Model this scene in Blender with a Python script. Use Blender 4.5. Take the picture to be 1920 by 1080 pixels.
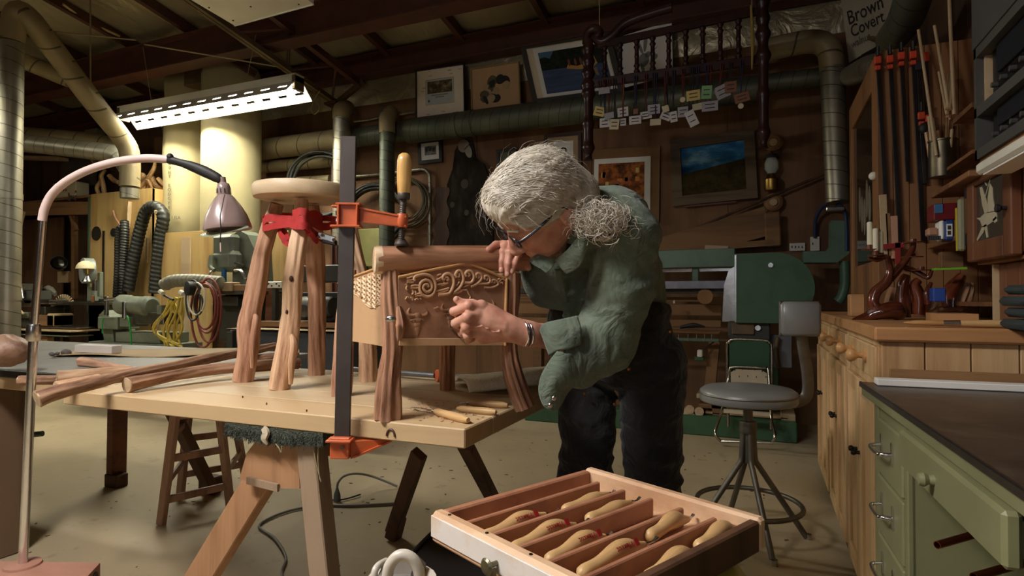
import bpy, bmesh, math, random
import numpy as np
from mathutils import Vector, Matrix
from mathutils import noise as mn
for _o in list(bpy.data.objects):
 bpy.data.objects.remove(_o, do_unlink=True)
SC = bpy.context.scene
COL = SC.collection
random.seed(7)
FPX = 1110.0
YAW = math.radians(22.9)
PITCH = math.radians(0.93)
CAM = Vector((0, 0, 1.05))
cam_d = bpy.data.cameras.new('camera')
cam_d.sensor_width = 36.0
cam_d.lens = FPX / 1920.0 * 36.0
cam_d.clip_start = 0.02
cam_o = bpy.data.objects.new('camera', cam_d)
COL.objects.link(cam_o)
cam_o.location = CAM
cam_o.rotation_euler = (math.pi / 2 + PITCH, 0, YAW)
SC.camera = cam_o
_M = cam_o.rotation_euler.to_matrix()
cR, cU, cF = _M @ Vector((1, 0, 0)), _M @ Vector((0, 1, 0)), _M @ Vector((0, 0, -1))
world = bpy.data.worlds.new('world')
SC.world = world
world.use_nodes = True
world.node_tree.nodes['Background'].inputs[0].default_value = (0.02, 0.02, 0.022, 1)
world.node_tree.nodes['Background'].inputs[1].default_value = 0.3
SC.view_settings.view_transform = 'Standard'
SC.view_settings.look = 'None'
SC.view_settings.exposure = 0.0
SC.view_settings.gamma = 1.0
SC.view_settings.use_curve_mapping = False
def area_light(name, loc, target, sx, sy, power, color, spread=180):
 l = bpy.data.lights.new(name, 'AREA')
 l.shape = 'RECTANGLE'; l.size = sx; l.size_y = sy
 l.energy = power; l.color = color; l.spread = math.radians(spread)
 o = bpy.data.objects.new(name, l)
 COL.objects.link(o)
 o.location = loc
 d = (Vector(target) - Vector(loc)).normalized()
 o.rotation_euler = d.to_track_quat('-Z', 'Y').to_euler()
 return o
KEY = area_light('shop_light_tubes_key', (-1.60, -0.06, 2.60), (-1.05, 1.0, 0.9), 1.15, 0.16, 74, (1.0, 0.95, 0.93))
FIX = area_light('shop_light_tubes_view', (-5.10, 4.20, 2.955), (-5.10, 4.05, 0.0), 2.36, 0.16, 46, (1.0, 0.98, 0.76))
BAK = area_light('shop_light_tubes_far', (-6.6, 1.6, 3.05), (-6.4, 2.2, 0.0), 2.36, 0.16, 28, (1.0, 0.97, 0.78))
def _ray(px, py):
 return cF + cR * ((px - 960) / FPX) + cU * ((540 - py) / FPX)
def W(px, py, d):
 return CAM + _ray(px, py) * d
def PX(px, py, X):
 r = _ray(px, py); return CAM + r * ((X - CAM.x) / r.x)
def PY(px, py, Y):
 r = _ray(px, py); return CAM + r * ((Y - CAM.y) / r.y)
def PZ(px, py, Z):
 r = _ray(px, py); return CAM + r * ((Z - CAM.z) / r.z)
def V(*a):
 return Vector(a)
def frame_of(d, up=None):
 d = Vector(d).normalized()
 if up is None:
  up = Vector((0, 0, 1)) if abs(d.z) < 0.95 else Vector((1, 0, 0))
 x = up.cross(d)
 if x.length < 1e-6:
  x = Vector((1, 0, 0)).cross(d)
 x.normalize()
 y = d.cross(x).normalized()
 return x, y, d
class MB:
 def __init__(s):
  s.v = []; s.f = []; s.uv = []
 def add(s, vs, fs, uvs=None):
  o = len(s.v)
  s.v.extend([tuple(p) for p in vs])
  for k, f in enumerate(fs):
   s.f.append([i + o for i in f])
   s.uv.append(uvs[k] if uvs else None)
  return s
 def box(s, c, s3, ax=None, ch=0.0):
  c = Vector(c)
  if ax is None: ax = (Vector((1, 0, 0)), Vector((0, 1, 0)), Vector((0, 0, 1)))
  h = [k / 2 for k in s3]
  ch = min(ch, 0.45 * min(s3))
  def P(a, b, d): return c + ax[0] * a + ax[1] * b + ax[2] * d
  if ch <= 0:
   vs = [P(sx * h[0], sy * h[1], sz * h[2]) for sz in (-1, 1) for sy in (-1, 1) for sx in (-1, 1)]
   fs = [[0, 2, 3, 1], [4, 5, 7, 6], [0, 1, 5, 4], [2, 6, 7, 3], [0, 4, 6, 2], [1, 3, 7, 5]]
   return s.add(vs, fs)
  vs = []; idx = {}
  for sx in (-1, 1):
   for sy in (-1, 1):
    for sz in (-1, 1):
     for k in range(3):
      q = [sx * (h[0] - ch), sy * (h[1] - ch), sz * (h[2] - ch)]
      sg = (sx, sy, sz)
      q[k] = sg[k] * h[k]
      idx[(sx, sy, sz, k)] = len(vs)
      vs.append(P(*q))
  fs = []
  for k in range(3):
   a, b = [(1, 2), (2, 0), (0, 1)][k]
   for sg in (-1, 1):
    loop = []
    for (u, w) in ((-1, -1), (1, -1), (1, 1), (-1, 1)):
     t = [0, 0, 0]; t[k] = sg; t[a] = u; t[b] = w
     loop.append(idx[(t[0], t[1], t[2], k)])
    fs.append(loop if sg > 0 else loop[::-1])
  for k in range(3):
   a, b = [(1, 2), (2, 0), (0, 1)][k]
   for u in (-1, 1):
    for w in (-1, 1):
     def g(e, face):
      t = [0, 0, 0]; t[k] = e; t[a] = u; t[b] = w
      return idx[(t[0], t[1], t[2], face)]
     loop = [g(-1, a), g(1, a), g(1, b), g(-1, b)]
     fs.append(loop if u * w < 0 else loop[::-1])
  for sx in (-1, 1):
   for sy in (-1, 1):
    for sz in (-1, 1):
     loop = [idx[(sx, sy, sz, k)] for k in range(3)]
     fs.append(loop if sx * sy * sz > 0 else loop[::-1])
  return s.add(vs, fs)
 def bx(s, x0, x1, y0, y1, z0, z1, ch=0.0):
  return s.box(((x0 + x1) / 2, (y0 + y1) / 2, (z0 + z1) / 2), (abs(x1 - x0), abs(y1 - y0), abs(z1 - z0)), None, ch)
 def bar(s, p0, p1, w, h, up=None, ch=0.0, ext=0.0):
  p0 = Vector(p0); p1 = Vector(p1)
  x, y, d = frame_of(p1 - p0, up)
  return s.box((p0 + p1) / 2, (w, h, (p1 - p0).length + ext), (x, y, d), ch)
 def tube(s, path, r, n=12, caps=True, closed=False, flat=1.0, up=None, shape=None):
  path = [Vector(p) for p in path]
  m = len(path)
  rs = r if hasattr(r, '__len__') else [r] * m
  tang = []
  for i in range(m):
   if closed: t = path[(i + 1) % m] - path[i - 1]
   else: t = path[min(i + 1, m - 1)] - path[max(i - 1, 0)]
   tang.append(t.normalized() if t.length > 1e-9 else Vector((0, 0, 1)))
  x, y, _ = frame_of(tang[0], up)
  vs = []; fs = []; uvs = []; L = [0.0]
  for i in range(m):
   if i:
    q = tang[i - 1].rotation_difference(tang[i])
    x = q @ x
    x = (x - tang[i] * x.dot(tang[i])).normalized()
    L.append(L[-1] + (path[i] - path[i - 1]).length)
   y = tang[i].cross(x)
   for k in range(n):
    a = 2 * math.pi * k / n
    rr = rs[i]
    if shape: rr = rr * shape(a, L[i])
    vs.append(path[i] + x * (math.cos(a) * rr) + y * (math.sin(a) * rr * flat))
  mm = m if closed else m - 1
  for i in range(mm):
   j = (i + 1) % m
   for k in range(n):
    k2 = (k + 1) % n
    fs.append([i * n + k, i * n + k2, j * n + k2, j * n + k])
    l0 = L[i]; l1 = L[j] if j else L[i] + 0.05
    c = 2 * math.pi * (sum(rs) / m)
    uvs.append([(k / n * c, l0), ((k + 1) / n * c, l0), ((k + 1) / n * c, l1), (k / n * c, l1)])
  if caps and not closed:
   fs.append(list(range(n))[::-1]); uvs.append(None)
   fs.append(list(range((m - 1) * n, m * n))); uvs.append(None)
  return s.add(vs, fs, uvs)
 def cyl(s, p0, p1, r0, r1=None, n=16, caps=True):
  return s.tube([p0, p1], [r0, r0 if r1 is None else r1], n, caps)
 def lathe(s, prof, n=24, o=(0, 0, 0), ax=(0, 0, 1), arc=None, xdir=None):
  o = Vector(o)
  x, y, d = frame_of(ax, xdir)
  vs = []; fs = []; uvs = []
  m = len(prof)
  for (r, h) in prof:
   for k in range(n):
    a = 2 * math.pi * k / n
    vs.append(o + d * h + x * (math.cos(a) * r) + y * (math.sin(a) * r))
  for i in range(m - 1):
   for k in range(n):
    k2 = (k + 1) % n
    fs.append([i * n + k, i * n + k2, (i + 1) * n + k2, (i + 1) * n + k])
    l0 = prof[i][1]; l1 = prof[i + 1][1]
    uvs.append([(k / n, l0), ((k + 1) / n, l0), ((k + 1) / n, l1), (k / n, l1)])
  if prof[0][0] > 1e-6:
   fs.append(list(range(n))[::-1]); uvs.append(None)
  if prof[-1][0] > 1e-6:
   fs.append(list(range((m - 1) * n, m * n))); uvs.append(None)
  return s.add(vs, fs, uvs)
 def prism(s, pts, t, o=(0, 0, 0), ax=None):
  o = Vector(o)
  if ax is None: ax = (Vector((1, 0, 0)), Vector((0, 1, 0)), Vector((0, 0, 1)))
  a, b, c = [Vector(k) for k in ax]
  n = len(pts)
  area = sum(pts[i][0] * pts[(i + 1) % n][1] - pts[(i + 1) % n][0] * pts[i][1] for i in range(n))
  if area < 0: pts = pts[::-1]
  vs = [o + a * p[0] + b * p[1] for p in pts] + [o + a * p[0] + b * p[1] + c * t for p in pts]
  fs = [list(range(n))[::-1], list(range(n, 2 * n))]
  for i in range(n):
   j = (i + 1) % n
   fs.append([i, j, n + j, n + i])
  if a.cross(b).dot(c) * t < 0:
   fs = [f[::-1] for f in fs]
  return s.add(vs, fs)
 def quad(s, a, b, c, d):
  return s.add([a, b, c, d], [[0, 1, 2, 3]])
 def ball(s, c, r, n=12, m=8, ax=None):
  c = Vector(c)
  rr = r if hasattr(r, '__len__') else (r, r, r)
  if ax is None: ax = (Vector((1, 0, 0)), Vector((0, 1, 0)), Vector((0, 0, 1)))
  vs = [c - ax[2] * rr[2]]
  for i in range(1, m):
   t = math.pi * i / m
   for k in range(n):
    a = 2 * math.pi * k / n
    vs.append(c + ax[0] * (rr[0] * math.sin(t) * math.cos(a)) + ax[1] * (rr[1] * math.sin(t) * math.sin(a)) - ax[2] * (rr[2] * math.cos(t)))
  vs.append(c + ax[2] * rr[2])
  fs = []
  for k in range(n): fs.append([0, 1 + (k + 1) % n, 1 + k])
  for i in range(m - 2):
   for k in range(n):
    k2 = (k + 1) % n
    b0 = 1 + i * n; b1 = 1 + (i + 1) * n
    fs.append([b0 + k, b0 + k2, b1 + k2, b1 + k])
  e = len(vs) - 1; b0 = 1 + (m - 2) * n
  for k in range(n): fs.append([b0 + k, b0 + (k + 1) % n, e])
  return s.add(vs, fs)
 def jitter(s, amp, sc, seed=0.0):
  out = []
  for p in s.v:
   q = Vector(p) * sc + Vector((seed, seed * 1.7, seed * .3))
   nv = mn.noise_vector(q)
   out.append((p[0] + nv[0] * amp, p[1] + nv[1] * amp, p[2] + nv[2] * amp))
  s.v = out
  return s
 def mesh(s, name, smooth=35):
  me = bpy.data.meshes.new(name)
  me.from_pydata(s.v, [], s.f)
  if any(u is not None for u in s.uv):
   ul = me.uv_layers.new(name='UVMap')
   arr = []
   for f, u in zip(s.f, s.uv):
    if u is None:
     for i in f: arr += [s.v[i][0], s.v[i][1] + s.v[i][2]]
    else:
     for q in u: arr += [q[0], q[1]]
   ul.data.foreach_set('uv', arr)
  me.update()
  if smooth:
   me.shade_smooth()
   me.set_sharp_from_angle(angle=math.radians(smooth))
  return me
 def build(s, name, material=None, parent=None, smooth=35, label=None, cat=None, group=None, kind=None, local=False):
  me = s.mesh(name, smooth)
  return link(me, name, material, parent, label, cat, group, kind, local)
def tag(o, label=None, cat=None, group=None, kind=None):
 if label: o['label'] = label
 if cat: o['category'] = cat
 if group: o['group'] = group
 if kind: o['kind'] = kind
 return o
def pmat(e):
 return Matrix.Translation(e.location) @ e.rotation_euler.to_matrix().to_4x4()
def wmat(e):
 m = pmat(e) if e.type == 'EMPTY' else Matrix.Identity(4)
 return m
def link(me, name, material=None, parent=None, label=None, cat=None, group=None, kind=None, local=False):
 o = bpy.data.objects.new(name, me)
 COL.objects.link(o)
 if material is not None:
  for m_ in (material if isinstance(material, (list, tuple)) else [material]):
   me.materials.append(m_)
 if parent is not None:
  o.parent = parent
  if not local and parent.type == 'EMPTY':
   o.matrix_parent_inverse = pmat(parent).inverted()
 return tag(o, label, cat, group, kind)
def thing(name, label, cat, loc=(0, 0, 0), rz=0.0, group=None, rot=None):
 o = bpy.data.objects.new(name, None)
 o.empty_display_size = 0.05
 COL.objects.link(o)
 o.location = loc
 o.rotation_euler = rot if rot else (0, 0, rz)
 return tag(o, label, cat, group)
def dup(root, loc=None, rz=None, label=None, rot=None):
 r = root.copy(); COL.objects.link(r)
 if loc is not None: r.location = loc
 if rz is not None: r.rotation_euler = (0, 0, rz)
 if rot is not None: r.rotation_euler = rot
 if label: r['label'] = label
 for ch in list(root.children):
  c = ch.copy(); COL.objects.link(c); c.parent = r
  for g in list(ch.children):
   d = g.copy(); COL.objects.link(d); d.parent = c
 return r
def bez(pts, n=8):
 """Catmull-Rom through points"""
 pts = [Vector(p) for p in pts]
 out = []
 for i in range(len(pts) - 1):
  p0 = pts[max(i - 1, 0)]; p1 = pts[i]; p2 = pts[i + 1]; p3 = pts[min(i + 2, len(pts) - 1)]
  for k in range(n):
   t = k / n
   out.append(0.5 * ((2 * p1) + (p2 - p0) * t + (2 * p0 - 5 * p1 + 4 * p2 - p3) * t * t + (3 * p1 - p0 - 3 * p2 + p3) * t ** 3))
 out.append(pts[-1])
 return out
def lerp_list(vals, n):
 out = []
 for i in range(len(vals) - 1):
  for k in range(n): out.append(vals[i] + (vals[i + 1] - vals[i]) * k / n)
 out.append(vals[-1])
 return out
def text_mesh(txt, size, o, ax, depth=0.0004, align='CENTER', shear=0.0, sx=1.0):
 cu = bpy.data.curves.new('txt', 'FONT')
 cu.body = txt; cu.size = size; cu.align_x = align; cu.align_y = 'CENTER'
 cu.extrude = depth; cu.shear = shear; cu.resolution_u = 3
 ob = bpy.data.objects.new('txt', cu); COL.objects.link(ob)
 dg = bpy.context.evaluated_depsgraph_get()
 me = bpy.data.meshes.new_from_object(ob.evaluated_get(dg))
 bpy.data.objects.remove(ob, do_unlink=True)
 bpy.data.curves.remove(cu)
 a, b = Vector(ax[0]).normalized(), Vector(ax[1]).normalized()
 c = a.cross(b)
 o = Vector(o)
 for v in me.vertices:
  p = v.co.copy()
  v.co = o + a * (p.x * sx) + b * p.y + c * p.z
 me.materials.clear()
 return me
_mc = {}
def _new(name):
 m = bpy.data.materials.new(name); m.use_nodes = True
 nt = m.node_tree
 return m, nt, nt.nodes['Principled BSDF']
def N(nt, t, **kw):
 n = nt.nodes.new(t)
 for k, v in kw.items():
  if k.startswith('i_'):
   key = k[2:]
   n.inputs[int(key) if key.isdigit() else key.replace('_', ' ')].default_value = v
  else: setattr(n, k, v)
 return n
def c4(c): return (c[0], c[1], c[2], 1)
def srgb(r, g, b):
 f = lambda u: (u / 255 / 12.92) if u / 255 <= 0.04045 else ((u / 255 + 0.055) / 1.055) ** 2.4
 return (f(r), f(g), f(b))
def _ramp(nt, fac, cols):
 r = N(nt, 'ShaderNodeValToRGB')
 els = r.color_ramp.elements
 els[0].position = cols[0][0]; els[0].color = c4(cols[0][1])
 els[1].position = cols[-1][0]; els[1].color = c4(cols[-1][1])
 for p, c in cols[1:-1]:
  e = els.new(p); e.color = c4(c)
 nt.links.new(fac, r.inputs['Fac'])
 return r.outputs['Color']
def _coords(nt, src, scale, rot=(0, 0, 0)):
 tc = N(nt, 'ShaderNodeTexCoord')
 mp = N(nt, 'ShaderNodeMapping')
 mp.inputs['Scale'].default_value = scale
 mp.inputs['Rotation'].default_value = rot
 nt.links.new(tc.outputs[src], mp.inputs['Vector'])
 return mp.outputs['Vector']
def paint(name, col, rough=0.5, metal=0.0, var=0.12, sc=6.0, bump=0.0, bsc=40.0, dirt=None, dsc=3.0, damt=0.5, spec=0.5, coat=0.0):
 """plain surface with blotchy variation and optional dirt/wear colour"""
 if name in _mc: return _mc[name]
 m, nt, b = _new(name)
 v = _coords(nt, 'Object', (1, 1, 1))
 n1 = N(nt, 'ShaderNodeTexNoise', i_Scale=sc, i_Detail=4.0)
 nt.links.new(v, n1.inputs['Vector'])
 lo = tuple(max(0, k * (1 - var)) for k in col); hi = tuple(min(1, k * (1 + var)) for k in col)
 out = _ramp(nt, n1.outputs['Fac'], [(0.3, lo), (0.7, hi)])
 if dirt:
  n2 = N(nt, 'ShaderNodeTexNoise', i_Scale=dsc, i_Detail=7.0, i_Roughness=0.68)
  nt.links.new(v, n2.inputs['Vector'])
  mx = N(nt, 'ShaderNodeMix', data_type='RGBA')
  rr = _ramp(nt, n2.outputs['Fac'], [(0.48, (0, 0, 0)), (0.68, (damt, damt, damt))])
  nt.links.new(rr, mx.inputs[0]); nt.links.new(out, mx.inputs[6]); mx.inputs[7].default_value = c4(dirt)
  out = mx.outputs[2]
 nt.links.new(out, b.inputs['Base Color'])
 b.inputs['Roughness'].default_value = rough
 b.inputs['Metallic'].default_value = metal
 b.inputs['Specular IOR Level'].default_value = spec
 b.inputs['Coat Weight'].default_value = coat
 if bump:
  n3 = N(nt, 'ShaderNodeTexNoise', i_Scale=bsc, i_Detail=5.0)
  nt.links.new(v, n3.inputs['Vector'])
  bp = N(nt, 'ShaderNodeBump', i_Strength=bump, i_Distance=0.01)
  nt.links.new(n3.outputs['Fac'], bp.inputs['Height']); nt.links.new(bp.outputs['Normal'], b.inputs['Normal'])
 _mc[name] = m
 return m
def wood(name, c1, c2, axis='X', sc=14.0, stretch=0.06, rough=0.55, bump=0.15, dark=None, uv=False, knots=0.0, coat=0.0, spec=0.4):
 """grain streaks along axis; c1 light, c2 dark grain"""
 if name in _mc: return _mc[name]
 m, nt, b = _new(name)
 s = [sc, sc, sc]
 if uv:
  s = [sc, sc * stretch, sc]; src = 'UV'
 else:
  s['XYZ'.index(axis)] = sc * stretch; src = 'Object'
 v = _coords(nt, src, s)
 n0 = N(nt, 'ShaderNodeTexNoise', i_Scale=0.35, i_Detail=2.0)
 nt.links.new(v, n0.inputs['Vector'])
 wv = N(nt, 'ShaderNodeMath', operation='MULTIPLY', i_1=14.0)
 nt.links.new(n0.outputs['Fac'], wv.inputs[0])
 sn = N(nt, 'ShaderNodeMath', operation='SINE')
 nt.links.new(wv.outputs[0], sn.inputs[0])
 n1 = N(nt, 'ShaderNodeTexNoise', i_Scale=2.2, i_Detail=6.0, i_Roughness=0.65)
 nt.links.new(v, n1.inputs['Vector'])
 ad = N(nt, 'ShaderNodeMath', operation='MULTIPLY_ADD', i_1=0.16)
 nt.links.new(sn.outputs[0], ad.inputs[0]); nt.links.new(n1.outputs['Fac'], ad.inputs[2])
 cols = [(0.28, c2), (0.62, c1)]
 if dark: cols = [(0.18, dark), (0.36, c2), (0.66, c1)]
 out = _ramp(nt, ad.outputs[0], cols)
 nt.links.new(out, b.inputs['Base Color'])
 b.inputs['Roughness'].default_value = rough
 b.inputs['Specular IOR Level'].default_value = spec
 b.inputs['Coat Weight'].default_value = coat
 if bump:
  bp = N(nt, 'ShaderNodeBump', i_Strength=bump, i_Distance=0.004)
  nt.links.new(n1.outputs['Fac'], bp.inputs['Height']); nt.links.new(bp.outputs['Normal'], b.inputs['Normal'])
 _mc[name] = m
 return m
def metal(name, col, rough=0.35, var=0.15, sc=20.0, dirt=None, damt=0.5):
 return paint(name, col, rough, 1.0, var, sc, 0.02, 80.0, dirt, 6.0, damt)
def emit(name, col, strength):
 if name in _mc: return _mc[name]
 m, nt, b = _new(name)
 b.inputs['Base Color'].default_value = c4(col)
 b.inputs['Emission Color'].default_value = c4(col)
 b.inputs['Emission Strength'].default_value = strength
 _mc[name] = m
 return m
def glass(name, col=(1, 1, 1), rough=0.05, alpha=0.25):
 if name in _mc: return _mc[name]
 m, nt, b = _new(name)
 b.inputs['Base Color'].default_value = c4(col)
 b.inputs['Roughness'].default_value = rough
 b.inputs['Alpha'].default_value = alpha
 b.inputs['Specular IOR Level'].default_value = 0.8
 _mc[name] = m
 return m
# ================================================================== ROOM SHELL
YB, XR, XL, YF = 5.5, 0.95, -10.5, -2.4
def roof_z(y): return 3.70 + 0.163 * (YB - y)
def floor_mat():
 m, nt, b = _new('concrete_floor')
 v = _coords(nt, 'Object', (1, 1, 1))
 n1 = N(nt, 'ShaderNodeTexNoise', i_Scale=0.9, i_Detail=6.0, i_Roughness=0.6)
 n2 = N(nt, 'ShaderNodeTexNoise', i_Scale=7.0, i_Detail=8.0, i_Roughness=0.7)
 n3 = N(nt, 'ShaderNodeTexNoise', i_Scale=60.0, i_Detail=4.0)
 for n in (n1, n2, n3): nt.links.new(v, n.inputs['Vector'])
 base = _ramp(nt, n1.outputs['Fac'], [(0.3, srgb(164, 148, 118)), (0.7, srgb(190, 172, 138))])
 st = _ramp(nt, n2.outputs['Fac'], [(0.30, srgb(96, 80, 58)), (0.42, (1, 1, 1))])
 mx = N(nt, 'ShaderNodeMix', data_type='RGBA', blend_type='MULTIPLY'); mx.inputs[0].default_value = 0.35
 nt.links.new(base, mx.inputs[6]); nt.links.new(st, mx.inputs[7])
 sp = _ramp(nt, n3.outputs['Fac'], [(0.66, (0, 0, 0)), (0.74, (.35, .35, .35))])
 mx2 = N(nt, 'ShaderNodeMix', data_type='RGBA'); nt.links.new(sp, mx2.inputs[0])
 nt.links.new(mx.outputs[2], mx2.inputs[6]); mx2.inputs[7].default_value = c4(srgb(196, 170, 120))
 nt.links.new(mx2.outputs[2], b.inputs['Base Color'])
 b.inputs['Roughness'].default_value = 0.62
 bp = N(nt, 'ShaderNodeBump', i_Strength=0.08, i_Distance=0.01)
 nt.links.new(n2.outputs['Fac'], bp.inputs['Height']); nt.links.new(bp.outputs['Normal'], b.inputs['Normal'])
 return m
M_floor = floor_mat()
M_ply = wood('wall_plywood', srgb(126, 92, 62), srgb(98, 68, 44), 'Z', 5.0, 0.10, 0.75, 0.10)
M_ply2 = wood('pale_plywood', srgb(196, 164, 104), srgb(168, 134, 80), 'Z', 6.0, 0.10, 0.6, 0.08)
M_darkboard = wood('dark_wall_board', srgb(86, 62, 44), srgb(52, 36, 26), 'Z', 7.0, 0.08, 0.8, 0.2)
M_red = paint('red_oxide_steel', srgb(84, 46, 34), 0.6, 0.0, 0.25, 5.0, 0.0, 40, srgb(60, 42, 30), 3.0, 0.6)
M_tan_steel = paint('dusty_steel', srgb(112, 92, 62), 0.6, 0.2, 0.2, 5.0, 0, 40, srgb(70, 50, 34), 3.0, 0.6)
def foil_mat():
 m, nt, b = _new('roof_foil')
 v = _coords(nt, 'Object', (1.0, 0.35, 1.0))
 n1 = N(nt, 'ShaderNodeTexNoise', i_Scale=5.0, i_Detail=5.0, i_Distortion=1.2)
 n2 = N(nt, 'ShaderNodeTexNoise', i_Scale=1.3, i_Detail=3.0)
 nt.links.new(v, n1.inputs['Vector']); nt.links.new(v, n2.inputs['Vector'])
 col = _ramp(nt, n2.outputs['Fac'], [(0.35, srgb(160, 148, 118)), (0.65, srgb(206, 194, 162))])
 nt.links.new(col, b.inputs['Base Color'])
 b.inputs['Metallic'].default_value = 0.45
 b.inputs['Roughness'].default_value = 0.34
 bp = N(nt, 'ShaderNodeBump', i_Strength=0.55, i_Distance=0.06)
 nt.links.new(n1.outputs['Fac'], bp.inputs['Height']); nt.links.new(bp.outputs['Normal'], b.inputs['Normal'])
 return m
M_foil = foil_mat()
def duct_mat(name, c_lo, c_hi, pitch=0.11, met=0.8, rough=0.42):
 m, nt, b = _new(name)
 tc = N(nt, 'ShaderNodeTexCoord')
 sx = N(nt, 'ShaderNodeSeparateXYZ'); nt.links.new(tc.outputs['UV'], sx.inputs[0])
 v = _coords(nt, 'Object', (1, 1, 1))
 n1 = N(nt, 'ShaderNodeTexNoise', i_Scale=4.0, i_Detail=5.0); nt.links.new(v, n1.inputs['Vector'])
 col = _ramp(nt, n1.outputs['Fac'], [(0.3, c_lo), (0.7, c_hi)])
 a = N(nt, 'ShaderNodeMath', operation='MULTIPLY_ADD', i_1=0.25); nt.links.new(sx.outputs[0], a.inputs[0]); nt.links.new(sx.outputs[1], a.inputs[2])
 d = N(nt, 'ShaderNodeMath', operation='DIVIDE', i_1=pitch); nt.links.new(a.outputs[0], d.inputs[0])
 f = N(nt, 'ShaderNodeMath', operation='FRACT'); nt.links.new(d.outputs[0], f.inputs[0])
 seam = _ramp(nt, f.outputs[0], [(0.0, (.25, .25, .25)), (0.045, (.35, .35, .35)), (0.06, (1, 1, 1)), (1.0, (1, 1, 1))])
 mx = N(nt, 'ShaderNodeMix', data_type='RGBA', blend_type='MULTIPLY'); mx.inputs[0].default_value = 1.0
 nt.links.new(col, mx.inputs[6]); nt.links.new(seam, mx.inputs[7])
 nt.links.new(mx.outputs[2], b.inputs['Base Color'])
 b.inputs['Metallic'].default_value = met; b.inputs['Roughness'].default_value = rough
 bp = N(nt, 'ShaderNodeBump', i_Strength=0.4, i_Distance=0.003)
 nt.links.new(seam, bp.inputs['Height']); nt.links.new(bp.outputs['Normal'], b.inputs['Normal'])
 return m
M_duct = duct_mat('galvanised_duct', srgb(150, 146, 130), srgb(186, 180, 160))
M_duct_tan = duct_mat('dusty_duct', srgb(140, 126, 94), srgb(170, 154, 116), 0.30, 0.25, 0.5)
M_duct_dark = duct_mat('dark_green_grey_duct', srgb(84, 88, 76), srgb(106, 110, 94), 0.10, 0.6, 0.5)
def struct(name, mb, mat, smooth=35, parent=None, label=None):
 o = mb.build(name, mat, parent, smooth)
 if parent is None: o['kind'] = 'structure'
 if label: o['label'] = label
 return o
fl = struct('floor', MB().bx(XL - .1, XR + .1, YF - .1, YB + .1, -0.12, 0.0), M_floor)
M_joint = paint('slab_joint', srgb(70, 60, 44), 0.9)
wb = struct('wall_back', MB().bx(XL - .1, XR + .1, YB, YB + 0.12, 0, 4.1), M_darkboard)
wr = struct('wall_right', MB().bx(XR, XR + 0.12, YF, YB, 0, 5.2), M_darkboard)
wl = struct('wall_left', MB().bx(XL - 0.12, XL, YF, YB, 0, 5.2), M_darkboard)
wf = struct('wall_front', MB().bx(XL, XR, YF - 0.12, YF, 0, 5.2), M_darkboard)
w1 = struct('window_1', MB().bx(-.75, .05, YF - .01, YF + .02, .95, .99).bx(-.75, .05, YF - .01, YF + .02, 2.0, 2.04).bx(-.75, -.71, YF - .01, YF + .02, .95, 2.04).bx(.01, .05, YF - .01, YF + .02, .95, 2.04).bx(-.37, -.33, YF - .01, YF + .02, .95, 2.04), paint('window_frame', srgb(150, 146, 136), .5))
for (a, b) in ((-.71, -.37), (-.33, .01)): MB().bx(a, b, YF, YF + .006, .99, 2.0).build('pane', emit('daylight_pane', (.85, .9, 1.0), 3.0), w1)
xs = XR
k = 0
while xs > -7.0:
 x0 = xs - 1.22
 o = MB().bx(x0 + 0.002, xs - 0.002, YB - 0.016, YB - 0.001, 0.0, 3.22).build('plywood_sheet', M_ply, wb, 0)
 xs = x0; k += 1
mb = MB()
NX = 90
for i in range(NX + 1):
 x = XR - 0.02 - (XR + 7.4) * i / NX
 for j in range(5):
  z = 3.22 + 0.36 * j / 4
  y = YB - 0.02 - 0.03 * math.sin(math.pi * j / 4) - 0.012 * mn.noise(Vector((x * 9, z * 1.5, 3)))
  mb.v.append((x, y, z))
for i in range(NX):
 for j in range(4):
  a = i * 5 + j
  mb.f.append([a, a + 1, a + 6, a + 5]); mb.uv.append(None)
mb.build('foil_strip', M_foil, wb, 60)
mb = MB()
xs_p = [XL, -9.2, -8.27, -7.36, -6.45, -5.53, -4.62, -3.71, -2.80, -1.89, -0.98, -0.07, XR]
ny = 22
cols = []
for i in range(len(xs_p) - 1):
 for q in range(6):
  t = q / 6
  cols.append((xs_p[i] + (xs_p[i + 1] - xs_p[i]) * t, math.sin(math.pi * t)))
cols.append((XR, 0))
for (x, sg) in cols:
 for j in range(ny + 1):
  y = YF + (YB - YF) * j / ny
  mb.v.append((x, y, roof_z(y) + 0.05 - 0.055 * sg + 0.015 * mn.noise(Vector((x * 2, y * 1.5, 0)))))
for i in range(len(cols) - 1):
 for j in range(ny):
  a = i * (ny + 1) + j
  mb.f.append([a, a + 1, a + ny + 2, a + ny + 1]); mb.uv.append(None)
ce = struct('ceiling', mb, M_foil, 60)
struct('roof_deck', MB().add([(XL - .1, YF - .1, roof_z(YF) + .12), (XR + .1, YF - .1, roof_z(YF) + .12), (XR + .1, YB + .1, roof_z(YB) + .12), (XL - .1, YB + .1, roof_z(YB) + .12)], [[0, 1, 2, 3]]), M_red, parent=ce)
for x in xs_p[1:-1]:
 MB().bar((x, YF + 0.05, roof_z(YF) - 0.005), (x, YB - 0.06, roof_z(YB) - 0.005), 0.055, 0.10).build('purlin', M_red, ce)
t = MB().bx(XL + .05, XR - .05, 5.34, 5.42, 3.47, 3.70).bx(XL + .05, XR - .05, 5.26, 5.34, 3.47, 3.485).bx(XL + .05, XR - .05, 5.26, 5.34, 3.685, 3.70)
t.build('steel_beam', M_red, None, label='dark red eave channel above the pictures on the back wall', cat='beam')
bt = thing('steel_beam', 'big red oxide roof beam crossing behind the lit fixture', 'beam', (-5, 4.32, 3.45))
MB().bx(XL + .05, XR - .05, 4.30, 4.325, 3.465, 3.735).build('web', M_red, bt)
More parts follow.
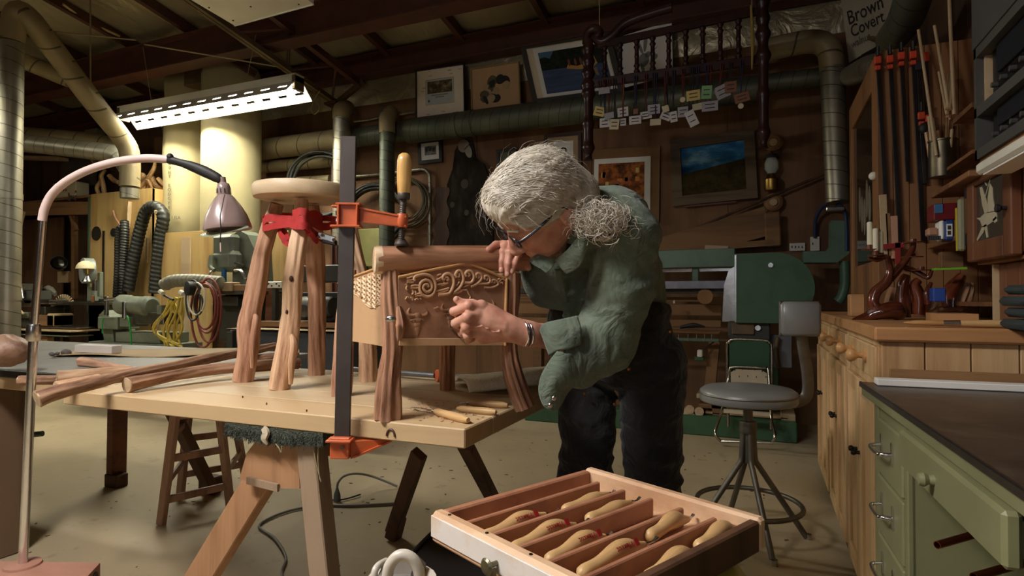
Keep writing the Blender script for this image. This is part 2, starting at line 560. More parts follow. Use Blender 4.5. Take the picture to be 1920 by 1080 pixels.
MB().bx(XL + .05, XR - .05, 4.22, 4.41, 3.45, 3.466).build('flange', M_red, bt)
MB().bx(XL + .05, XR - .05, 4.22, 4.41, 3.735, 3.75).build('flange', M_red, bt)
bt = thing('steel_beam', 'dark red roof beam nearest the camera, above the tan diagonal duct', 'beam', (-6, 2.45, 3.84))
MB().bx(XL + .05, XR - .05, 2.44, 2.46, 3.86, 4.1).build('web', M_red, bt)
MB().bx(XL + .05, XR - .05, 2.37, 2.53, 3.84, 3.86).build('flange', M_red, bt)
def joist(X1, X2, label, y0=0.6, y1=5.3):
 j = thing('roof_joist', label, 'joist', (X1, y1, 3.2))
 zl = lambda y: 3.23 + 0.163 * (5.3 - y)
 zu = lambda y: 3.40 + 0.163 * (5.3 - y)
 for dx in (-0.022, 0.022):
  MB().bar((X1 + dx, y0, zl(y0)), (X1 + dx, y1, zl(y1)), 0.034, 0.05).build('lower_chord', M_tan_steel, j)
 MB().bar((X2, y0, zu(y0)), (X2, y1, zu(y1)), 0.06, 0.07).build('upper_chord', M_red, j)
 y = y1 - 0.05; k = 0
 while y > y0 + 0.4:
  yn = y - 0.33
  a, b = ((X1, y, zl(y)), (X2, yn, zu(yn))) if k % 2 == 0 else ((X2, y, zu(y)), (X1, yn, zl(yn)))
  MB().cyl(a, b, 0.014, n=8).build('web_rod', M_red, j)
  y = yn; k += 1
 return j
joist(-4.39, -4.06, 'open web roof joist running down to the red post')
po = thing('steel_post', 'thin dark red steel post under the end of the roof joist', 'post', (-4.38, 5.3, 0))
MB().bx(-4.43, -4.34, 5.29, 5.31, 0, 3.23).bx(-4.395, -4.375, 5.25, 5.35, 0, 3.23).build('shaft', M_red, po)
MB().bx(-4.46, -4.30, 5.20, 5.36, 3.19, 3.215).build('cap_plate', M_red, po)
MB().bar((-4.36, 5.3, 3.22), (-4.0, 5.3, 3.42), 0.05, 0.05).build('brace', M_tan_steel, po)
pts = [PY(600, 170, 4.9), PY(590, 185, 4.9), PY(583, 205, 4.9), PY(590, 214, 4.9), PY(598, 200, 4.9), PY(585, 180, 4.9), PY(575, 165, 4.9)]
M_wire = paint('pale_wire', srgb(150, 136, 100), 0.6)
MB().tube(bez(pts, 6), 0.005, 6).build('loose_wire', M_wire, None, label='tangle of pale wire dangling from the joist by the fixture', cat='wire')
for (a, b, lb) in (((322, 110, 4.42), (352, 126, 4.62), 'short dark steel brace left of the tin box under the beam'), ((400, 92, 4.42), (480, 140, 4.75), 'longer dark steel brace behind the lit fixture')):
 MB().bar(PY(*a), PY(*b), 0.05, 0.06).build('steel_brace', M_red, None, label=lb, cat='brace')
for (a, b, r, lb) in ((W(270, 83, 5.0), W(520, 125, 5.3), 0.006, 'thin pale cable running under the red beam'), (W(85, 58, 5.2), W(255, 75, 5.2), 0.006, 'thin dark cable high behind the diagonal duct')):
 MB().cyl(a, b, r, n=6).build('cable', M_wire, None, label=lb, cat='cable')
MB().cyl(PY(169, -60, 3.6), PY(170, 163, 3.6), 0.008, n=6).build('hanger_rod', M_wire, None, label='thin pale hanger rod holding the diagonal duct', cat='rod')
M_tape = paint('roof_seam_tape', srgb(190, 170, 116), 0.5)
for (a, b, c) in (((118, 8), (165, 40), (225, 68)), ((250, 0), (300, 32), (352, 58))):
 def RP(p):
  r = _ray(*p);
  n = Vector((0, 0.163, 1)); d = 3.70 + 0.163 * YB - 0.03
  return CAM + r * ((d - n.dot(CAM)) / n.dot(r))
 MB().tube(bez([RP(a), RP(b), RP(c)], 6), 0.012, 6).build('seam_tape', M_tape, ce)
def duct(path, r, mat, label, n=20, collars=(), rs=None):
 o = thing('duct', label, 'duct', path[0])
 MB().tube(path, rs if rs else r, n).build('pipe', mat, o, 60)
 for (p, d) in collars:
  d = Vector(d).normalized(); p = Vector(p)
  MB().cyl(p - d * 0.025, p + d * 0.025, r * 1.05, n=n).build('collar', mat, o)
 return o
A = W(18, 600, 5.0); A.z = 0.3
Bt = W(22, 60, 5.0); A.x, A.y = Bt.x, Bt.y
duct([A, V(A.x, A.y, Bt.z - 0.1)], 0.088, M_duct, 'tall galvanised duct standing at the left edge of the picture', collars=[(V(A.x, A.y, 1.9), (0, 0, 1)), (V(A.x, A.y, Bt.z - .12), (0, 0, 1)), (V(A.x, A.y, 1.05), (0, 0, 1))])
C0 = V(A.x, A.y, Bt.z - 0.08); C1 = W(38, 22, 5.0); C2 = W(60, 40, 5.05); C3 = W(180, 198, 5.6); C4 = W(228, 258, 5.9); C5 = W(243, 290, 5.95); C6 = W(243, 350, 5.95)
duct(bez([C0, W(27, 38, 5.0), C1, C2], 5) + bez([W(110, 105, 5.3), C3, C4, C5, C6], 5), 0.092, M_duct_tan, 'dusty tan duct running diagonally down from the ceiling at the left')
duct([C6 - V(0, 0, .02), W(243, 372, 5.95)], 0.085, M_duct, 'short shiny duct stub above the plywood cabinet')
duct([W(20, 105, 6.4), W(130, 150, 6.6)], 0.085, M_duct_tan, 'tan duct stub passing behind the diagonal duct')
duct(bez([W(-20, 262, 6.6), W(90, 273, 6.6), W(190, 285, 6.6), W(222, 292, 6.6), W(240, 315, 6.6)], 5), 0.10, M_duct, 'horizontal shiny duct at left above the dark shelves')
duct(bez([W(-20, 248, 7.4), W(150, 262, 7.4), W(230, 275, 7.4)], 5), 0.10, M_duct_tan, 'brown horizontal duct behind the shiny one at left')
yD = 5.24
duct([PY(470, 283, yD), PY(640, 262, yD)], 0.12, M_duct_tan, 'yellowish horizontal duct left of the red post')
duct([PY(640, 262, yD), PY(765, 245, yD)], 0.105, M_duct_dark, 'dark narrow duct section between the two vertical pipes')
duct([PY(765, 246, yD), PY(1110, 203, yD)], 0.125, M_duct_dark, 'long horizontal duct under the leaning pictures', collars=[(PY(886, 231, yD), (1, 0, 0)), (PY(858, 235, yD), (1, 0, 0))])
duct([PY(1110, 203, yD), PY(1425, 166, yD)], 0.11, M_duct_dark, 'dim duct section behind the hanging spindle rack')
duct([PY(1425, 158, yD), PY(1570, 141, yD)], 0.075, M_duct_dark, 'small dark duct running right to the vertical pipe')
duct(bez([PY(480, 315, 5.35), PY(640, 300, 5.35)], 3), 0.07, M_duct_tan, 'lower brown pipe behind the dust bag')
duct(bez([PY(480, 345, 5.4), PY(620, 336, 5.4)], 3), 0.05, M_duct_tan, 'lowest thin brown pipe behind the round stool')
duct([PY(640, 215, 5.0), V(*PY(640, 215, 5.0)[:2], 1.6)], 0.085, M_duct, 'pale vertical duct just left of the clamp bar', collars=[(PY(641, 245, 5.0), (0, 0, 1))])
MB().tube(bez([PY(640, 222, 5.0), PY(641, 207, 5.02), PY(650, 204, 5.2)], 5), 0.09, 18).build('duct_elbow', M_duct_tan, None, label='tan elbow on top of the pale vertical duct', cat='duct')
duct([PY(726, 240, 5.05), V(*PY(726, 240, 5.05)[:2], 0.9)], 0.078, M_duct_dark, 'green grey vertical duct behind the wooden clamp handle', collars=[(PY(727, 262, 5.05), (0, 0, 1))])
MB().tube(bez([PY(726, 250, 5.05), PY(726, 222, 5.06), PY(735, 212, 5.2)], 5), 0.082, 18).build('duct_elbow', M_duct_tan, None, label='brown elbow on top of the green grey duct', cat='duct')
q0 = PY(1430, 95, 5.1); q1 = PY(1520, 78, 5.1); q2 = PY(1553, 92, 5.1); q3 = PY(1560, 130, 5.1); q4 = PY(1572, 380, 5.0); q5 = PY(1573, 430, 4.98)
duct(bez([q0, q1, q2, q3], 6), 0.088, M_duct_tan, 'brown elbow duct at the upper right before the sign')
duct([q3, q4], 0.084, M_duct, 'tall galvanised vertical duct at right beside the green machine', collars=[(q3, (q4 - q3))])
duct(bez([PX(1590, 145, 0.62), PX(1625, 128, 0.62), PX(1655, 122, .66)], 5), 0.075, M_duct, 'shiny horizontal duct stub behind the orange clamps')
duct(bez([PX(1722, -40, 0.66), PX(1698, 35, 0.66), PX(1672, 72, 0.68)], 5), 0.08, M_duct_dark, 'dark diagonal pipe at the top right in front of the sign')
M_white_en = paint('white_enamel', srgb(226, 222, 205), 0.35, 0, 0.05)
M_tube = emit('lit_tube', (1.0, 0.98, 0.92), 45.0)
M_tube_off = paint('unlit_tube', srgb(225, 225, 220), 0.25)
def shop_fixture(cx, cy, cz, length, label, lit=True, rx=0.0, ry=0.0, rz=0.0, slots=True, cords=True):
 f = thing('fluorescent_fixture', label, 'light fixture', (cx, cy, cz), 0, None, (rx, ry, rz))
 L = length / 2
 MB().bx(-L, L, -0.055, 0.055, 0.045, 0.115).build('channel', M_white_en, f, local=True)
 for s in (-1, 1):
  n = 12
  w = MB()
  seg = length / n
  for i in range(n):
   x0 = -L + i * seg; x1 = x0 + seg
   a, b = (x0 + seg * .25, x1 - seg * .25) if slots else (x0, x0)
   def strip(xa, xb, t0, t1):
    p = lambda x, t, u: (x, s * (0.05 + 0.115 * t), 0.045 - 0.125 * t + u)
    vs = [p(xa, t0, 0), p(xb, t0, 0), p(xb, t1, 0), p(xa, t1, 0), p(xa, t0, .004), p(xb, t0, .004), p(xb, t1, .004), p(xa, t1, .004)]
    fs = [[0, 1, 2, 3], [7, 6, 5, 4], [0, 4, 5, 1], [1, 5, 6, 2], [2, 6, 7, 3], [3, 7, 4, 0]]
    w.add(vs, fs if s > 0 else [q[::-1] for q in fs])
   if slots:
    strip(x0, x1, 0, .42); strip(x0, x1, .58, 1.0); strip(x0, a, .42, .58); strip(b, x1, .42, .58)
   else: strip(x0, x1, 0, 1)
  w.build('reflector_wing', M_white_en, f, 0, local=True)
 for s in (-1, 1):
  MB().cyl((-L + .03, s * 0.05, 0.015), (L - .03, s * 0.05, 0.015), 0.018, n=12).build('tube', M_tube if lit else M_tube_off, f, local=True)
 for e in (-1, 1):
  MB().bx(e * (L - .02) - .02, e * (L - .02) + .02, -0.06, 0.06, -0.03, 0.10, .004).build('end_cap', M_tan_steel, f, local=True)
 return f
shop_fixture(-5.10, 4.20, 2.972, 2.44, 'bright eight foot fluorescent light hanging at left', True)
for (p0, p1, lb) in ((PY(268, 88, 4.2), PY(286, 205, 4.2), 'left suspension cord of the bright fluorescent light'), (PY(480, 65, 4.2), PY(458, 170, 4.2), 'right suspension cord of the bright fluorescent light')):
 MB().cyl(p0, p1, 0.004, n=6).build('suspension_cord', M_wire, None, label=lb, cat='cord')
shop_fixture(-1.60, -0.11, 2.635, 1.24, 'fluorescent shop light above the carving bench, out of the picture', True, -0.3, 0, 0.0, False)
shop_fixture(-6.6, 1.6, 3.08, 2.44, 'second eight foot fluorescent light over the left bench, out of the picture', True, 0, 0, 0.0, False)
fx = thing('unlit_fixture', 'white sheet metal hood hanging at the top centre left', 'light fixture', PZ(470, 20, 2.9))
zz = 2.9
a, b, c = PZ(345, -8, zz), PZ(440, 48, zz), PZ(588, 8, zz)
d = a + (c - b)
mb = MB()
mb.add([a, b, c, d] + [p + V(0, 0, .09) for p in (a, b, c, d)], [[3, 2, 1, 0], [4, 5, 6, 7], [0, 1, 5, 4], [1, 2, 6, 5], [2, 3, 7, 6], [3, 0, 4, 7]])
mb.build('hood', M_white_en, fx, 0)
M_screw = metal('dark_screw', srgb(60, 56, 50), 0.5)
for (px, py) in ((392, 14), (437, 38), (470, 12), (560, 8)):
 p = PZ(px, py, zz)
 MB().cyl(p + V(0, 0, .002), p - V(0, 0, .004), 0.006, n=8).build('screw', M_screw, fx)
MB().tube([b + V(0, 0, .0), c + V(0, 0, .0)], 0.006, 6).build('front_lip', M_white_en, fx)
for p in (b, c): MB().cyl(p + V(.02, .02, .08), V(p.x + .02, p.y + .02, roof_z(p.y) - .05), 0.006, n=6).build('hanger', M_wire, fx)
# ================================================================== CARVING TABLE AND WHAT STANDS ON IT
HT = 0.76
M_pine = wood('table_pine', srgb(190, 166, 130), srgb(172, 146, 108), 'X', 5.0, 0.10, 0.5, 0.06)
M_pine_edge = wood('table_edge_pine', srgb(190, 162, 122), srgb(168, 138, 98), 'X', 7.0, 0.08, 0.55, 0.08)
M_juniper = wood('juniper_leg', srgb(196, 152, 122), srgb(156, 112, 86), uv=True, sc=60.0, stretch=0.10, rough=0.55, bump=0.35, dark=srgb(108, 72, 54))
M_juniper_pale = wood('juniper_leg_pale', srgb(216, 180, 144), srgb(180, 138, 106), uv=True, sc=60.0, stretch=0.10, rough=0.55, bump=0.35, dark=srgb(124, 86, 64))
M_juniper_dark = wood('juniper_post_dark', srgb(182, 136, 106), srgb(136, 96, 72), uv=True, sc=60.0, stretch=0.09, rough=0.5, bump=0.4, dark=srgb(84, 54, 40))
M_bark = wood('stick_bark', srgb(164, 128, 100), srgb(120, 86, 64), uv=True, sc=45.0, stretch=0.14, rough=0.7, bump=0.5, dark=srgb(66, 42, 30))
M_endgrain = paint('end_grain', srgb(190, 164, 130), 0.7, 0, 0.15, 60)
M_saddle = wood('stool_seat_maple', srgb(214, 192, 158), srgb(192, 166, 130), 'X', 5.0, 0.1, 0.45, 0.05)
M_panel_wood = wood('carved_cherry', srgb(166, 124, 96), srgb(134, 96, 72), 'X', 12.0, 0.09, 0.42, 0.10)
M_side_wood = wood('side_panel_wood', srgb(200, 162, 122), srgb(172, 132, 96), 'X', 8.0, 0.09, 0.42, 0.06)
M_log = wood('log_rail', srgb(188, 140, 108), srgb(144, 98, 72), uv=True, sc=30.0, stretch=0.08, rough=0.42, bump=0.2, dark=srgb(104, 64, 46))
M_oldwood = wood('old_sawhorse_wood', srgb(168, 126, 90), srgb(124, 86, 58), 'Z', 10.0, 0.08, 0.7, 0.3)
M_oldgrey = wood('weathered_grey_wood', srgb(150, 128, 104), srgb(108, 86, 64), 'Z', 12.0, 0.08, 0.8, 0.4)
M_darkwood = wood('dark_stained_wood', srgb(92, 62, 42), srgb(58, 38, 26), 'Z', 10.0, 0.08, 0.65, 0.2)
M_orange = paint('orange_clamp_enamel', srgb(196, 94, 50), 0.45, 0, 0.10, 8, 0, 40, srgb(126, 66, 42), 9.0, 0.5)
M_barsteel = paint('dark_bar_steel', srgb(76, 68, 64), 0.45, 0.45, .15, 20)
M_bright = metal('bright_steel', srgb(190, 188, 184), 0.25)
M_chrome = metal('chrome', srgb(225, 225, 230), 0.16, 0.03)
M_black = paint('black_rubber', srgb(26, 24, 24), 0.6)
def knotty(seed, amp=0.10, m1=3, m2=7, twist=3.0):
 def f(a, L):
  q = Vector((math.cos(a) * 1.3, math.sin(a) * 1.3, L * 9 + seed))
  g = 1 + amp * mn.noise(q)
  g += amp * 0.45 * math.sin(m2 * a + twist * L * 4 + 2.5 * mn.noise(Vector((L * 5, seed, 1.0))))
  g -= amp * 0.55 * max(0.0, math.sin(m1 * a + seed + L * twist * 2)) ** 6
  g -= amp * 0.3 * abs(mn.noise(Vector((math.cos(a) * 7, math.sin(a) * 7, L * 3.0 + seed))))
  return g
 return f
def gnarly(name, pts, rs, mat, parent, seed, amp=0.10, n=40, steps=10, **kw):
 path = bez(pts, steps); rr = lerp_list(rs, steps)
 mb = MB().tube(path, rr, n, True, shape=knotty(seed, amp, **kw))
 return mb.build(name, mat, parent, 60)
tb = thing('carving_table', 'thick pale wooden table top holding the carved chair and stool', 'table', (-1.3, 1.5, 0.715))
X0t, X1t, Y0t, Y1t = -2.02, -0.605, 1.166, 1.905
nb = 5
for i in range(nb):
 ya = Y0t + (Y1t - Y0t) * i / nb; yb = Y0t + (Y1t - Y0t) * (i + 1) / nb
 MB().bx(X0t, X1t, ya + .0004, yb - .0004, 0.716, HT, 0.003).build('plank', M_pine if i else M_pine_edge, tb)
M_knot = paint('dark_knot', srgb(70, 34, 26), 0.5)
kp = PY(733, 818, Y0t)
mb = MB()
for r0, z in ((0.013, 0), ):
 mb.tube([kp + V(math.cos(t) * .011, -.0006, math.sin(t) * .016) for t in [math.pi * (0.0 + i / 11 * 1.0) for i in range(12)]], 0.0028, 6)
mb.build('knot', M_knot, tb)
for (px, py) in ((455, 744), (500, 757), (575, 770)):
 p = PY(px, py, Y0t); MB().box(p, (.004, .001, .006)).build('nail_hole', M_knot, tb)
sh = thing('sawhorse', 'rough sawhorse with splayed legs under the front of the carving table', 'sawhorse', (-1.2, 1.25, 0))
zt = 0.66
F0 = PY(452, 880, 1.205);
blk = [PY(490, 812, 1.2), PY(462, 850, 1.2), PY(449, 898, 1.2), PY(520, 915, 1.2), PY(562, 916, 1.2), PY(562, 820, 1.2)]
mb = MB()
pts2 = [(p.x, p.z) for p in blk]
mb.prism(pts2, 0.03, (0, 1.20, 0), (V(1, 0, 0), V(0, 0, 1), V(0, 1, 0))).jitter(0.002, 30)
mb.build('gusset', M_oldwood, sh, 0)
sp_ = [PY(466, 893, 1.198), PY(466, 906, 1.198), PY(524, 921, 1.198), PY(524, 907, 1.198)]
MB().prism([(p.x, p.z) for p in sp_], 0.008, (0, 1.19, 0), (V(1, 0, 0), V(0, 0, 1), V(0, 1, 0))).build('splinter', M_oldgrey, sh, 0)
def leg(a, b, w, d, mat, name='leg', par=sh, up=V(0, 1, 0)):
 return MB().bar(a, b, w, d, up, 0.003).build(name, mat, par, 0)
la = PY(520, 850, 1.26); lb = PY(300, 1240, 1.25); lb.z = 0.0
leg(la, lb, 0.085, 0.04, M_oldwood)
ra = PY(582, 812, 1.215); rb = PY(638, 1262, 1.20); rb.z = 0.0
leg(ra, rb, 0.06, 0.05, M_oldgrey)
b0 = V(-1.165, 1.26, 0.655); b1 = V(-0.99, 1.98, 0.655)
MB().bar(b0, b1, 0.05, 0.10, V(0, 0, 1), 0.003).build('beam', M_oldwood, sh, 0)
r1 = PZ(735, 1008, 0.0);
leg(W(786, 850, 2.25), r1 + V(0, 0, 0.02), 0.06, 0.035, M_darkwood)
leg(W(873, 836, 2.25), PZ(945, 975, 0.0) + V(0, 0, 0.0), 0.065, 0.035, M_darkwood)
fb = MB().bar(r1 + V(0.012, -.01, 0.005), r1 + V(.045, -.02, 0.10), 0.055, 0.06, V(0, 1, 0), 0.004).build('foot_block', M_darkwood, sh)
for (a, b_) in (((597, 835), (600, 900)), ((585, 822), (602, 903))):
 MB().tube(bez([PY(a[0], a[1], 1.18), PY((a[0] + b_[0]) / 2 - 2, (a[1] + b_[1]) / 2, 1.178), PY(b_[0], b_[1], 1.18)], 5), 0.0013, 5).build('string', M_wire, sh)
def fuzzy():
 m, nt, b = _new('green_carpet')
 v = _coords(nt, 'Object', (1, 1, 1))
 n1 = N(nt, 'ShaderNodeTexNoise', i_Scale=220.0, i_Detail=4.0); nt.links.new(v, n1.inputs['Vector'])
 nt.links.new(_ramp(nt, n1.outputs['Fac'], [(0.3, srgb(40, 45, 38)), (0.7, srgb(86, 91, 77))]), b.inputs['Base Color'])
 b.inputs['Roughness'].default_value = 1.0
 bp = N(nt, 'ShaderNodeBump', i_Strength=1.0, i_Distance=0.01); nt.links.new(n1.outputs['Fac'], bp.inputs['Height']); nt.links.new(bp.outputs['Normal'], b.inputs['Normal'])
 return m
M_carpet = fuzzy()
cp = thing('carpet_pad', 'fuzzy dark green carpet scrap on top of the sawhorse', 'pad', (-1.2, 1.25, 0.68))
cl, cr_ = PY(428, 800, 1.18), PY(612, 812, 1.18)
mb = MB()
nx = 44
for i in range(nx + 1):
 x = cl.x + (cr_.x - cl.x) * i / nx
 for j in range(9):
  y = 1.172 + 0.20 * j / 8
  for kz in range(2):
   n_ = mn.noise(Vector((x * 40, y * 40, kz)))
   n2 = mn.noise(Vector((x * 7, y * 3, kz + 4)))
   z = 0.7155 if kz else 0.685 + 0.006 * n_ + 0.008 * n2 - 0.012 * math.sin(math.pi * i / nx)
   mb.v.append((x + 0.004 * n_, y - 0.004 + 0.005 * mn.noise(Vector((x * 60, z * 50, 1))), z))
def ci(i, j, kz): return (i * 9 + j) * 2 + kz
for i in range(nx):
 for j in range(8):
  mb.f += [[ci(i, j, 0), ci(i, j + 1, 0), ci(i + 1, j + 1, 0), ci(i + 1, j, 0)], [ci(i, j, 1), ci(i + 1, j, 1), ci(i + 1, j + 1, 1), ci(i, j + 1, 1)]]
 mb.f += [[ci(i, 0, 0), ci(i + 1, 0, 0), ci(i + 1, 0, 1), ci(i, 0, 1)], [ci(i, 8, 0), ci(i, 8, 1), ci(i + 1, 8, 1), ci(i + 1, 8, 0)]]
for j in range(8):
 mb.f += [[ci(0, j, 0), ci(0, j, 1), ci(0, j + 1, 1), ci(0, j + 1, 0)], [ci(nx, j, 0), ci(nx, j + 1, 0), ci(nx, j + 1, 1), ci(nx, j, 1)]]
mb.uv = [None] * len(mb.f)
mb.build('pad', M_carpet, cp, 60)
tuft = MB()
random.seed(3)
for k in range(900):
 i = random.random(); x = cl.x + (cr_.x - cl.x) * i
 z = 0.685 - 0.012 * math.sin(math.pi * i) + random.random() * 0.028
 p = V(x, 1.170, z); d = V(random.uniform(-.006, .006), random.uniform(-.008, -.002), random.uniform(-.012, .0))
 tuft.tube([p, p + d], [0.0011, 0.0004], 3, False)
tuft.build('pile', M_carpet, cp, 0, kind='stuff')
rag = [PY(495, 802, 1.165), PY(500, 812, 1.162), PY(497, 822, 1.160), PY(502, 833, 1.162)]
MB().tube(bez(rag, 6), lerp_list([0.006, 0.009, 0.008, 0.003], 6), 10, shape=knotty(5, .5)).build('lint', paint('pale_lint', srgb(176, 164, 140), 0.9), cp)
MB().tube(bez([PY(517, 832, 1.165), PY(524, 842, 1.163), PY(527, 848, 1.163), PY(529, 836, 1.163)], 5), 0.0014, 5).build('thread', M_wire, cp)
st = thing('round_stool', 'unfinished round stool with crooked juniper legs bound by red strap', 'stool', PZ(571, 713, HT))
sc_ = W(569, 361, 2.03)
rseat = 0.163
seat_ax = V(0.02, -0.02, 1).normalized()
MB().lathe([(0.0, -0.026), (rseat - 0.012, -0.026), (rseat - .004, -0.023), (rseat, -0.015), (rseat, 0.013), (rseat - .005, 0.021), (rseat - .015, 0.024), (rseat * .55, 0.020), (0.0, 0.017)], 56, sc_, seat_ax).build('seat', M_saddle, st, 40)
def fp(px, py, z=HT): return PZ(px, py, z)
legs = [
 ([(457, 716, 2.045), (466, 655, 2.045), (468, 600, 2.05), (484, 520, 2.05), (492, 470, 2.05), (508, 420, 2.05), (519, 382, 2.04)], [.033, .034, .036, .031, .027, .026, .022], M_juniper, 1.3),
 ([(524, 731, 1.873), (536, 660, 1.88), (546, 590, 1.89), (550, 525, 1.90), (556, 470, 1.91), (563, 430, 1.93), (566, 376, 1.96)], [.031, .032, .030, .029, .026, .024, .021], M_juniper_pale, 4.2),
 ([(594, 704, 2.22), (595, 640, 2.22), (594, 560, 2.2), (592, 500, 2.18), (592, 450, 2.15), (588, 410, 2.13), (586, 385, 2.12)], [.030, .031, .031, .033, .029, .026, .022], M_juniper, 7.7),
 ([(690, 717, 2.05), (689, 660, 2.05), (686, 600, 2.05), (678, 530, 2.05), (668, 480, 2.05), (655, 420, 2.05), (643, 388, 2.05)], [.029, .030, .029, .026, .024, .023, .02], M_juniper_pale, 9.1)]
leg_objs = []
for (pp, rr, mt, sd) in legs:
 pts = [W(*q) for q in pp]
 pts[0].z = HT
 lo_ = gnarly('leg', pts, rr, mt, st, sd, 0.17, n=44, steps=9)
 leg_objs.append(lo_)
for (c, r, ax, li) in (((546, 523, 1.875), .007, (0, 0, 1), 1), ((538, 585, 1.862), .005, (0, 0, 1), 1), ((589, 485, 2.15), .005, (0, 0, 1), 2)):
 MB().ball(W(*c), (r, r, r * 1.5), 10, 7).build('knot', M_knot, leg_objs[li])
gnarly('branch', [W(473, 690, 2.02), W(474, 640, 2.015), W(480, 600, 2.02), W(477, 590, 2.03)], [.006, .012, .011, .005], M_juniper, leg_objs[0], 12, 0.12, n=20)
gnarly('branch', [W(545, 720, 1.86), W(547, 680, 1.852), W(551, 645, 1.855), W(545, 625, 1.87)], [.006, .012, .012, .006], M_juniper_pale, leg_objs[1], 15, 0.12, n=20)
M_strap = paint('red_webbing', srgb(174, 42, 40), 0.7, 0, 0.10, 30, 0.25, 500)
bc = thing('band_clamp', 'red webbing band clamp tied around the stool legs', 'clamp', W(560, 440, 2.0))
def strap(pts, w, name='strap', th=0.003, par=bc):
 path = bez([W(*p) for p in pts], 6)
 mb = MB(); n = len(path)
 vs = []
 for i, p in enumerate(path):
  t = (path[min(i + 1, n - 1)] - path[max(i - 1, 0)]).normalized()
  up = V(0, 0, 1); side = (up - t * up.dot(t)).normalized()
  nor = t.cross(side).normalized()
  wob = 0.004 * mn.noise(Vector((i * .35, w * 50, 0)))
  for (a, b) in ((-.5, -.5), (.5, -.5), (.5, .5), (-.5, .5)):
   vs.append(p + side * (w * a + wob) + nor * (th * b))
 fs = []
 for i in range(n - 1):
  for k in range(4):
   k2 = (k + 1) % 4
   fs.append([i * 4 + k, i * 4 + k2, i * 4 + 4 + k2, i * 4 + 4 + k])
 fs += [[3, 2, 1, 0], [n * 4 - 4, n * 4 - 3, n * 4 - 2, n * 4 - 1]]
 mb.add(vs, fs)
 return mb.build(name, M_strap, par, 40)
strap([(493, 420, 2.03), (499, 410, 1.99), (515, 409, 1.985), (540, 411, 1.94), (557, 412, 1.89), (575, 412, 1.89), (590, 420, 1.98), (606, 425, 2.06), (632, 422, 2.08), (652, 418, 2.06)], 0.026)
strap([(492, 424, 2.06), (496, 428, 2.00), (512, 424, 1.985), (540, 420, 1.93), (556, 424, 1.88), (576, 424, 1.885), (592, 440, 1.95), (612, 452, 1.99)], 0.022)
strap([(549, 402, 1.92), (560, 397, 1.895), (575, 398, 1.90), (580, 404, 1.93)], 0.024)
strap([(580, 412, 2.05), (590, 408, 2.07), (602, 415, 2.10), (604, 425, 2.13)], 0.05)
strap([(494, 412, 2.09), (510, 404, 2.12), (540, 404, 2.14), (580, 406, 2.15), (640, 412, 2.1)], 0.02)
strap([(522, 430, 1.985), (529, 444, 1.97), (538, 456, 1.97), (541, 449, 1.96), (535, 436, 1.98), (528, 430, 1.99)], 0.020, 'loop')
strap([(573, 428, 1.89), (583, 440, 1.90), (593, 452, 1.92), (597, 446, 1.94)], 0.018, 'tail')
rt = MB().box(W(612, 445, 1.95), (0.062, 0.012, 0.022), (cR * .96 - cU * .28, cF, cU * .96 + cR * .28), 0.003)
rt.build('ratchet', M_bright, bc)
MB().box(W(618, 453, 1.955), (0.05, 0.02, 0.02), (cR * .96 - cU * .2, cF, cU), 0.004).build('ratchet_body', M_black, bc)
MB().cyl(W(604, 441, 1.935), W(604, 441, 1.97), 0.005, n=10).build('rivet', M_chrome, bc)
MB().cyl(W(626, 450, 1.935), W(626, 450, 1.97), 0.006, n=10).build('rivet', M_chrome, bc)
MB().lathe([(0.0, 0), (.022, 0), (.024, .010), (.016, .022), (.006, .026), (0, .026)], 16, W(619, 354, 2.12), (0, 0, 1)).build('glass_knob', glass('knob_glass', (.9, .95, .9), .08, .6), None, label='small clear knob on the rear rim of the stool seat', cat='knob')
ch = thing('carved_chair', 'rustic juniper chair with carved scroll panel and log rail', 'chair', PZ(800, 760, HT))
zL, zR = 1.415, 1.555
def chair_post(pp, rr, sd, mat=M_juniper_dark, amp=0.20):
 pts = [W(*q) for q in pp]; pts[0].z = HT
 return gnarly('post', pts, rr, mat, ch, sd, amp, n=52, steps=9, m2=9, m1=4)
pL = chair_post([(726, 786, zL), (729, 745, zL), (732, 700, zL + .005), (737, 650, zL + .005), (736, 600, zL + .005), (733, 555, zL + .005), (732, 502, zL + .008)], [.033, .030, .0265, .0255, .024, .0225, .020], 2.1)
pR = chair_post([(985, 766, zR), (975, 740, zR), (962, 700, zR), (956, 660, zR), (957, 600, zR), (960, 555, zR), (961, 512, zR)], [.026, .025, .0235, .022, .021, .021, .020], 5.5)
chair_post([(640, 743, 1.75), (642, 700, 1.75), (645, 640, 1.75), (650, 560, 1.75), (655, 505, 1.75)], [.028, .028, .026, .024, .02], 8.0, M_juniper)
chair_post([(838, 731, 1.87), (838, 690, 1.87), (839, 640, 1.87), (842, 560, 1.86), (845, 515, 1.86)], [.024, .024, .024, .022, .02], 9.0, M_juniper)
gnarly('burl', [W(748, 640, 1.405), W(752, 610, 1.40), (W(747, 575, 1.405))], [.006, .013, .006], M_juniper_dark, pL, 31, .15, n=20)
QL = W(735, 600, zL - 0.020); QR = W(958, 600, zR - 0.020)
eu = (QR - QL); eu.z = 0; eu.normalize()
ev = V(0, 0, 1)
en = eu.cross(ev).normalized()
if en.dot(CAM - QL) < 0: en = -en
def onp(px, py, off=0.0, Q=QL, n=None):
 n = n or en
 r = _ray(px, py)
 t = (Q + n * off - CAM).dot(n) / r.dot(n)
 return CAM + r * t
TH = 0.016
def poly_panel(pix, Q, n, u, th, name, mat, par):
 pts = [onp(px, py, 0, Q, n) for px, py in pix]
 p2 = [((p - Q).dot(u), (p - Q).dot(ev)) for p in pts]
 mb = MB().prism(p2, -th, Q, (u, ev, n))
 return mb.build(name, mat, par, 0)
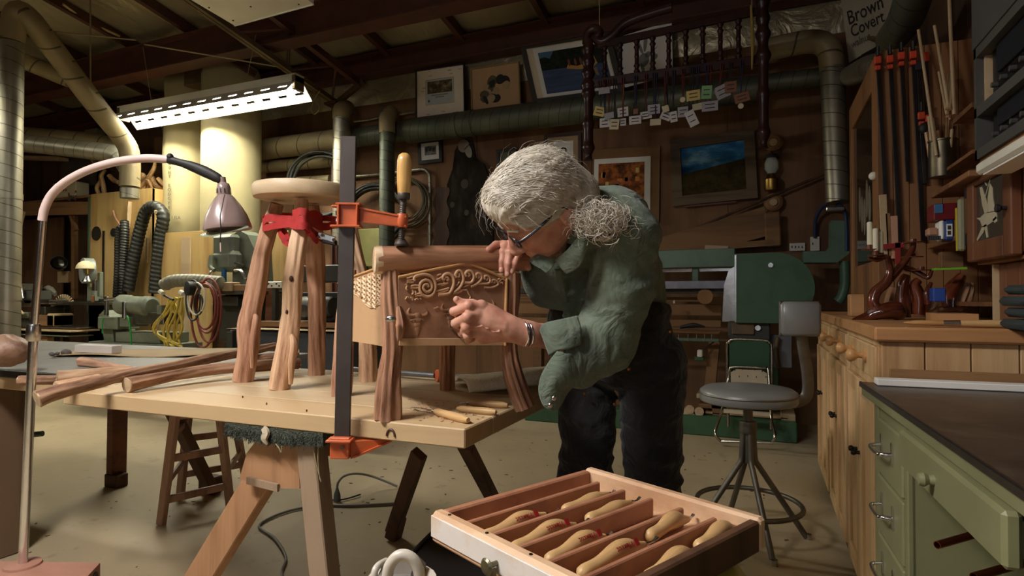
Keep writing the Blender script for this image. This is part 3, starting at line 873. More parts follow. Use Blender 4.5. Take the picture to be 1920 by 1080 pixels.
top = [(735, 521), (760, 517), (800, 508), (840, 500), (872, 494), (884, 496), (910, 506), (935, 517), (955, 524)]
pan = poly_panel([(747, 648)] + [(747, 519.5)] + top[1:-1] + [(951, 523), (951, 648)], QL, en, eu, TH, 'carved_panel', M_panel_wood, ch)
def ridge(pix, r, name='scroll', off=0.001, par=pan, mat=M_panel_wood, n=7, Q=QL, nn=None, flat=0.8, steps=6):
 path = bez([onp(px, py, off, Q, nn) for px, py in pix], steps)
 rs = r if not hasattr(r, '__len__') else lerp_list(r, steps)
 return MB().tube(path, rs, n).build(name, mat, par, 60)
M_rim = wood('panel_edge_fresh', srgb(216, 168, 112), srgb(188, 136, 86), 'X', 12.0, 0.09, 0.45, 0.1)
ridge([(747, 519.5)] + top[1:-1] + [(951, 523)], 0.0036, 'top_rim', 0.001, pan, M_rim, 8, steps=3)
ridge([(950, 522), (949, 560), (948, 600), (947, 648)], 0.0045, 'side_rim', 0.002, pan, M_rim, 8, steps=3)
MB().bar(onp(748, 641, .002), onp(950, 641, .002), 0.004, 0.018, V(0, 0, 1), 0.001).build('bottom_ledge', M_side_wood, pan)
def cz(pts): return [(740 + x / 5.4, 480 + y / 5.4) for x, y in pts]
scr = [
 ([(205, 250), (195, 225), (225, 200), (300, 187), (365, 205), (408, 260), (412, 330), (385, 390), (330, 412), (275, 385), (252, 330), (262, 275), (305, 245), (350, 255), (378, 300), (362, 350), (318, 362), (288, 325), (300, 292), (332, 290), (345, 312)], .0034),
 ([(505, 240), (485, 225), (500, 195), (540, 178), (585, 205), (600, 260), (588, 320), (555, 375), (500, 390), (440, 395)], .0036),
 ([(525, 250), (545, 235), (530, 212), (508, 218)], .0028),
 ([(628, 215), (615, 190), (640, 152), (672, 158), (694, 205), (690, 265), (655, 325), (600, 370)], .0034),
 ([(640, 215), (655, 205), (652, 182), (632, 188)], .0026),
 ([(725, 205), (714, 185), (738, 155), (775, 158), (800, 195), (795, 240), (765, 275), (705, 268)], .0034),
 ([(740, 205), (758, 200), (755, 180), (738, 182)], .0026),
 ([(830, 215), (820, 200), (838, 178), (868, 185), (882, 215), (865, 255), (820, 290), (770, 312)], .0031),
 ([(842, 225), (858, 218), (852, 198), (838, 205)], .0022),
 ([(915, 235), (905, 220), (925, 202), (952, 212), (968, 245), (950, 278), (890, 282), (845, 280)], .0029),
 ([(925, 245), (940, 240), (938, 222)], .002),
 ([(985, 270), (985, 250), (1010, 245), (1040, 262), (1048, 290), (1010, 312), (960, 322), (905, 318)], .0026),
 ([(1000, 275), (1015, 268), (1010, 256)], .0018),
 ([(1045, 240), (1060, 232), (1072, 245), (1060, 260)], .0018),
 ([(1065, 275), (1085, 268), (1095, 282)], .0018), ([(1080, 240), (1100, 236), (1112, 250)], .0018),
 ([(120, 225), (150, 220), (185, 205)], .0022), ([(125, 245), (160, 245), (195, 240)], .002), ([(125, 265), (155, 268), (190, 268)], .002),
 ([(110, 285), (125, 300), (118, 330), (130, 345)], .0018), ([(165, 308), (200, 298), (240, 302)], .0024), ([(170, 318), (200, 325), (245, 322)], .002),
 ([(180, 345), (190, 370), (175, 392)], .002), ([(205, 350), (215, 372), (208, 392)], .002),
 ([(205, 395), (240, 382), (275, 385)], .0022), ([(210, 405), (245, 402), (280, 402)], .002),
 ([(420, 245), (450, 232), (490, 205)], .0024), ([(425, 255), (460, 240)], .0018), ([(430, 200), (450, 190), (470, 185)], .0018),
 ([(425, 290), (480, 285), (535, 275)], .002), ([(470, 298), (500, 292), (540, 272)], .0018),
 ([(420, 355), (480, 345), (550, 325)], .0022), ([(440, 375), (500, 362), (540, 345)], .002),
 ([(610, 345), (660, 345), (730, 345)], .0018), ([(590, 375), (640, 370), (680, 355)], .0022),
 ([(620, 300), (640, 285), (655, 262)], .0018), ([(700, 285), (730, 270), (755, 262)], .0018), ([(690, 320), (720, 305), (760, 295)], .0018),
 ([(110, 440), (125, 415), (140, 425)], .0015), ([(160, 420), (178, 432), (182, 448)], .0015), ([(205, 448), (225, 428), (240, 442)], .0015), ([(250, 432), (262, 428), (268, 440)], .0015),
 ([(735, 350), (750, 385), (768, 415), (745, 462)], .0016), ([(395, 530), (415, 528), (438, 515)], .0012)]
M_scroll = wood('scroll_ridge_highlight', srgb(204, 162, 124), srgb(176, 132, 96), 'X', 14, .1, .42, .1)  # paler than the panel ground: ridge highlights put into the colour
for k, (pp, r) in enumerate(scr): ridge(cz(pp), r * 1.25, off=.0025, mat=M_scroll)
for (x, y) in ((322, 318), (345, 322), (520, 232), (640, 198), (748, 192), (850, 210), (932, 232), (1005, 262), (500, 265), (650, 240), (770, 222), (865, 232)):
 px, py = cz([(x, y)])[0]
 MB().ball(onp(px, py, .001), 0.0022, 8, 6).build('bead', M_scroll, pan)
M_skull = wood('carved_skull', srgb(164, 122, 92), srgb(124, 86, 62), 'X', 20, .1, .4, .1)
def skull(cx, cy, s=1.0, full=True):
 sk = MB()
 c = lambda x, y: onp(*cz([(cx + x * s, cy + y * s)])[0], 0.0)
 b = [((0, -40), 45, 28), ((0, 0), 58, 30), ((0, 45), 42, 25), ((0, 90), 30, 20), ((0, 130), 16, 14)]
 ax = (eu, en, ev)
 k_ = 1.4 / 1110 / 5.4
 for (p, w, d) in b:
  sk.ball(c(*p), (w * k_ * s, d * k_ * s * .55, 38 * k_ * s), 14, 9, ax)
 o = sk.build('skull', M_skull, pan, 60)
 for sg in (-1, 1):
  path = bez([c(sg * 40, -45), c(sg * 80, -50), c(sg * 98, -80), c(sg * 78, -125)], 5)
  MB().tube(path, lerp_list([.0045 * s, .0048 * s, .004 * s, .0012], 5), 8).build('horn', M_skull, o)
  MB().tube([c(sg * 45, -5), c(sg * 78, 5)], [.003, .0015], 8).build('ear', M_skull, o)
  MB().ball(c(sg * 30, 5) + en * .0025, .0022, 8, 6).build('eye_socket', M_knot, o)
  MB().tube([c(sg * 10, 100), c(sg * 6, 150)], [.0022, .001], 6).build('nose_bone', M_skull, o)
skull(232, 650)
skull(560, 590, .85)
skull(910, 560, .95)
SR = W(720, 600, zL + .02); SL = W(645, 600, 1.745)
su = (SR - SL); su.z = 0; su.normalize()
sn = su.cross(ev).normalized()
if sn.dot(CAM - SL) < 0: sn = -sn
spn = poly_panel([(634, 532), (660, 520), (690, 509), (712, 501), (724, 498), (724, 651), (700, 646), (660, 640), (634, 634)], SR, sn, su, TH, 'side_panel', M_side_wood, ch)
ridge([(634, 531), (660, 519.5), (690, 508.5), (712, 500.5), (722, 498)], .003, 'top_rim', .001, spn, M_rim, 8, SR, sn, steps=3)
M_chalk = wood('fresh_carving', srgb(226, 200, 166), srgb(196, 160, 122), 'X', 30, .3, .6, .1)
random.seed(11)
for col in range(6):
 x0 = 665 + col * 9.6
 ytop = 527 - col * 3.2; ybot = [546, 556, 566, 574, 576, 568][col]
 ridge([(x0 + 1, ytop), (x0 + 2.5, (ytop + ybot) / 2), (x0, ybot + 2)], .0022, 'wheat_stem', .001, spn, M_chalk, 6, SR, sn, steps=4)
 y = ytop; k = 0
 while y < ybot:
  sg = 1 if k % 2 else -1
  ridge([(x0 + 1.2, y + 5), (x0 + 1.2 + sg * 2.2, y + 3.2), (x0 + 1.2 + sg * 4.2, y - .5), (x0 + 1.2 + sg * 2.6, y - 3)], [.0016, .0034, .003, .001], 'wheat_grain', .0015, spn, M_chalk, 6, SR, sn, steps=3)
  y += 4.2; k += 1
ridge([(661, 549), (672, 556), (685, 570), (697, 577), (708, 571), (716, 572)], .002, 'carving_border', .001, spn, M_chalk, 6, SR, sn)
PLb = W(652, 600, 1.75); PRb = W(842, 600, 1.865); PR0 = W(952, 600, zR + .02)
for (a, b_, nm) in ((PLb, PRb, 'back_panel'), (PR0, PRb, 'side_panel')):
 MB().bar(V(a.x, a.y, 1.03), V(b_.x, b_.y, 1.03), 0.018, 0.17, V(0, 0, 1), .002).build(nm, M_side_wood, ch)
cc = [W(735, 640, zL + .03), W(950, 640, zR + .02), W(838, 640, 1.85), W(655, 640, 1.74)]
MB().add([V(p.x, p.y, .945) for p in cc] + [V(p.x, p.y, .957) for p in cc], [[3, 2, 1, 0], [4, 5, 6, 7], [0, 1, 5, 4], [1, 2, 6, 5], [2, 3, 7, 6], [3, 0, 4, 7]]).build('bottom_board', M_side_wood, ch, 0)
lgp = [W(706, 487, 1.415), W(770, 486, 1.445), W(850, 485.5, 1.495), W(930, 485, 1.54), W(985, 484, 1.572)]
lg = gnarly('log_rail', lgp, [.0335, .0335, .0335, .0335, .033], M_log, ch, 3.3, 0.035, n=40)
q = W(699, 487, 1.402); dv = (lgp[0] - lgp[1]).normalized()
MB().tube([lgp[0] - dv * .012, lgp[0] + dv * 0.001, lgp[0] + dv * .006, lgp[0] + dv * .008], [.0338, .0338, .032, .026], 40, shape=knotty(3.3, .035)).build('cut_end', M_chalk, lg)
MB().ball(W(733, 598, 1.372), (.013, .005, .008), 14, 8, (cR, cF, cU)).build('metal_badge', M_bright, pL)
cl_ = thing('bar_clamp', 'big orange bar clamp with wooden handle gripping the log rail', 'clamp', W(640, 822, 1.40))
t0 = W(654, 256, 1.395); t1 = W(642, 822, 1.395)
MB().bar(t1, t0, 0.036, 0.010, cF, 0.001).build('bar', M_barsteel, cl_)
bd = (t0 - t1).normalized(); bxr = (cR - bd * cR.dot(bd)).normalized(); bf = bd.cross(bxr)
def cb(px, py, d, sx, sy, sz, nm, mat, ch_=.002, par=cl_):
 return MB().box(W(px, py, d), (sx, sy, sz), (bxr, bf, bd), ch_).build(nm, mat, par)
cb(654, 404, 1.393, 0.050, 0.026, 0.052, 'sliding_head', M_orange)
for py in (383.5, 424.5): cb(655, py, 1.388, 0.056, 0.032, 0.005, 'head_rim', M_orange, .001)
for px in (637.5, 672): cb(px, 404, 1.388, 0.004, 0.032, 0.05, 'head_rim', M_orange, .001)
a0, a1 = W(674, 403, 1.395), W(762, 416, 1.405)
mb = MB()
x_, y_, d_ = frame_of(a1 - a0, bd)
vs = []
for p, h, w in ((a0, .030, .020), (a1, .021, .022)):
 for sx, sz in ((-1, -1), (1, -1), (1, 1), (-1, 1)):
  vs.append(p + bf * (sx * w / 2) + bd * (sz * h / 2))
mb.add(vs, [[3, 2, 1, 0], [4, 5, 6, 7], [0, 1, 5, 4], [1, 2, 6, 5], [2, 3, 7, 6], [3, 0, 4, 7]])
mb.build('arm', M_orange, cl_, 0)
for s_ in (0.5, -0.5):
 MB().bar(a0 + bd * (.030 * s_), a1 + bd * (.021 * s_), 0.026, 0.004, bd).build('arm_rib', M_orange, cl_, 0)
nutp = W(754, 414, 1.403)
MB().lathe([(.0, -.016), (.012, -.016), (.014, -.012), (.014, .012), (.012, .016), (0, .016)], 16, nutp, bd).build('screw_nut', M_orange, cl_)
cb(630, 387, 1.40, .018, .016, .006, 'jaw_tooth', M_orange); cb(628, 424, 1.40, .020, .016, .006, 'jaw_tooth', M_orange)
cb(634, 400, 1.40, .010, .014, .012, 'clutch_plate', M_black); cb(634, 413, 1.40, .010, .014, .010, 'clutch_plate', M_bright)
cb(678, 393, 1.41, .022, .012, .008, 'release_lever', M_bright)
sp0, sp1 = W(752, 458, 1.406), W(757, 366, 1.40)
def thread(a, L): return 1 + 0.10 * math.sin(L / 0.0045 * 2 * math.pi + a)
npt = 90
MB().tube([sp0.lerp(sp1, i / npt) for i in range(npt + 1)], .0072, 12, shape=thread).build('screw', M_barsteel, cl_, 60)
MB().lathe([(0, 0), (.016, 0), (.017, .004), (.012, .012), (.008, .016), (0, .016)], 18, W(752.5, 461, 1.41), bd).build('swivel_pad', M_barsteel, cl_)
hd = thing_h = MB().lathe([(0, 0), (.013, 0), (.0145, .004), (.0145, .014), (.012, .018), (0, .018)], 18, W(757, 374, 1.40), bd)
hd.build('ferrule', M_barsteel, cl_)
M_handle = wood('clamp_handle_wood', srgb(222, 180, 112), srgb(198, 150, 84), uv=True, sc=20, stretch=.1, rough=.3, bump=.03, coat=.3)
MB().lathe([(0, 0), (.012, 0), (.0145, .006), (.0165, .03), (.0172, .06), (.0165, .082), (.0135, .094), (.007, .099), (0, .100)], 26, W(757, 366, 1.40), bd).build('handle', M_handle, cl_, 60)
j0 = W(639, 838, 1.39)
cb(640, 838, 1.392, 0.045, 0.030, 0.050, 'fixed_head', M_orange)
cb(638, 824.5, 1.385, 0.058, 0.040, 0.005, 'head_rim', M_orange, .001)
mb = MB()
p = [W(660, 826, 1.40), W(735, 821, 1.43), W(735, 826, 1.43), W(700, 842, 1.42), W(660, 858, 1.40)]
mb.add([k + bf * -.012 for k in p] + [k + bf * .012 for k in p], [[0, 1, 2, 3, 4], [9, 8, 7, 6, 5]] + [[i, i + 5, (i + 1) % 5 + 5, (i + 1) % 5] for i in range(5)])
mb.build('fixed_jaw', M_orange, cl_, 0)
MB().bar(W(662, 855, 1.398), W(733, 824, 1.428), 0.030, 0.004, bd).build('jaw_rib', M_orange, cl_, 0)
MB().cyl(W(641, 840, 1.365), W(641, 840, 1.38), .004, n=8).build('pin', M_bright, cl_)
def stick(pts, rs, mat, label, seed, end=None, amp=0.14):
 o = thing('juniper_stick', label, 'stick', W(*pts[0]), group='juniper sticks on the table')
 path = [W(*p) for p in pts]
 gnarly('bark', path, rs, mat, o, seed, amp, n=28, steps=8)
 for (e, d, r) in ((path[0], path[0] - path[1], rs[0]), (path[-1], path[-1] - path[-2], rs[-1])):
  d = d.normalized()
  MB().tube([e - d * .002, e + d * .002], [r * .93, r * .9], 20).build('cut_end', M_endgrain, o)
 return o
stick([(70, 748, 1.60), (100, 737, 1.63), (165, 721, 1.71), (243, 701, 1.84), (320, 687, 2.00), (385, 673, 2.15), (438, 664, 2.28), (515, 649, 2.5)], [.024, .021, .018, .016, .0165, .018, .017, .016], M_bark, 'longest rough juniper stick jutting over the left end of the table', 1)
stick([(238, 722, 1.80), (265, 716, 1.84), (330, 703, 1.94), (400, 693, 2.04), (470, 687, 2.12), (560, 681, 2.25)], [.024, .021, .019, .019, .020, .021], M_bark, 'stubby forked juniper stick pointing at the stool legs', 6)
stick([(153, 678, 2.38), (178, 681, 2.33), (215, 689, 2.22), (262, 698, 2.08)], [.021, .018, .016, .015], M_juniper, 'peeled reddish stick lying crosswise behind the others', 11, amp=.1)
stick([(38, 713, 1.97), (70, 712, 1.97), (112, 712, 1.96)], [.016, .016, .017], M_bark, 'short stick at the far left passing behind the lamp pole', 15)
stick([(108, 710, 1.94), (150, 706, 1.98), (205, 699, 2.06), (250, 694, 2.12)], [.026, .025, .02, .014], M_juniper_pale, 'thick split pale log lying behind the longest stick', 19, amp=.10)
stick([(470, 671, 2.4), (510, 667, 2.42), (560, 660, 2.46)], [.012, .012, .012], M_bark, 'thin grey stick between the stool legs', 23)
stick([(105, 724, 1.78), (135, 718, 1.82), (185, 708, 1.9)], [.014, .014, .012], M_juniper_pale, 'small peeled stick under the pale log', 27)
M_boxwood = wood('knife_handle_wood', srgb(206, 170, 118), srgb(182, 142, 94), uv=True, sc=25, stretch=.1, rough=.4, bump=.04)
def gouge(a, b, r, label, blade=None):
 o = thing('carving_gouge', label, 'carving tool', a, group='carving tools beside the chair')
 A_, B_ = Vector(a), Vector(b)
 n = 10
 pth = [A_.lerp(B_, i / n) for i in range(n + 1)]
 pr = [.55, .85, .98, 1, 1, .97, .93, .9, .92, .85, .5]
 MB().tube(pth, [r * k for k in pr], 18).build('handle', M_boxwood, o, 60)
 if blade:
  Bl = Vector(blade); d = (Bl - B_).normalized()
  MB().tube([B_ - d * .004, B_ + d * .008], [r * .5, r * .45], 12).build('ferrule', M_bright, o)
  MB().tube(bez([B_, B_.lerp(Bl, .5) + V(0, 0, .002), Bl], 5), lerp_list([.0035, .003, .0045], 5), 8, flat=.4).build('blade', M_bright, o)
 return o
gouge(PZ(878, 788, HT + .009), PZ(815, 771, HT + .009), .0105, 'gouge with turned handle nearest the table edge', PZ(772, 764, HT + .006))
gouge(PZ(930, 773, HT + .008), PZ(857, 766, HT + .008), .0095, 'middle pale oval handled knife beside the chair')
gouge(PZ(952, 760, HT + .008), PZ(880, 756, HT + .008), .0095, 'rear oval handled knife below the white sheepskin', PZ(862, 757, HT + .004))
sv = MB(); random.seed(5)
for k in range(150):
 px = random.gauss(850, 55); py = random.gauss(772, 12)
 if not (760 < px < 965 and 745 < py < 792): continue
 p = PZ(px, py, HT + .0015)
 if p.y < Y0t + .01 or p.x > X1t - .01: continue
 s = random.uniform(.0015, .0045); a = random.uniform(0, 6.28)
 sv.box(p, (s * 2, s * .7, .0012), (V(math.cos(a), math.sin(a), .2).normalized(), V(-math.sin(a), math.cos(a), 0), V(0, 0, 1)))
sv.build('wood_shavings', M_log, None, 0, label='scattered small carving chips on the table corner', cat='wood chips', kind='stuff')
M_pipe = metal('blue_grey_pipe', srgb(140, 144, 150), 0.4)
pc = thing('pipe_clamp', 'grey steel pipe clamp lying along the back of the table', 'clamp', W(740, 705, 1.98))
MB().cyl(PZ(655, 692, HT + .02), PZ(815, 704, HT + .02), .0095, n=14).build('pipe', M_pipe, pc)
MB().lathe([(0, 0), (.020, 0), (.022, .004), (.022, .016), (.018, .02), (0, .02)], 18, PZ(818, 705, HT + .02), eu).build('head', M_orange, pc)
MB().lathe([(0, 0), (.012, 0), (.012, .02), (0, .02)], 14, PZ(826, 706, HT + .02), eu).build('screw', M_chrome, pc)
def shearling():
 m, nt, b = _new('white_sheepskin')
 v = _coords(nt, 'Object', (1, 1, 1))
 n1 = N(nt, 'ShaderNodeTexVoronoi', i_Scale=180.0); nt.links.new(v, n1.inputs['Vector'])
 b.inputs['Base Color'].default_value = c4(srgb(232, 224, 196)); b.inputs['Roughness'].default_value = .95
 bp = N(nt, 'ShaderNodeBump', i_Strength=.6, i_Distance=.004); nt.links.new(n1.outputs[0], bp.inputs['Height']); nt.links.new(bp.outputs['Normal'], b.inputs['Normal'])
 return m
skin = MB()
gx, gy = 30, 8
for i in range(gx + 1):
 u = i / gx
 p0 = PZ(853 + u * 168, 708 - u * 6, HT + .02); p1 = PZ(880 + u * 150, 742 - u * 12, HT + .004)
 for j in range(gy + 1):
  v_ = j / gy
  p = p0.lerp(p1, v_)
  p.z = HT + .014 + 0.052 * math.sin(math.pi * min(1, v_ * .62 + .02) ** .8) * (0.55 + .45 * u) * (1 if v_ < .95 else .25) + .003 * mn.noise(Vector((u * 6, v_ * 5, 0)))
  skin.v.append(tuple(p))
for i in range(gx):
 for j in range(gy):
  a = i * (gy + 1) + j
  skin.f.append([a, a + 1, a + gy + 2, a + gy + 1]); skin.uv.append(None)
sk_o = skin.build('sheepskin', shearling(), None, 60, label='strip of white sheepskin lying behind the right chair post', cat='sheepskin')
sm = sk_o.modifiers.new('thick', 'SOLIDIFY'); sm.thickness = 0.012; sm.offset = -1
bg = MB().box(W(885, 709, 1.98), (.15, .06, .02), (cR, cF, cU), .006).jitter(.004, 25)
bg.build('plastic_bag', glass('clear_plastic', (.75, .85, .85), .25, .35), None, label='clear plastic bag behind the sheepskin', cat='bag')
# ================================================================== LEFT SIDE: BENCH, LAMP, MACHINES
M_greytop = paint('grey_bench_top', srgb(128, 126, 118), 0.5, 0, 0.15, 4, 0.05, 60, srgb(90, 84, 74), 5, .4)
M_blackedge = paint('black_edging', srgb(34, 32, 30), 0.5)
M_card = paint('cardboard', srgb(184, 158, 116), 0.8, 0, .08, 3)
M_beamwood = wood('old_beam', srgb(112, 88, 66), srgb(72, 52, 38), 'Z', 9, .06, .75, .35)
M_reddish = wood('reddish_rail', srgb(120, 72, 44), srgb(84, 46, 28), 'X', 9, .06, .6, .15)
HB = 0.775
lb = thing('side_bench', 'grey topped bench at the left edge under the cardboard', 'bench', (-3.2, 1.8, 0))
MB().bx(-5.0, -2.06, 1.34, 2.32, HB - .022, HB, .003).build('top', M_greytop, lb)
MB().bx(-5.0, -2.055, 1.325, 1.343, HB - .028, HB + .001, .003).build('edge_strip', M_blackedge, lb)
MB().bx(-5.0, -2.07, 1.335, 1.365, HB - .075, HB - .028, .003).build('apron', M_pine_edge, lb)
MB().bx(-2.88 - .06, -2.88 + .06, 1.38, 1.50, 0, HB - .03, .006).jitter(.002, 20).build('leg', M_beamwood, lb, 0)
bl = PZ(218, 908, 0)
MB().bar(bl, V(bl.x + .10, bl.y - .06, HB - .04), 0.085, 0.05, V(1, 0, 0), .003).build('leg', M_reddish, lb)
MB().box(bl + V(.03, -.02, .035), (.10, .07, .07), None, .004).build('foot_block', M_darkwood, lb)
MB().bar(PZ(40, 792, .66) if False else V(-3.55, 1.42, .665), V(-2.35, 2.05, .665), 0.05, 0.075, V(0, 0, 1), .003).build('rail', M_reddish, lb)
MB().bar(W(325, 775, 2.9), PZ(400, 925, 0) + V(0, 0, .0), 0.07, 0.045, V(0, 1, 0), .003).build('leg', M_darkwood, lb)
MB().box(PZ(395, 920, 0) + V(0, 0, .04), (.10, .08, .08), None, .006).build('foot_block', M_darkwood, lb)
cb_ = MB()
c0, c1, c2, c3 = PZ(85, 668, HB), PZ(225, 679, HB), PZ(445, 660, HB), PZ(300, 652, HB)
nx, ny_ = 16, 8
for i in range(nx + 1):
 for j in range(ny_ + 1):
  u, v = i / nx, j / ny_
  p = (PZ(100, 669, HB).lerp(PZ(240, 679, HB), u) if u < 0 else None)
  a = PZ(95, 668, HB + .004).lerp(PZ(460, 669, HB + .004), u); b = PZ(150, 655.5, HB + .004).lerp(PZ(480, 652, HB + .004), u)
  if j == 0: a.z += .012 * math.sin(u * 7) ** 2
  q = a.lerp(b, v)
  q.z = HB + .004 + .012 * (1 - v) * math.sin(u * 5 + .6) ** 2
  cb_.v.append(tuple(q))
for i in range(nx):
 for j in range(ny_):
  a = i * (ny_ + 1) + j
  cb_.f.append([a, a + ny_ + 1, a + ny_ + 2, a + 1]); cb_.uv.append(None)
o = cb_.build('cardboard_sheet', M_card, None, 60, label='flat sheet of cardboard curling on the grey bench', cat='cardboard')
md = o.modifiers.new('t', 'SOLIDIFY'); md.thickness = .004
wbx = thing('white_box', 'narrow white cardboard box standing on the cardboard sheet', 'box', PZ(182, 663, HB + .006))
p0, p1 = PZ(150, 661, HB + .012), PZ(219, 662.5, HB + .012)
MB().bar(p0 + V(0, 0, .022), p1 + V(0, 0, .018), 0.06, .036, V(0, 0, 1), .002).build('carton', paint('white_card', srgb(216, 208, 200), .6, 0, .05), wbx)
MB().box(W(210, 656.5, 3.02), (.028, .003, .009), (cR, cF, cU)).build('printed_label', paint('dark_label', srgb(60, 72, 66), .5), wbx)
for (px, py, r, lbl) in ((124, 658, .020, 'small grey knob left of the white box'), (98, 661, .012, 'tiny dark pebble left of the grey knob'), (108, 660, .010, 'flat dark pebble beside the grey knob')):
 MB().ball(PZ(px, py + 3, HB + .018), (r * 1.2, r, r * .8), 12, 8).jitter(.003, 40, px).build('stone', paint('grey_stone', srgb(96, 88, 84), .6), None, 60, label=lbl, cat='stone')
def wood_lump():
 mb = MB().ball(W(8, 655, 2.15), (.085, .07, .058), 40, 26, (cR, cF, cU))
 out = []
 for p in mb.v:
  q = Vector(p); n = mn.noise(q * 18) * .014 + mn.noise(q * 45) * .005
  d = (q - W(8, 655, 2.15)).normalized()
  out.append(tuple(q + d * n))
 mb.v = out
 return mb
wood_lump().build('burl_block', wood('burl', srgb(150, 118, 96), srgb(96, 66, 50), 'X', 20, .2, .5, .4), None, 70, label='lumpy brown wood burl at the left edge of the bench', cat='wood block')
ls = thing('step_stool', 'slim wooden slatted stool frame under the table', 'stool', PZ(365, 965, 0))
M_sl = wood('stool_frame_wood', srgb(172, 134, 110), srgb(130, 98, 78), 'Z', 16, .06, .5, .15)
fl_, fr_ = PZ(302, 984, 0), PZ(432, 950, 0); flt, frt = W(335, 770, 2.62), W(405, 770, 2.72)
bl_, br_ = PZ(338, 930, 0), PZ(462, 905, 0); blt, brt = W(360, 770, 3.0), W(424, 770, 3.05)
for a, b in ((fl_, flt), (fr_, frt), (bl_, blt), (br_, brt)):
 MB().bar(a, V(b.x, b.y, .66), .040, .028, V(0, 1, 0), .003).build('leg', M_sl, ls)
def at_h(a, b, h):
 bb = V(b.x, b.y, .66); t = (h - a.z) / (bb.z - a.z); return a.lerp(bb, t)
for h in (.12, .32, .52):
 MB().bar(at_h(fl_, flt, h), at_h(fr_, frt, h), .016, .034, V(0, 0, 1), .002).build('rung', M_sl, ls)
 MB().bar(at_h(bl_, blt, h), at_h(br_, brt, h), .016, .034, V(0, 0, 1), .002).build('rung', M_sl, ls)
for h in (.20, .42):
 MB().bar(at_h(fl_, flt, h), at_h(bl_, blt, h), .016, .030, V(0, 0, 1), .002).build('rung', M_sl, ls)
 MB().bar(at_h(fr_, frt, h), at_h(br_, brt, h), .016, .030, V(0, 0, 1), .002).build('rung', M_sl, ls)
cc = [at_h(fl_, flt, .66), at_h(fr_, frt, .66), at_h(br_, brt, .66), at_h(bl_, blt, .66)]
MB().add([p + V(0, 0, 0) for p in cc] + [p + V(0, 0, .025) for p in cc], [[3, 2, 1, 0], [4, 5, 6, 7], [0, 1, 5, 4], [1, 2, 6, 5], [2, 3, 7, 6], [3, 0, 4, 7]]).build('seat', M_sl, ls, 0)
MB().cyl(W(30, 818, 2.6), W(80, 813, 2.6), .012, n=10).build('pipe_end', paint('green_pipe', srgb(96, 112, 84), .5), None, label='short green bar end beside the big bench leg', cat='pipe')
lp = thing('standing_lamp', 'standing work lamp with chrome pole, pink gooseneck and grey shade', 'lamp', PZ(60, 1250, 0))
zb = .213
pb = W(43, 1060, 1.85)
pt = W(80, 412, 1.80)
M_brick = paint('terracotta_box', srgb(160, 114, 94), .7, 0, .10, 5, .05, 60)
def q(px, py): return PZ(px, py, zb)
ca, cb2 = q(-60, 1075), q(188, 1055)
tp = [q(-80, 1090), q(150, 1095), q(188, 1055), q(-20, 1052)]
MB().add([V(p.x, p.y, 0) for p in tp] + [V(p.x, p.y, zb) for p in tp], [[3, 2, 1, 0], [4, 5, 6, 7], [0, 1, 5, 4], [1, 2, 6, 5], [2, 3, 7, 6], [3, 0, 4, 7]]).build('base', M_brick, lp, 0)
MB().lathe([(0, 0), (.050, 0), (.048, .006), (.035, .009), (0, .009)], 24, pb + V(0, 0, 0), (0, 0, 1)).build('flange', M_brick, lp)
hole = tp[1].lerp(tp[2], .72)
MB().lathe([(0, 0), (.018, 0), (.018, .004), (.010, .005), (0, .005)], 16, V(hole.x, hole.y, zb - .03), (tp[2] - tp[1]).cross(V(0, 0, 1)).normalized()).build('socket', M_black, lp)
jn = W(63, 622, 1.82)
MB().cyl(pb, jn, .0125, n=24).build('pole', M_chrome, lp, 60)
MB().cyl(jn, pt, .0105, n=24).build('upper_pole', M_chrome, lp, 60)
pd = (pt - pb).normalized()
MB().lathe([(0, -.028), (.016, -.028), (.019, -.022), (.019, .018), (.016, .024), (0, .024)], 20, jn, pd).build('collar', M_bright, lp)
M_pink = paint('pink_rubber', srgb(200, 176, 168), .45, 0, .05)
gp = [W(79, 414, 1.80), W(84, 390, 1.80), W(98, 364, 1.80), W(125, 340, 1.79), W(165, 319, 1.78), W(215, 304, 1.77), W(270, 297, 1.76), W(318, 299, 1.755)]
MB().tube(bez(gp, 6), .0120, 18).build('gooseneck', M_pink, lp, 60)
tpth = [W(317, 299, 1.755), W(338, 305, 1.755), W(360, 312, 1.755), W(385, 322, 1.755), W(408, 334, 1.755), W(414, 342, 1.755)]
MB().tube(bez(tpth, 6), lerp_list([.013, .011, .0145, .016, .014, .008], 6), 16, shape=knotty(4, .12)).build('taped_joint', M_black, lp, 60)
MB().ball(W(319, 294, 1.75), .010, 10, 8).build('tape_knob', M_black, lp)
sax = (cU * .985 + cR * .0 - cF * .0).normalized(); sax = (cU * .97 - cR * .10).normalized()
so = W(427, 428, 1.755)
M_shade = paint('mauve_grey_enamel', srgb(138, 118, 112), .28, 0, .06, 8)
pr = [(.066, -.004), (.067, .0), (.0655, .008), (.058, .035), (.045, .062), (.030, .086), (.022, .096), (.0195, .098), (.0195, .118), (.016, .132), (.009, .136), (.0085, .152), (0, .154)]
MB().lathe(pr, 40, so, sax).build('shade', M_shade, lp, 50)
inn = [(.064, -.003), (.056, .034), (.043, .060), (.028, .084), (0, .090)]
for k in (-2, -1, 0, 1):
 a = k * .55
 d = (-cF * math.cos(a) + cR * math.sin(a))
 MB().bar(so + sax * .103 + d * .0195, so + sax * .116 + d * .0185, .003, .003, d).build('vent', M_black, lp)
fl_m = glass('green_glass', srgb(150, 160, 130), .2, .75)
f4 = [W(373, 441, 1.72), W(398, 442, 1.70), W(466, 424, 1.72), W(452, 420, 1.79), W(398, 430, 1.80)]
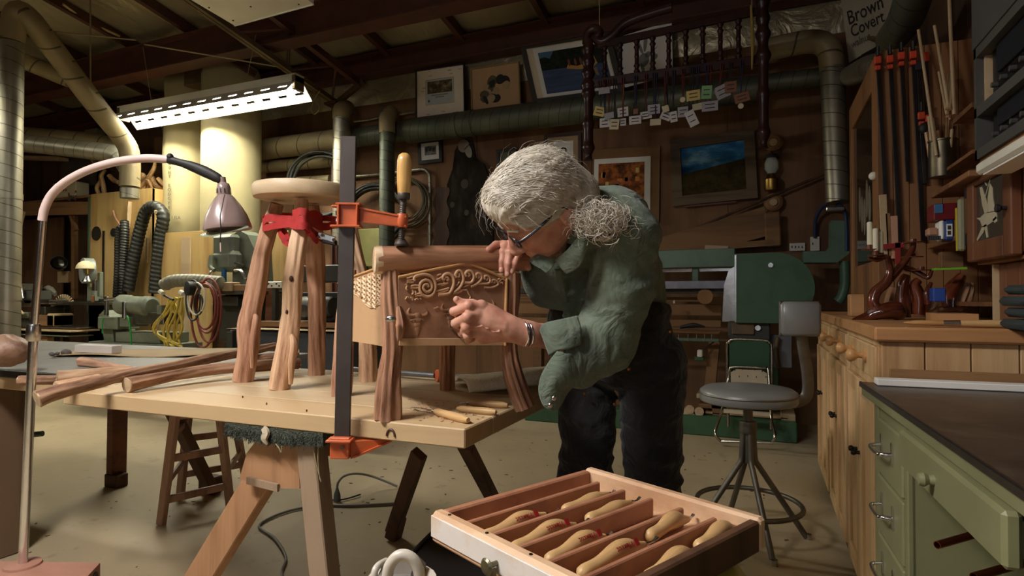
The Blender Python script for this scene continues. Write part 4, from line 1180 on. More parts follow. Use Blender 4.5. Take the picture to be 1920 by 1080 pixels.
MB().add(f4 + [p - sax * .004 for p in f4], [[0, 1, 2, 3, 4], [9, 8, 7, 6, 5]] + [[i, i + 5, (i + 1) % 5 + 5, (i + 1) % 5] for i in range(5)]).build('glass_plate', fl_m, lp, 0)
MB().tube(bez([W(421, 365, 1.715), W(416, 390, 1.69), W(413, 405, 1.68), W(414, 430, 1.69), W(413, 455, 1.70), W(414, 470, 1.70)], 5), .0014, 6).build('pull_cord', M_black, lp)
MB().cyl(W(413.5, 455, 1.699), W(414, 472, 1.70), .0022, n=6).build('cord_tip', M_pink, lp)
M_bag = paint('dust_bag_cloth', srgb(176, 164, 122), .9, 0, .06, 5, .12, 30)
dc = thing('dust_collector', 'dust collector with two tall cream cloth bags behind the lamp', 'dust collector', PY(400, 600, 5.0))
YDC = 4.95
def bagshape(seed, am):
 return lambda a, L: 1 + am * mn.noise(Vector((math.cos(a) * 1.5, math.sin(a) * 1.5, L * 1.6 + seed)))
def bag(pxl, pxr, ytop, ybot, Y, seed, am=.05, rb=.85):
 pc_ = (pxl + pxr) / 2
 t, b = PY(pc_, ytop, Y), PY(pc_, ybot, Y)
 d = (t - CAM).dot(cF); r = (pxr - pxl) / 2 / FPX * d
 n = 26
 path = [V(t.x, t.y, t.z + (b.z - t.z) * i / n) for i in range(n + 1)]
 rs = [r * (1 - (1 - rb) * max(0, (i / n - .88) / .12) ** 2) for i in range(n + 1)]
 rs[0] *= .9
 return MB().tube(path, rs, 44, shape=bagshape(seed, am)), path, r
b1, _, rb1 = bag(314, 400, 150, 440, YDC - .05, 1.0, .07)
bo1 = b1.build('cloth_bag', M_bag, dc, 70)
b2, pth2, rb2 = bag(384, 487, 130, 560, YDC - .15, 5.0, .02)
b2.build('cloth_bag', M_bag, dc, 70)
M_ink = paint('faded_ink', srgb(120, 110, 84), .9)
cbag = PY(357, 380, YDC - .05)
tdv = (CAM - cbag); tdv.z = 0; tdv.normalize(); tsd = V(0, 0, 1).cross(tdv)
bx_ = PY(357, 300, YDC - .05)
def on_bag(px, py, ang):
 n_ = (tdv * math.cos(ang) + tsd * math.sin(ang)).normalized()
 c_ = V(bx_.x, bx_.y, W(px, py, (bx_ - CAM).dot(cF)).z) + n_ * (rb1 * 1.045)
 return c_, V(0, 0, 1).cross(n_)
c_, r_ = on_bag(323, 352, -.82)
link(text_mesh('M\nU\nR\nP\nH\nY\n\nR\nO\nD\nG\nE\nR\nS', .050, c_, (r_, V(0, 0, 1)), .002, sx=1.2), 'lettering', M_ink, bo1)
c_, r_ = on_bag(333, 415, -.5)
link(text_mesh('USA', .055, c_, (r_, V(0, 0, 1)), .002), 'lettering', M_ink, bo1)
MB().box(PY(388, 142, 4.8), (.36, .3, .28), None, .004).build('tin_box', M_tan_steel, dc)
MB().bx(-6.3, -4.6, YDC - .25, YDC + .2, 0, .28, .01).build('base', M_darkwood, dc)
pcb = thing('plywood_cabinet', 'tall yellow plywood cabinet hung with black hoses', 'cabinet', PY(240, 700, 4.55))
yc = 4.55
xl, xm = PY(170, 400, yc).x, PY(285, 400, yc).x
zt_ = PY(240, 357, yc).z
MB().bx(xl, xm, yc, yc + .6, 0, zt_, .002).build('front_panel', M_ply2, pcb)
xr_ = PY(318, 400, yc + .25).x
MB().add([V(xm, yc, 0), V(xr_, yc + .3, 0), V(xr_, yc + .33, 0), V(xm, yc + .03, 0), V(xm, yc, zt_), V(xr_, yc + .3, zt_), V(xr_, yc + .33, zt_), V(xm, yc + .03, zt_)], [[3, 2, 1, 0], [4, 5, 6, 7], [0, 1, 5, 4], [1, 2, 6, 5], [2, 3, 7, 6], [3, 0, 4, 7]]).build('side_panel', M_ply2, pcb, 0)
MB().bx(xl - .035, xl, yc - .01, yc + .05, 0, zt_ - .02).build('corner_strip', paint('green_strip', srgb(70, 84, 62), .6), pcb)
pl2 = thing('plywood_offcut', 'square plywood sheet leaning behind the lamp and drill press', 'panel', PY(350, 640, 4.45))
xa, xb_ = PY(306, 470, 4.45).x, PY(400, 470, 4.45).x
MB().bx(xa, xb_, 4.43, 4.45, 0, PY(350, 435, 4.45).z, .002).build('sheet', M_ply2, pl2)
MB().bx(PY(340, 470, 4.42).x, PY(357, 470, 4.42).x, 4.415, 4.43, .4, PY(350, 445, 4.42).z).build('batten', M_pine, pl2)
def hose_mat():
 m, nt, b = _new('black_hose')
 b.inputs['Base Color'].default_value = c4(srgb(46, 46, 40)); b.inputs['Roughness'].default_value = .45
 return m
M_hose = hose_mat()
def ribbed(path, r, mat, name_, label, pitch=.03, amp=.07, n=18, cat='hose'):
 L = sum((path[i + 1] - path[i]).length for i in range(len(path) - 1))
 m = int(L / (pitch / 6))
 out = []; acc = 0; i = 0; step = L / m; cur = path[0]
 cum = [0]
 for k in range(len(path) - 1): cum.append(cum[-1] + (path[k + 1] - path[k]).length)
 j = 0
 for k in range(m + 1):
  t = min(k * step, L - 1e-6)
  while cum[j + 1] < t: j += 1
  out.append(path[j].lerp(path[j + 1], (t - cum[j]) / max(cum[j + 1] - cum[j], 1e-9)))
 mb = MB().tube(out, r, n, True, shape=lambda a, l: 1 + amp * math.sin(2 * math.pi * l / pitch + a))
 return mb.build(name_, mat, None, 70, label=label, cat=cat)
yh = 4.42
ribbed(bez([PY(240, 545, yh), PY(252, 480, yh), PY(263, 430, yh), PY(275, 395, yh), PY(293, 388, yh), PY(306, 405, yh), PY(301, 440, yh), PY(294, 500, yh), PY(290, 550, yh)], 8), .062, M_hose, 'dust_hose', 'thick ribbed black hose looped over a peg on the plywood cabinet', .045, .05)
ribbed(bez([PY(219, 560, yh), PY(222, 500, yh), PY(223, 440, yh), PY(228, 425, yh)], 8), .042, M_hose, 'dust_hose', 'thin black hose hanging left of the looped hose', .03)
ribbed(bez([PY(229, 570, yh - .03), PY(231, 500, yh - .03), PY(234, 440, yh - .03), PY(233, 415, yh - .02)], 8), .044, M_hose, 'dust_hose', 'second black hose hanging in the middle of the cabinet', .03)
MB().cyl(PY(293, 385, 4.56), PY(293, 398, 4.35), .02, n=10).build('hose_peg', M_pine, None, label='wooden peg carrying the looped hose', cat='peg')
MB().lathe([(0, 0), (.085, 0), (.085, .006), (.02, .008), (0, .008)], 36, PY(181, 438, yc - .001), (0, -1, 0)).build('saw_blade', metal('dull_saw_blade', srgb(92, 88, 76), .5), None, label='round saw blade hanging on the plywood cabinet', cat='saw blade')
MB().lathe([(0, 0), (.05, 0), (.05, .012), (.02, .014), (0, .014)], 28, PY(214, 436, yc - .001), (0, -1, 0)).build('disc', M_black, None, label='small black disc beside the hanging saw blade', cat='disc')
MB().bx(PY(194, 430, yc).x, PY(198, 430, yc).x, yc - .012, yc - .002, PY(196, 600, yc).z, PY(196, 433, yc).z).build('steel_rule', M_bright, None, label='long steel rule hanging on the plywood cabinet', cat='rule')
MB().tube([PY(244, 378, yc - .02), PY(243, 400, yc - .02), PY(241, 428, yc - .02)], [.022, .028, .015], 12, flat=.3).build('wooden_paddle', M_pine, None, label='pale wooden paddle hanging left of the looped hose', cat='paddle')
MB().bar(PY(276, 445, yc - .015), PY(276, 493, yc - .015), .03, .02, V(0, 1, 0), .004).build('push_stick', M_pine, None, label='pale push stick hanging inside the hose loop', cat='push stick')
MB().tube(bez([PY(212, 395, yc - .02), PY(217, 410, yc - .02), PY(226, 422, yc - .03)], 5), .012, 8).build('antler_hook', M_juniper, None, label='thin dark antler hook on the plywood cabinet', cat='hook')
M_root = wood('root_wood', srgb(156, 122, 78), srgb(96, 66, 40), uv=True, sc=30, stretch=.2, rough=.6, bump=.4)
rt_ = thing('root_carving', 'tangled root and antler pile on top of the plywood cabinet', 'driftwood', PY(275, 357, 4.8))
for k, pp in enumerate([[(255, 352), (262, 338), (268, 328), (262, 326)], [(268, 358), (275, 340), (288, 318), (291, 300)], [(284, 330), (290, 345), (300, 352), (310, 352)], [(262, 355), (270, 344), (278, 340), (285, 352)], [(250, 350), (256, 346), (266, 345)], [(278, 354), (282, 340), (278, 332), (270, 335)], [(296, 335), (306, 345), (314, 350)]]):
 gnarly('root', [PY(x, y, 4.75 + .02 * (k % 3)) for x, y in pp], [.022, .03, .026, .012][:len(pp)], M_root, rt_, k * 3.1, .2, n=14, steps=5)
rt2 = thing('root_carving', 'pale crooked root leaning beside the vertical duct stub', 'driftwood', PY(195, 365, 4.9))
for k, pp in enumerate([[(197, 378), (193, 345), (190, 330), (197, 318)], [(190, 340), (182, 352), (186, 364)], [(205, 330), (214, 338), (222, 342)], [(172, 296), (178, 305), (184, 318)]]):
 gnarly('root', [PY(x, y, 4.9) for x, y in pp], [.03, .028, .026, .018][:len(pp)], M_root, rt2, k * 2.7 + 9, .2, n=14, steps=5)
MB().lathe([(0, 0), (.05, 0), (.05, .03), (.03, .05), (.035, .09), (.015, .12), (0, .12)], 16, PY(237, 361, 4.7), (0, 0, 1)).build('oil_lantern', metal('brass_dull', srgb(110, 98, 60), .4), None, label='small dull brass lantern on the cabinet near the duct stub', cat='lantern')
M_shelf = wood('shelf_pine_dim', srgb(140, 104, 66), srgb(104, 74, 46), 'X', 8, .08, .7, .15)
sl_ = thing('storage_shelf', 'dim wooden storage shelf behind the lamp pole', 'shelf', PY(100, 650, 5.3))
ys = 5.0
for (y0_, y1_) in ((378, 402),):
 MB().add([PY(-40, y0_ + 3, ys), PY(166, y0_, ys), PY(166, y1_, ys), PY(-40, y1_ + 3, ys)] + [PY(-40, y0_ + 3, ys) + V(0, .04, 0), PY(166, y0_, ys) + V(0, .04, 0), PY(166, y1_, ys) + V(0, .04, 0), PY(-40, y1_ + 3, ys) + V(0, .04, 0)], [[0, 3, 2, 1], [4, 5, 6, 7], [0, 1, 5, 4], [1, 2, 6, 5], [2, 3, 7, 6], [3, 0, 4, 7]]).build('shelf_front', M_shelf, sl_, 0)
zz_ = PY(60, 375, ys).z
MB().bx(PY(-40, 380, ys).x, PY(166, 380, ys).x, ys + .04, ys + .45, zz_ - .03, zz_).build('shelf_board', M_shelf, sl_)
MB().bar(PY(42, 395, ys - .02), PY(22, 480, ys - .02), .10, .04, V(0, 1, 0), .004).build('brace', M_pine, sl_)
MB().bar(PY(140, 405, ys + .1), PY(140, 560, ys + .1), .07, .05, V(0, 1, 0)).build('upright', M_shelf, sl_)
MB().bar(PY(143, 432, ys + .08), PY(133, 402, ys + .08), .05, .04, V(0, 1, 0)).build('brace', M_shelf, sl_)
MB().bx(PY(24, 500, 5.35).x, PY(118, 500, 5.35).x, 5.33, 5.36, .4, PY(60, 412, 5.35).z).build('plywood_back', M_ply, sl_)
hb_ = thing('timber_stack', 'pale boards stacked on the high rack at left', 'timber', PY(70, 290, 5.2))
for k, (ya, xe, dy) in enumerate(((283, 110, 0), (290, 110, .03), (297, 119, -.05))):
 MB().bar(PY(8, ya - 2, 5.2 + dy), PY(xe, ya + 1, 5.2 + dy), .14, .045, V(0, 0, 1), .003).build('board', M_pine if k != 1 else M_shelf, hb_)
MB().prism([(-.28, -.2), (.05, -.3), (.42, -.22), (.45, .08), (.2, .33), (-.1, .36), (-.32, .1)], .03, PY(140, 322, 5.25), (V(1, 0, 0), V(0, 0, 1), V(0, 1, 0))).build('slate_slab', paint('grey_slab', srgb(72, 64, 58), .8), None, label='big dark grey slab standing on the left shelf', cat='slab')
flb = thing('tin_box', 'pale tin printed with flowers on the left shelf', 'tin', PY(125, 375, 5.05))
MB().bx(PY(103, 365, 5.05).x, PY(146, 365, 5.05).x, 5.02, 5.2, zz_, zz_ + .20, .01).build('tin', paint('cream_tin', srgb(186, 176, 146), .5), flb)
random.seed(2)
for k in range(14):
 p = PY(random.uniform(118, 143), random.uniform(356, 376), 5.012)
 MB().ball(p, (random.uniform(.012, .022), .003, random.uniform(.012, .022)), 7, 5).build('flower_print', paint('flower_red', srgb(130, 60, 56), .6) if k % 2 else paint('flower_dark', srgb(66, 74, 60), .6), flb)
ebx = MB().box(PY(178, 255, 5.3), (.26, .12, .17), None, .006)
ebx.build('switch_box', paint('grey_switch_box', srgb(120, 116, 100), .5), None, label='grey electrical box on the wall above the shiny duct', cat='electrical box')
for k, (px, py, r, hh, c, lbl) in enumerate(((60, 520, .12, .05, srgb(90, 84, 72), 'dark clutter bowl under the left shelf'),)):
 pass
MB().lathe([(0, 0), (.03, .0), (.07, .04), (.10, .10), (.096, .10), (.06, .04), (0, .02)], 24, PY(110, 495, 5.1), (.9, -.5, .1)).build('lamp_reflector', metal('dull_reflector', srgb(110, 108, 100), .3), None, label='dull metal lamp reflector in the dark bay at left', cat='reflector')
oc = thing('outlet_box', 'wooden panel with a round outlet in the dark bay', 'outlet', PY(125, 520, 5.2))
MB().bx(PY(112, 520, 5.2).x, PY(134, 520, 5.2).x, 5.17, 5.2, PY(120, 530, 5.2).z, PY(120, 509, 5.2).z).build('panel', M_pine, oc)
MB().bx(PY(135, 520, 5.2).x, PY(146, 520, 5.2).x, 5.15, 5.2, PY(140, 528, 5.2).z, PY(140, 511, 5.2).z).build('box', M_shelf, oc)
MB().cyl(PY(140.5, 519, 5.145), PY(140.5, 519, 5.15), .012, n=12).build('outlet', M_black, oc)
M_mach = paint('machine_grey_green', srgb(116, 122, 104), .45, 0, .12, 5, .03, 60, srgb(74, 72, 58), 6, .5)
M_mach_d = paint('machine_dark', srgb(62, 62, 54), .5, .2, .2, 8)
M_cast = metal('cast_iron', srgb(110, 106, 96), .45)
def mbx(pxa, pya, pxb, pyb, Y, dep, name, mat, par, ch=.006):
 a = PY(pxa, pya, Y); b = PY(pxb, pyb, Y)
 return MB().box(((a.x + b.x) / 2, Y + dep / 2, (a.z + b.z) / 2), (abs(b.x - a.x), dep, abs(a.z - b.z)), None, ch).build(name, mat, par)
Ys = 3.75
gr = thing('belt_grinder', 'grey green belt grinder with cylindrical motor left of the hoses', 'grinder', PY(255, 690, Ys))
a = PY(228, 571, Ys); b_ = PY(300, 576, Ys)
MB().lathe([(0, 0), (.085, 0), (.095, .01), (.095, .11), (.088, .12), (.088, .33), (.095, .335), (.095, .41), (.07, .43), (0, .43)], 30, a, (b_ - a)).build('motor', M_mach, gr)
mbx(236, 585, 306, 609, Ys - .04, .18, 'guard', metal('brushed_guard', srgb(150, 148, 136), .35), gr)
mbx(224, 594, 241, 613, Ys - .08, .2, 'block', M_mach, gr); mbx(183, 594, 220, 618, Ys - .05, .22, 'head', M_mach, gr)
MB().prism([(0, 0), (.14, 0), (.10, .22), (-.02, .30), (-.09, .25)], .22, PY(196, 640, Ys), (V(1, 0, 0), V(0, 0, 1), V(0, 1, 0))).build('neck', M_mach, gr, 0)
mbx(216, 622, 300, 645, Ys - .02, .3, 'pedestal', M_mach, gr); mbx(165, 640, 308, 672, Ys - .05, .4, 'base', M_mach, gr); MB().bx(PY(175, 672, Ys).x, PY(300, 672, Ys).x, Ys, Ys + .35, 0, PY(230, 670, Ys).z, .006).build('stand', M_mach_d, gr)
mbx(228, 566, 233, 598, Ys - .1, .03, 'post', M_bright, gr); mbx(293, 572, 302, 590, Ys - .05, .1, 'bracket', M_mach, gr)
mbx(195, 556, 199, 592, Ys - .1, .03, 'rod', M_bright, gr)
MB().cyl(PY(197, 562, Ys - .1), PY(215, 560, Ys - .1), .012, n=8).build('handle', M_bright, gr)
MB().tube(bez([PY(194, 595, Ys - .11), PY(192, 605, Ys - .11), PY(192, 625, Ys - .1)], 5), .006, 6).build('green_cord', paint('green_cord', srgb(40, 170, 70), .5), gr)
MB().tube(bez([PY(238, 592, Ys - .12), PY(243, 605, Ys - .12), PY(246, 640, Ys - .12), PY(246, 680, Ys - .12)], 5), .007, 6).build('green_cord', paint('green_cord', srgb(40, 170, 70), .5), gr)
bs = thing('band_saw', 'upright grey band saw with round wheel housing at left', 'band saw', PY(175, 690, 4.1))
Yb = 4.1
MB().lathe([(0, 0), (.12, 0), (.135, .01), (.135, .10), (.12, .11), (0, .11)], 34, PY(176, 508, Yb), (-.35, -1, 0)).build('wheel_housing', paint('pale_machine_grey', srgb(136, 142, 134), .4), bs)
mbx(163, 538, 176, 565, Yb, .1, 'column', M_mach, bs); mbx(165, 560, 195, 660, Yb + .05, .2, 'body', M_mach_d, bs)
mbx(172, 525, 178, 545, Yb - .05, .05, 'guide', M_bright, bs); mbx(182, 510, 187, 556, Yb - .03, .04, 'arm', M_mach, bs)
mbx(60, 566, 195, 572, Yb - .1, .35, 'table', M_cast, bs, .003); mbx(166, 572, 196, 800, Yb + .05, .2, 'pedestal', M_mach, bs)
mbx(170, 554, 175, 568, Yb - .03, .02, 'blade_guard', paint('copper_guard', srgb(150, 96, 60), .5), bs)
wl_ = thing('bulb_lamp', 'cream dome shade with clear bulb beside the band saw', 'lamp', PY(163, 540, 3.95))
MB().lathe([(.0, .085), (.03, .08), (.06, .06), (.08, .03), (.085, 0), (.08, 0), (.05, .05), (0, .07)], 28, PY(160, 504, 3.95), (0, 0, 1)).build('shade', paint('cream_shade', srgb(226, 212, 170), .5), wl_)
MB().cyl(PY(164, 505, 3.95), PY(164, 514, 3.95), .012, n=10).build('socket', metal('brass', srgb(190, 150, 60), .3), wl_)
MB().lathe([(0, 0), (.03, 0), (.045, -.005), (.05, -.02), (.02, .035), (0, .04)], 18, PY(164, 524, 3.95), (0, 0, 1)).build('bulb', M_bright, wl_)
tw = thing('spoked_wheel', 'round brush-edged wheel standing behind the lamp pole', 'wheel', PY(118, 580, 4.3))
wc = PY(118, 580, 4.3)
MB().lathe([(0, 0), (.125, 0), (.125, .02), (.03, .03), (0, .03)], 36, wc, (.15, -1, .05)).build('disc', M_mach, tw)
x_, y_, d_ = frame_of(V(.15, -1, .05))
for k in range(30):
 t = 2 * math.pi * k / 30; d = x_ * math.cos(t) + y_ * math.sin(t)
 MB().bar(wc + d * .13, wc + d * .175, .016, .012, V(0, 1, 0)).build('bristle', M_pine, tw)
MB().cyl(wc, wc + V(0, -.06, 0), .035, n=12).build('hub', M_mach_d, tw)
tl = thing('tool_table', 'cluttered machine table with steel vice behind the lamp pole', 'table', PY(60, 690, 3.9))
mbx(-40, 614, 131, 623, 3.85, .5, 'top', M_pine, tl, .003); mbx(-40, 611, 144, 614, 3.95, .4, 'strip', M_bright, tl, .002)
mbx(-40, 623, 125, 632, 3.88, .4, 'apron', M_mach, tl)
MB().bar(PY(35, 630, 3.9), PY(20, 700, 3.9), .12, .06, V(0, 1, 0)).build('leg', M_shelf, tl); MB().bar(PY(88, 630, 3.95), PY(80, 700, 3.95), .14, .06, V(0, 1, 0)).build('leg', M_shelf, tl)
MB().bar(PY(104, 630, 4.1), PY(108, 700, 4.1), .06, .06, V(0, 1, 0)).build('leg', M_mach_d, tl)
vc = thing('machine_vice', 'grey cross slide machine with green knob at the left edge', 'machine', PY(50, 610, 3.9))
for (a, b, c, d, m) in ((5, 532, 42, 545, M_cast), (15, 545, 60, 562, M_mach_d), (12, 562, 58, 575, M_cast), (20, 585, 52, 597, M_mach), (15, 597, 60, 612, M_mach_d), (45, 562, 92, 570, M_bright), (75, 575, 84, 590, M_cast), (55, 590, 100, 612, M_shelf), (88, 588, 100, 612, M_pine)):
 mbx(a, b, c, d, 3.92, .2, 'block', m, vc, .008)
MB().cyl(PY(38, 536, 3.88), PY(42, 560, 3.88), .022, n=14).build('spindle', M_chrome, vc)
MB().ball(PY(30, 548, 3.86), (.03, .02, .025), 10, 7).build('green_knob', paint('green_knob', srgb(60, 130, 80), .4), vc)
MB().ball(PY(22, 552, 3.87), (.05, .02, .02), 10, 7).build('slot', M_black, vc)
gnarly('rag_heap', [PY(70, 552, 4.2), PY(90, 546, 4.2), PY(104, 552, 4.2)], [.05, .06, .02], paint('grey_rag', srgb(90, 86, 74), .9), vc, 3, .4, n=16)
MB().tube([PY(22, 580, 3.85), PY(34, 584, 3.85), PY(44, 588, 3.85)], [.03, .035, .01], 10).build('wood_offcut', M_pine, vc)
Yp = 3.95
dp = thing('drill_press', 'grey green drill press standing behind the lamp shade', 'drill press', PY(430, 690, Yp))
mbx(396, 440, 434, 490, Yp, .3, 'head', M_mach, dp, .03); mbx(393, 470, 436, 508, Yp - .02, .25, 'gearbox', M_mach, dp, .04)
pts = [PY(436, 440, Yp + .1), PY(448, 432, Yp + .1), PY(464, 440, Yp + .1), PY(478, 470, Yp + .1), PY(482, 540, Yp + .1), PY(436, 540, Yp + .1)]
MB().prism([(p.x, p.z) for p in pts], .2, (0, Yp + .1, 0), (V(1, 0, 0), V(0, 0, 1), V(0, 1, 0))).build('column_casting', M_mach, dp, 0)
MB().cyl(PY(420, 505, Yp), PY(420, 532, Yp), .022, n=14).build('quill', paint('blue_chuck', srgb(40, 110, 160), .4), dp)
MB().tube(bez([PY(396, 480, Yp - .05), PY(394, 500, Yp - .08), PY(402, 507, Yp - .08)], 5), .02, 10).build('lever', M_mach, dp)
MB().tube(bez([PY(402, 505, Yp - .08), PY(393, 512, Yp - .1), PY(394, 522, Yp - .1)], 5), .010, 8).build('handle', M_bright, dp)
MB().tube(bez([PY(440, 507, Yp - .1), PY(452, 508, Yp - .1), PY(460, 522, Yp - .1)], 5), .012, 8).build('handle', M_bright, dp)
for (x, y) in ((440, 490), (447, 495), (455, 497)): MB().cyl(PY(x, y, Yp + .02), PY(x, y, Yp + .1), .012, n=10).build('knob', M_bright, dp)
MB().bar(PY(440, 493, Yp), PY(458, 498, Yp), .012, .012, V(0, 1, 0)).build('feed_rod', M_bright, dp)
mbx(395, 545, 480, 552, Yp - .1, .4, 'table', M_cast, dp); mbx(405, 555, 445, 574, Yp - .02, .2, 'bracket', M_mach_d, dp)
mbx(412, 552, 475, 640, Yp + .05, .22, 'pedestal', M_mach_d, dp); mbx(420, 640, 470, 720, Yp + .05, .25, 'foot', M_mach_d, dp)
mbx(408, 534, 462, 546, Yp - .1, .2, 'wood_pad', M_shelf, dp); mbx(416, 529, 434, 546, Yp - .12, .1, 'wood_block', M_pine, dp)
mbx(482, 530, 510, 600, Yp + .2, .2, 'belt_cover', M_mach, dp)
M_hose2 = paint('grey_flex_hose', srgb(122, 118, 100), .45)
ribbed(bez([PY(308, 535, 3.8), PY(325, 527, 3.8), PY(365, 526, 3.8), PY(414, 530, 3.8)], 8), .055, M_hose2, 'flex_hose', 'grey ribbed flexible hose lying in front of the plywood sheet', .05, .10)
M_ycord = paint('yellow_cord', srgb(196, 172, 70), .5)
M_rcord = paint('red_air_hose', srgb(132, 62, 50), .5)
random.seed(21)
yc_ = thing('cord_bundle', 'bundle of yellow extension cord hanging by the plywood sheet', 'cord', PY(325, 560, 3.6))
for k in range(11):
 x0 = random.uniform(318, 342); xm_ = random.uniform(285, 345); xe = random.uniform(278, 352)
 Yk = 3.6 + random.uniform(-.06, .06)
 MB().tube(bez([PY(x0, random.uniform(557, 562), Yk), PY((x0 + xm_) / 2 + 4, 585, Yk), PY(xm_, 620, Yk), PY(xe, random.uniform(645, 675), Yk)], 7), .0095, 8).build('strand', M_ycord, yc_, 60)
MB().tube(bez([PY(300, 548, 3.55), PY(312, 556, 3.55), PY(325, 562, 3.55)], 4), .010, 8).build('plug_lead', M_black, yc_)
for (x, y) in ((303, 548), (341, 549)): MB().cyl(PY(x - 3, y - 2, 3.53), PY(x + 3, y + 2, 3.53), .02, n=10).build('plug', M_white_en, yc_)
MB().tube(bez([PY(291, 630, 3.5), PY(296, 610, 3.5), PY(304, 590, 3.5)], 4), .006, 6).build('clip', M_bright, yc_)
rc = thing('air_hose', 'coiled red air hose hanging beside the yellow cord', 'hose', PY(385, 580, 3.6))
for (cx, cy, rx_, ry, k) in ((385, 575, 22, 42, 0), (388, 578, 24, 46, 1), (392, 582, 26, 60, 2), (381, 590, 26, 62, 3)):
 pth = []
 for i in range(26):
  t = 2 * math.pi * i / 26
  w = rx_ * (1.0 if math.sin(t) < 0 else .95)
  pth.append(PY(cx + w * math.cos(t) * .9, cy + ry * math.sin(t), 3.6 + .02 * k))
 MB().tube(pth, .0095, 8, closed=True).build('coil', M_rcord, rc, 60)
bc_ = thing('cable_coil', 'coil of black and white cable beside the red air hose', 'cord', PY(365, 560, 3.55))
for (cx, cy, rx_, ry) in ((362, 563, 13, 38), (368, 560, 16, 30), (372, 570, 8, 20)):
 MB().tube([PY(cx + rx_ * math.cos(2 * math.pi * i / 24), cy + ry * math.sin(2 * math.pi * i / 24), 3.55) for i in range(24)], .008, 8, closed=True).build('coil', M_mach_d if rx_ != 16 else M_white_en, bc_, 60)
MB().lathe([(0, 0), (.055, 0), (.06, .01), (.06, .05), (.02, .06), (0, .06)], 20, PY(362, 541, 3.55), (-.3, -1, 0)).build('reel', M_black, bc_)
bk = thing('low_cabinet', 'low blue grey cabinet with wooden top behind the stool legs', 'cabinet', PY(540, 690, 3.7))
mbx(424, 616, 650, 622, 3.55, .5, 'top', M_pine, bk, .003); mbx(470, 602, 650, 616, 3.75, .3, 'rail', M_shelf, bk, .003)
MB().bx(PY(430, 623, 3.6).x, PY(650, 623, 3.6).x, 3.6, 4.05, 0, PY(540, 622, 3.6).z, .006).build('carcass', paint('dark_blue_grey', srgb(64, 68, 72), .5), bk)
mbx(424, 622, 434, 760, 3.56, .05, 'leg', M_mach_d, bk)
ob = thing('outlet_strip', 'white double outlet box seen between the stool legs', 'outlet', PY(513, 532, 3.9))
mbx(498, 528, 528, 540, 3.9, .05, 'box', M_white_en, ob)
for (x, y) in ((503, 532), (509, 536), (518, 532), (523, 536)): mbx(x - 1.2, y - 1.5, x + 1.2, y + 1.5, 3.897, .004, 'slot', M_black, ob, 0)
mbx(528, 527, 536, 541, 3.92, .06, 'cord_plug', M_black, ob); MB().bx(PY(513, 540, 3.92).x - .02, PY(513, 540, 3.92).x + .02, 3.92, 3.96, PY(513, 604, 3.92).z, PY(513, 540, 3.92).z).build('riser', M_mach_d, ob)
mo = thing('bench_motor', 'dark electric motor on the low cabinet behind the stool', 'motor', PY(600, 602, 3.8))
MB().lathe([(0, 0), (.075, 0), (.085, .02), (.085, .3), (.075, .32), (0, .32)], 24, PY(567, 575, 3.8), (1, 0, 0)).build('motor', M_mach_d, mo)
mbx(560, 548, 648, 560, 3.8, .25, 'rail', M_black, mo); mbx(563, 588, 648, 602, 3.8, .25, 'base', M_black, mo)
mbx(565, 498, 650, 528, 4.0, .3, 'hood', M_mach_d, mo)
MB().lathe([(0, 0), (.05, 0), (.05, .01), (0, .012)], 20, PY(571, 583, 3.7), (0, -1, 0)).build('end_cover', M_bright, mo)
MB().bar(PY(509, 602, 4.0), PY(511, 541, 4.0), .12, .03, V(0, 1, 0)).build('red_board', M_reddish, None, label='reddish board standing behind the left stool leg', cat='board')
mbx(490, 435, 540, 545, 4.5, .02, 'plywood_sheet', M_ply2, None).name = 'leaning_plywood'
tag(bpy.data.objects['leaning_plywood'], 'pale plywood offcut leaning behind the stool legs', 'panel')
M_coil = paint('olive_cable', srgb(92, 84, 58), .6)
def coil(cx, cy, r, n, Y, label, mat=M_coil, rr=.009, ell=1.0):
 t = thing('cable_coil', label, 'cable coil', PY(cx, cy + r, Y))
 random.seed(int(cx))
 for k in range(n):
  r2 = r + random.uniform(-6, 6); dx, dy = random.uniform(-5, 5), random.uniform(-5, 5)
  MB().tube([PY(cx + dx + r2 * ell * math.cos(2 * math.pi * i / 40), cy + dy + r2 * math.sin(2 * math.pi * i / 40), Y + .015 * k) for i in range(40)], rr, 8, closed=True).build('loop', mat, t, 60)
 return t
coil(757, 375, 42, 6, 5.36, 'large coil of olive cable on the wall right of the clamp handle')
coil(702, 402, 48, 5, 5.30, 'big dark hose coil on the wall left of the clamp handle', M_hose, .016)
coil(600, 345, 55, 3, 5.12, 'dark hose coil on the wall behind the round stool', M_hose, .016)
coil(700, 470, 30, 4, 5.28, 'small yellow green hose coil low on the wall beside the clamp', paint('olive_yellow_hose', srgb(140, 130, 70), .5), .016)
cd = thing('conduit', 'thin grey conduit bending down right of the cable coil', 'conduit', PY(806, 470, 5.43))
MB().tube(bez([PY(650, 332, 5.43), PY(720, 326, 5.43), PY(790, 317, 5.43)], 2) + bez([PY(797, 318, 5.43), PY(803, 324, 5.43), PY(806, 335, 5.43), PY(806, 400, 5.43), PY(806, 560, 5.43)], 5), .018, 10).build('pipe', M_duct, cd, 60)
MB().box(PY(806, 440, 5.45), (.06, .03, .03)).build('strap', M_bright, cd)
jb = MB().box(PY(721, 211, 5.4), (.11, .08, .12), None, .006)
jb.build('junction_box', paint('grey_box', srgb(84, 80, 70), .5), None, label='grey junction box above the green grey duct', cat='electrical box')
MB().tube(bez([PY(664, 228, 5.42), PY(690, 225, 5.42), PY(718, 219, 5.42)], 3), .012, 8).build('conduit_pipe', M_duct, None, label='short conduit running left of the junction box', cat='conduit')
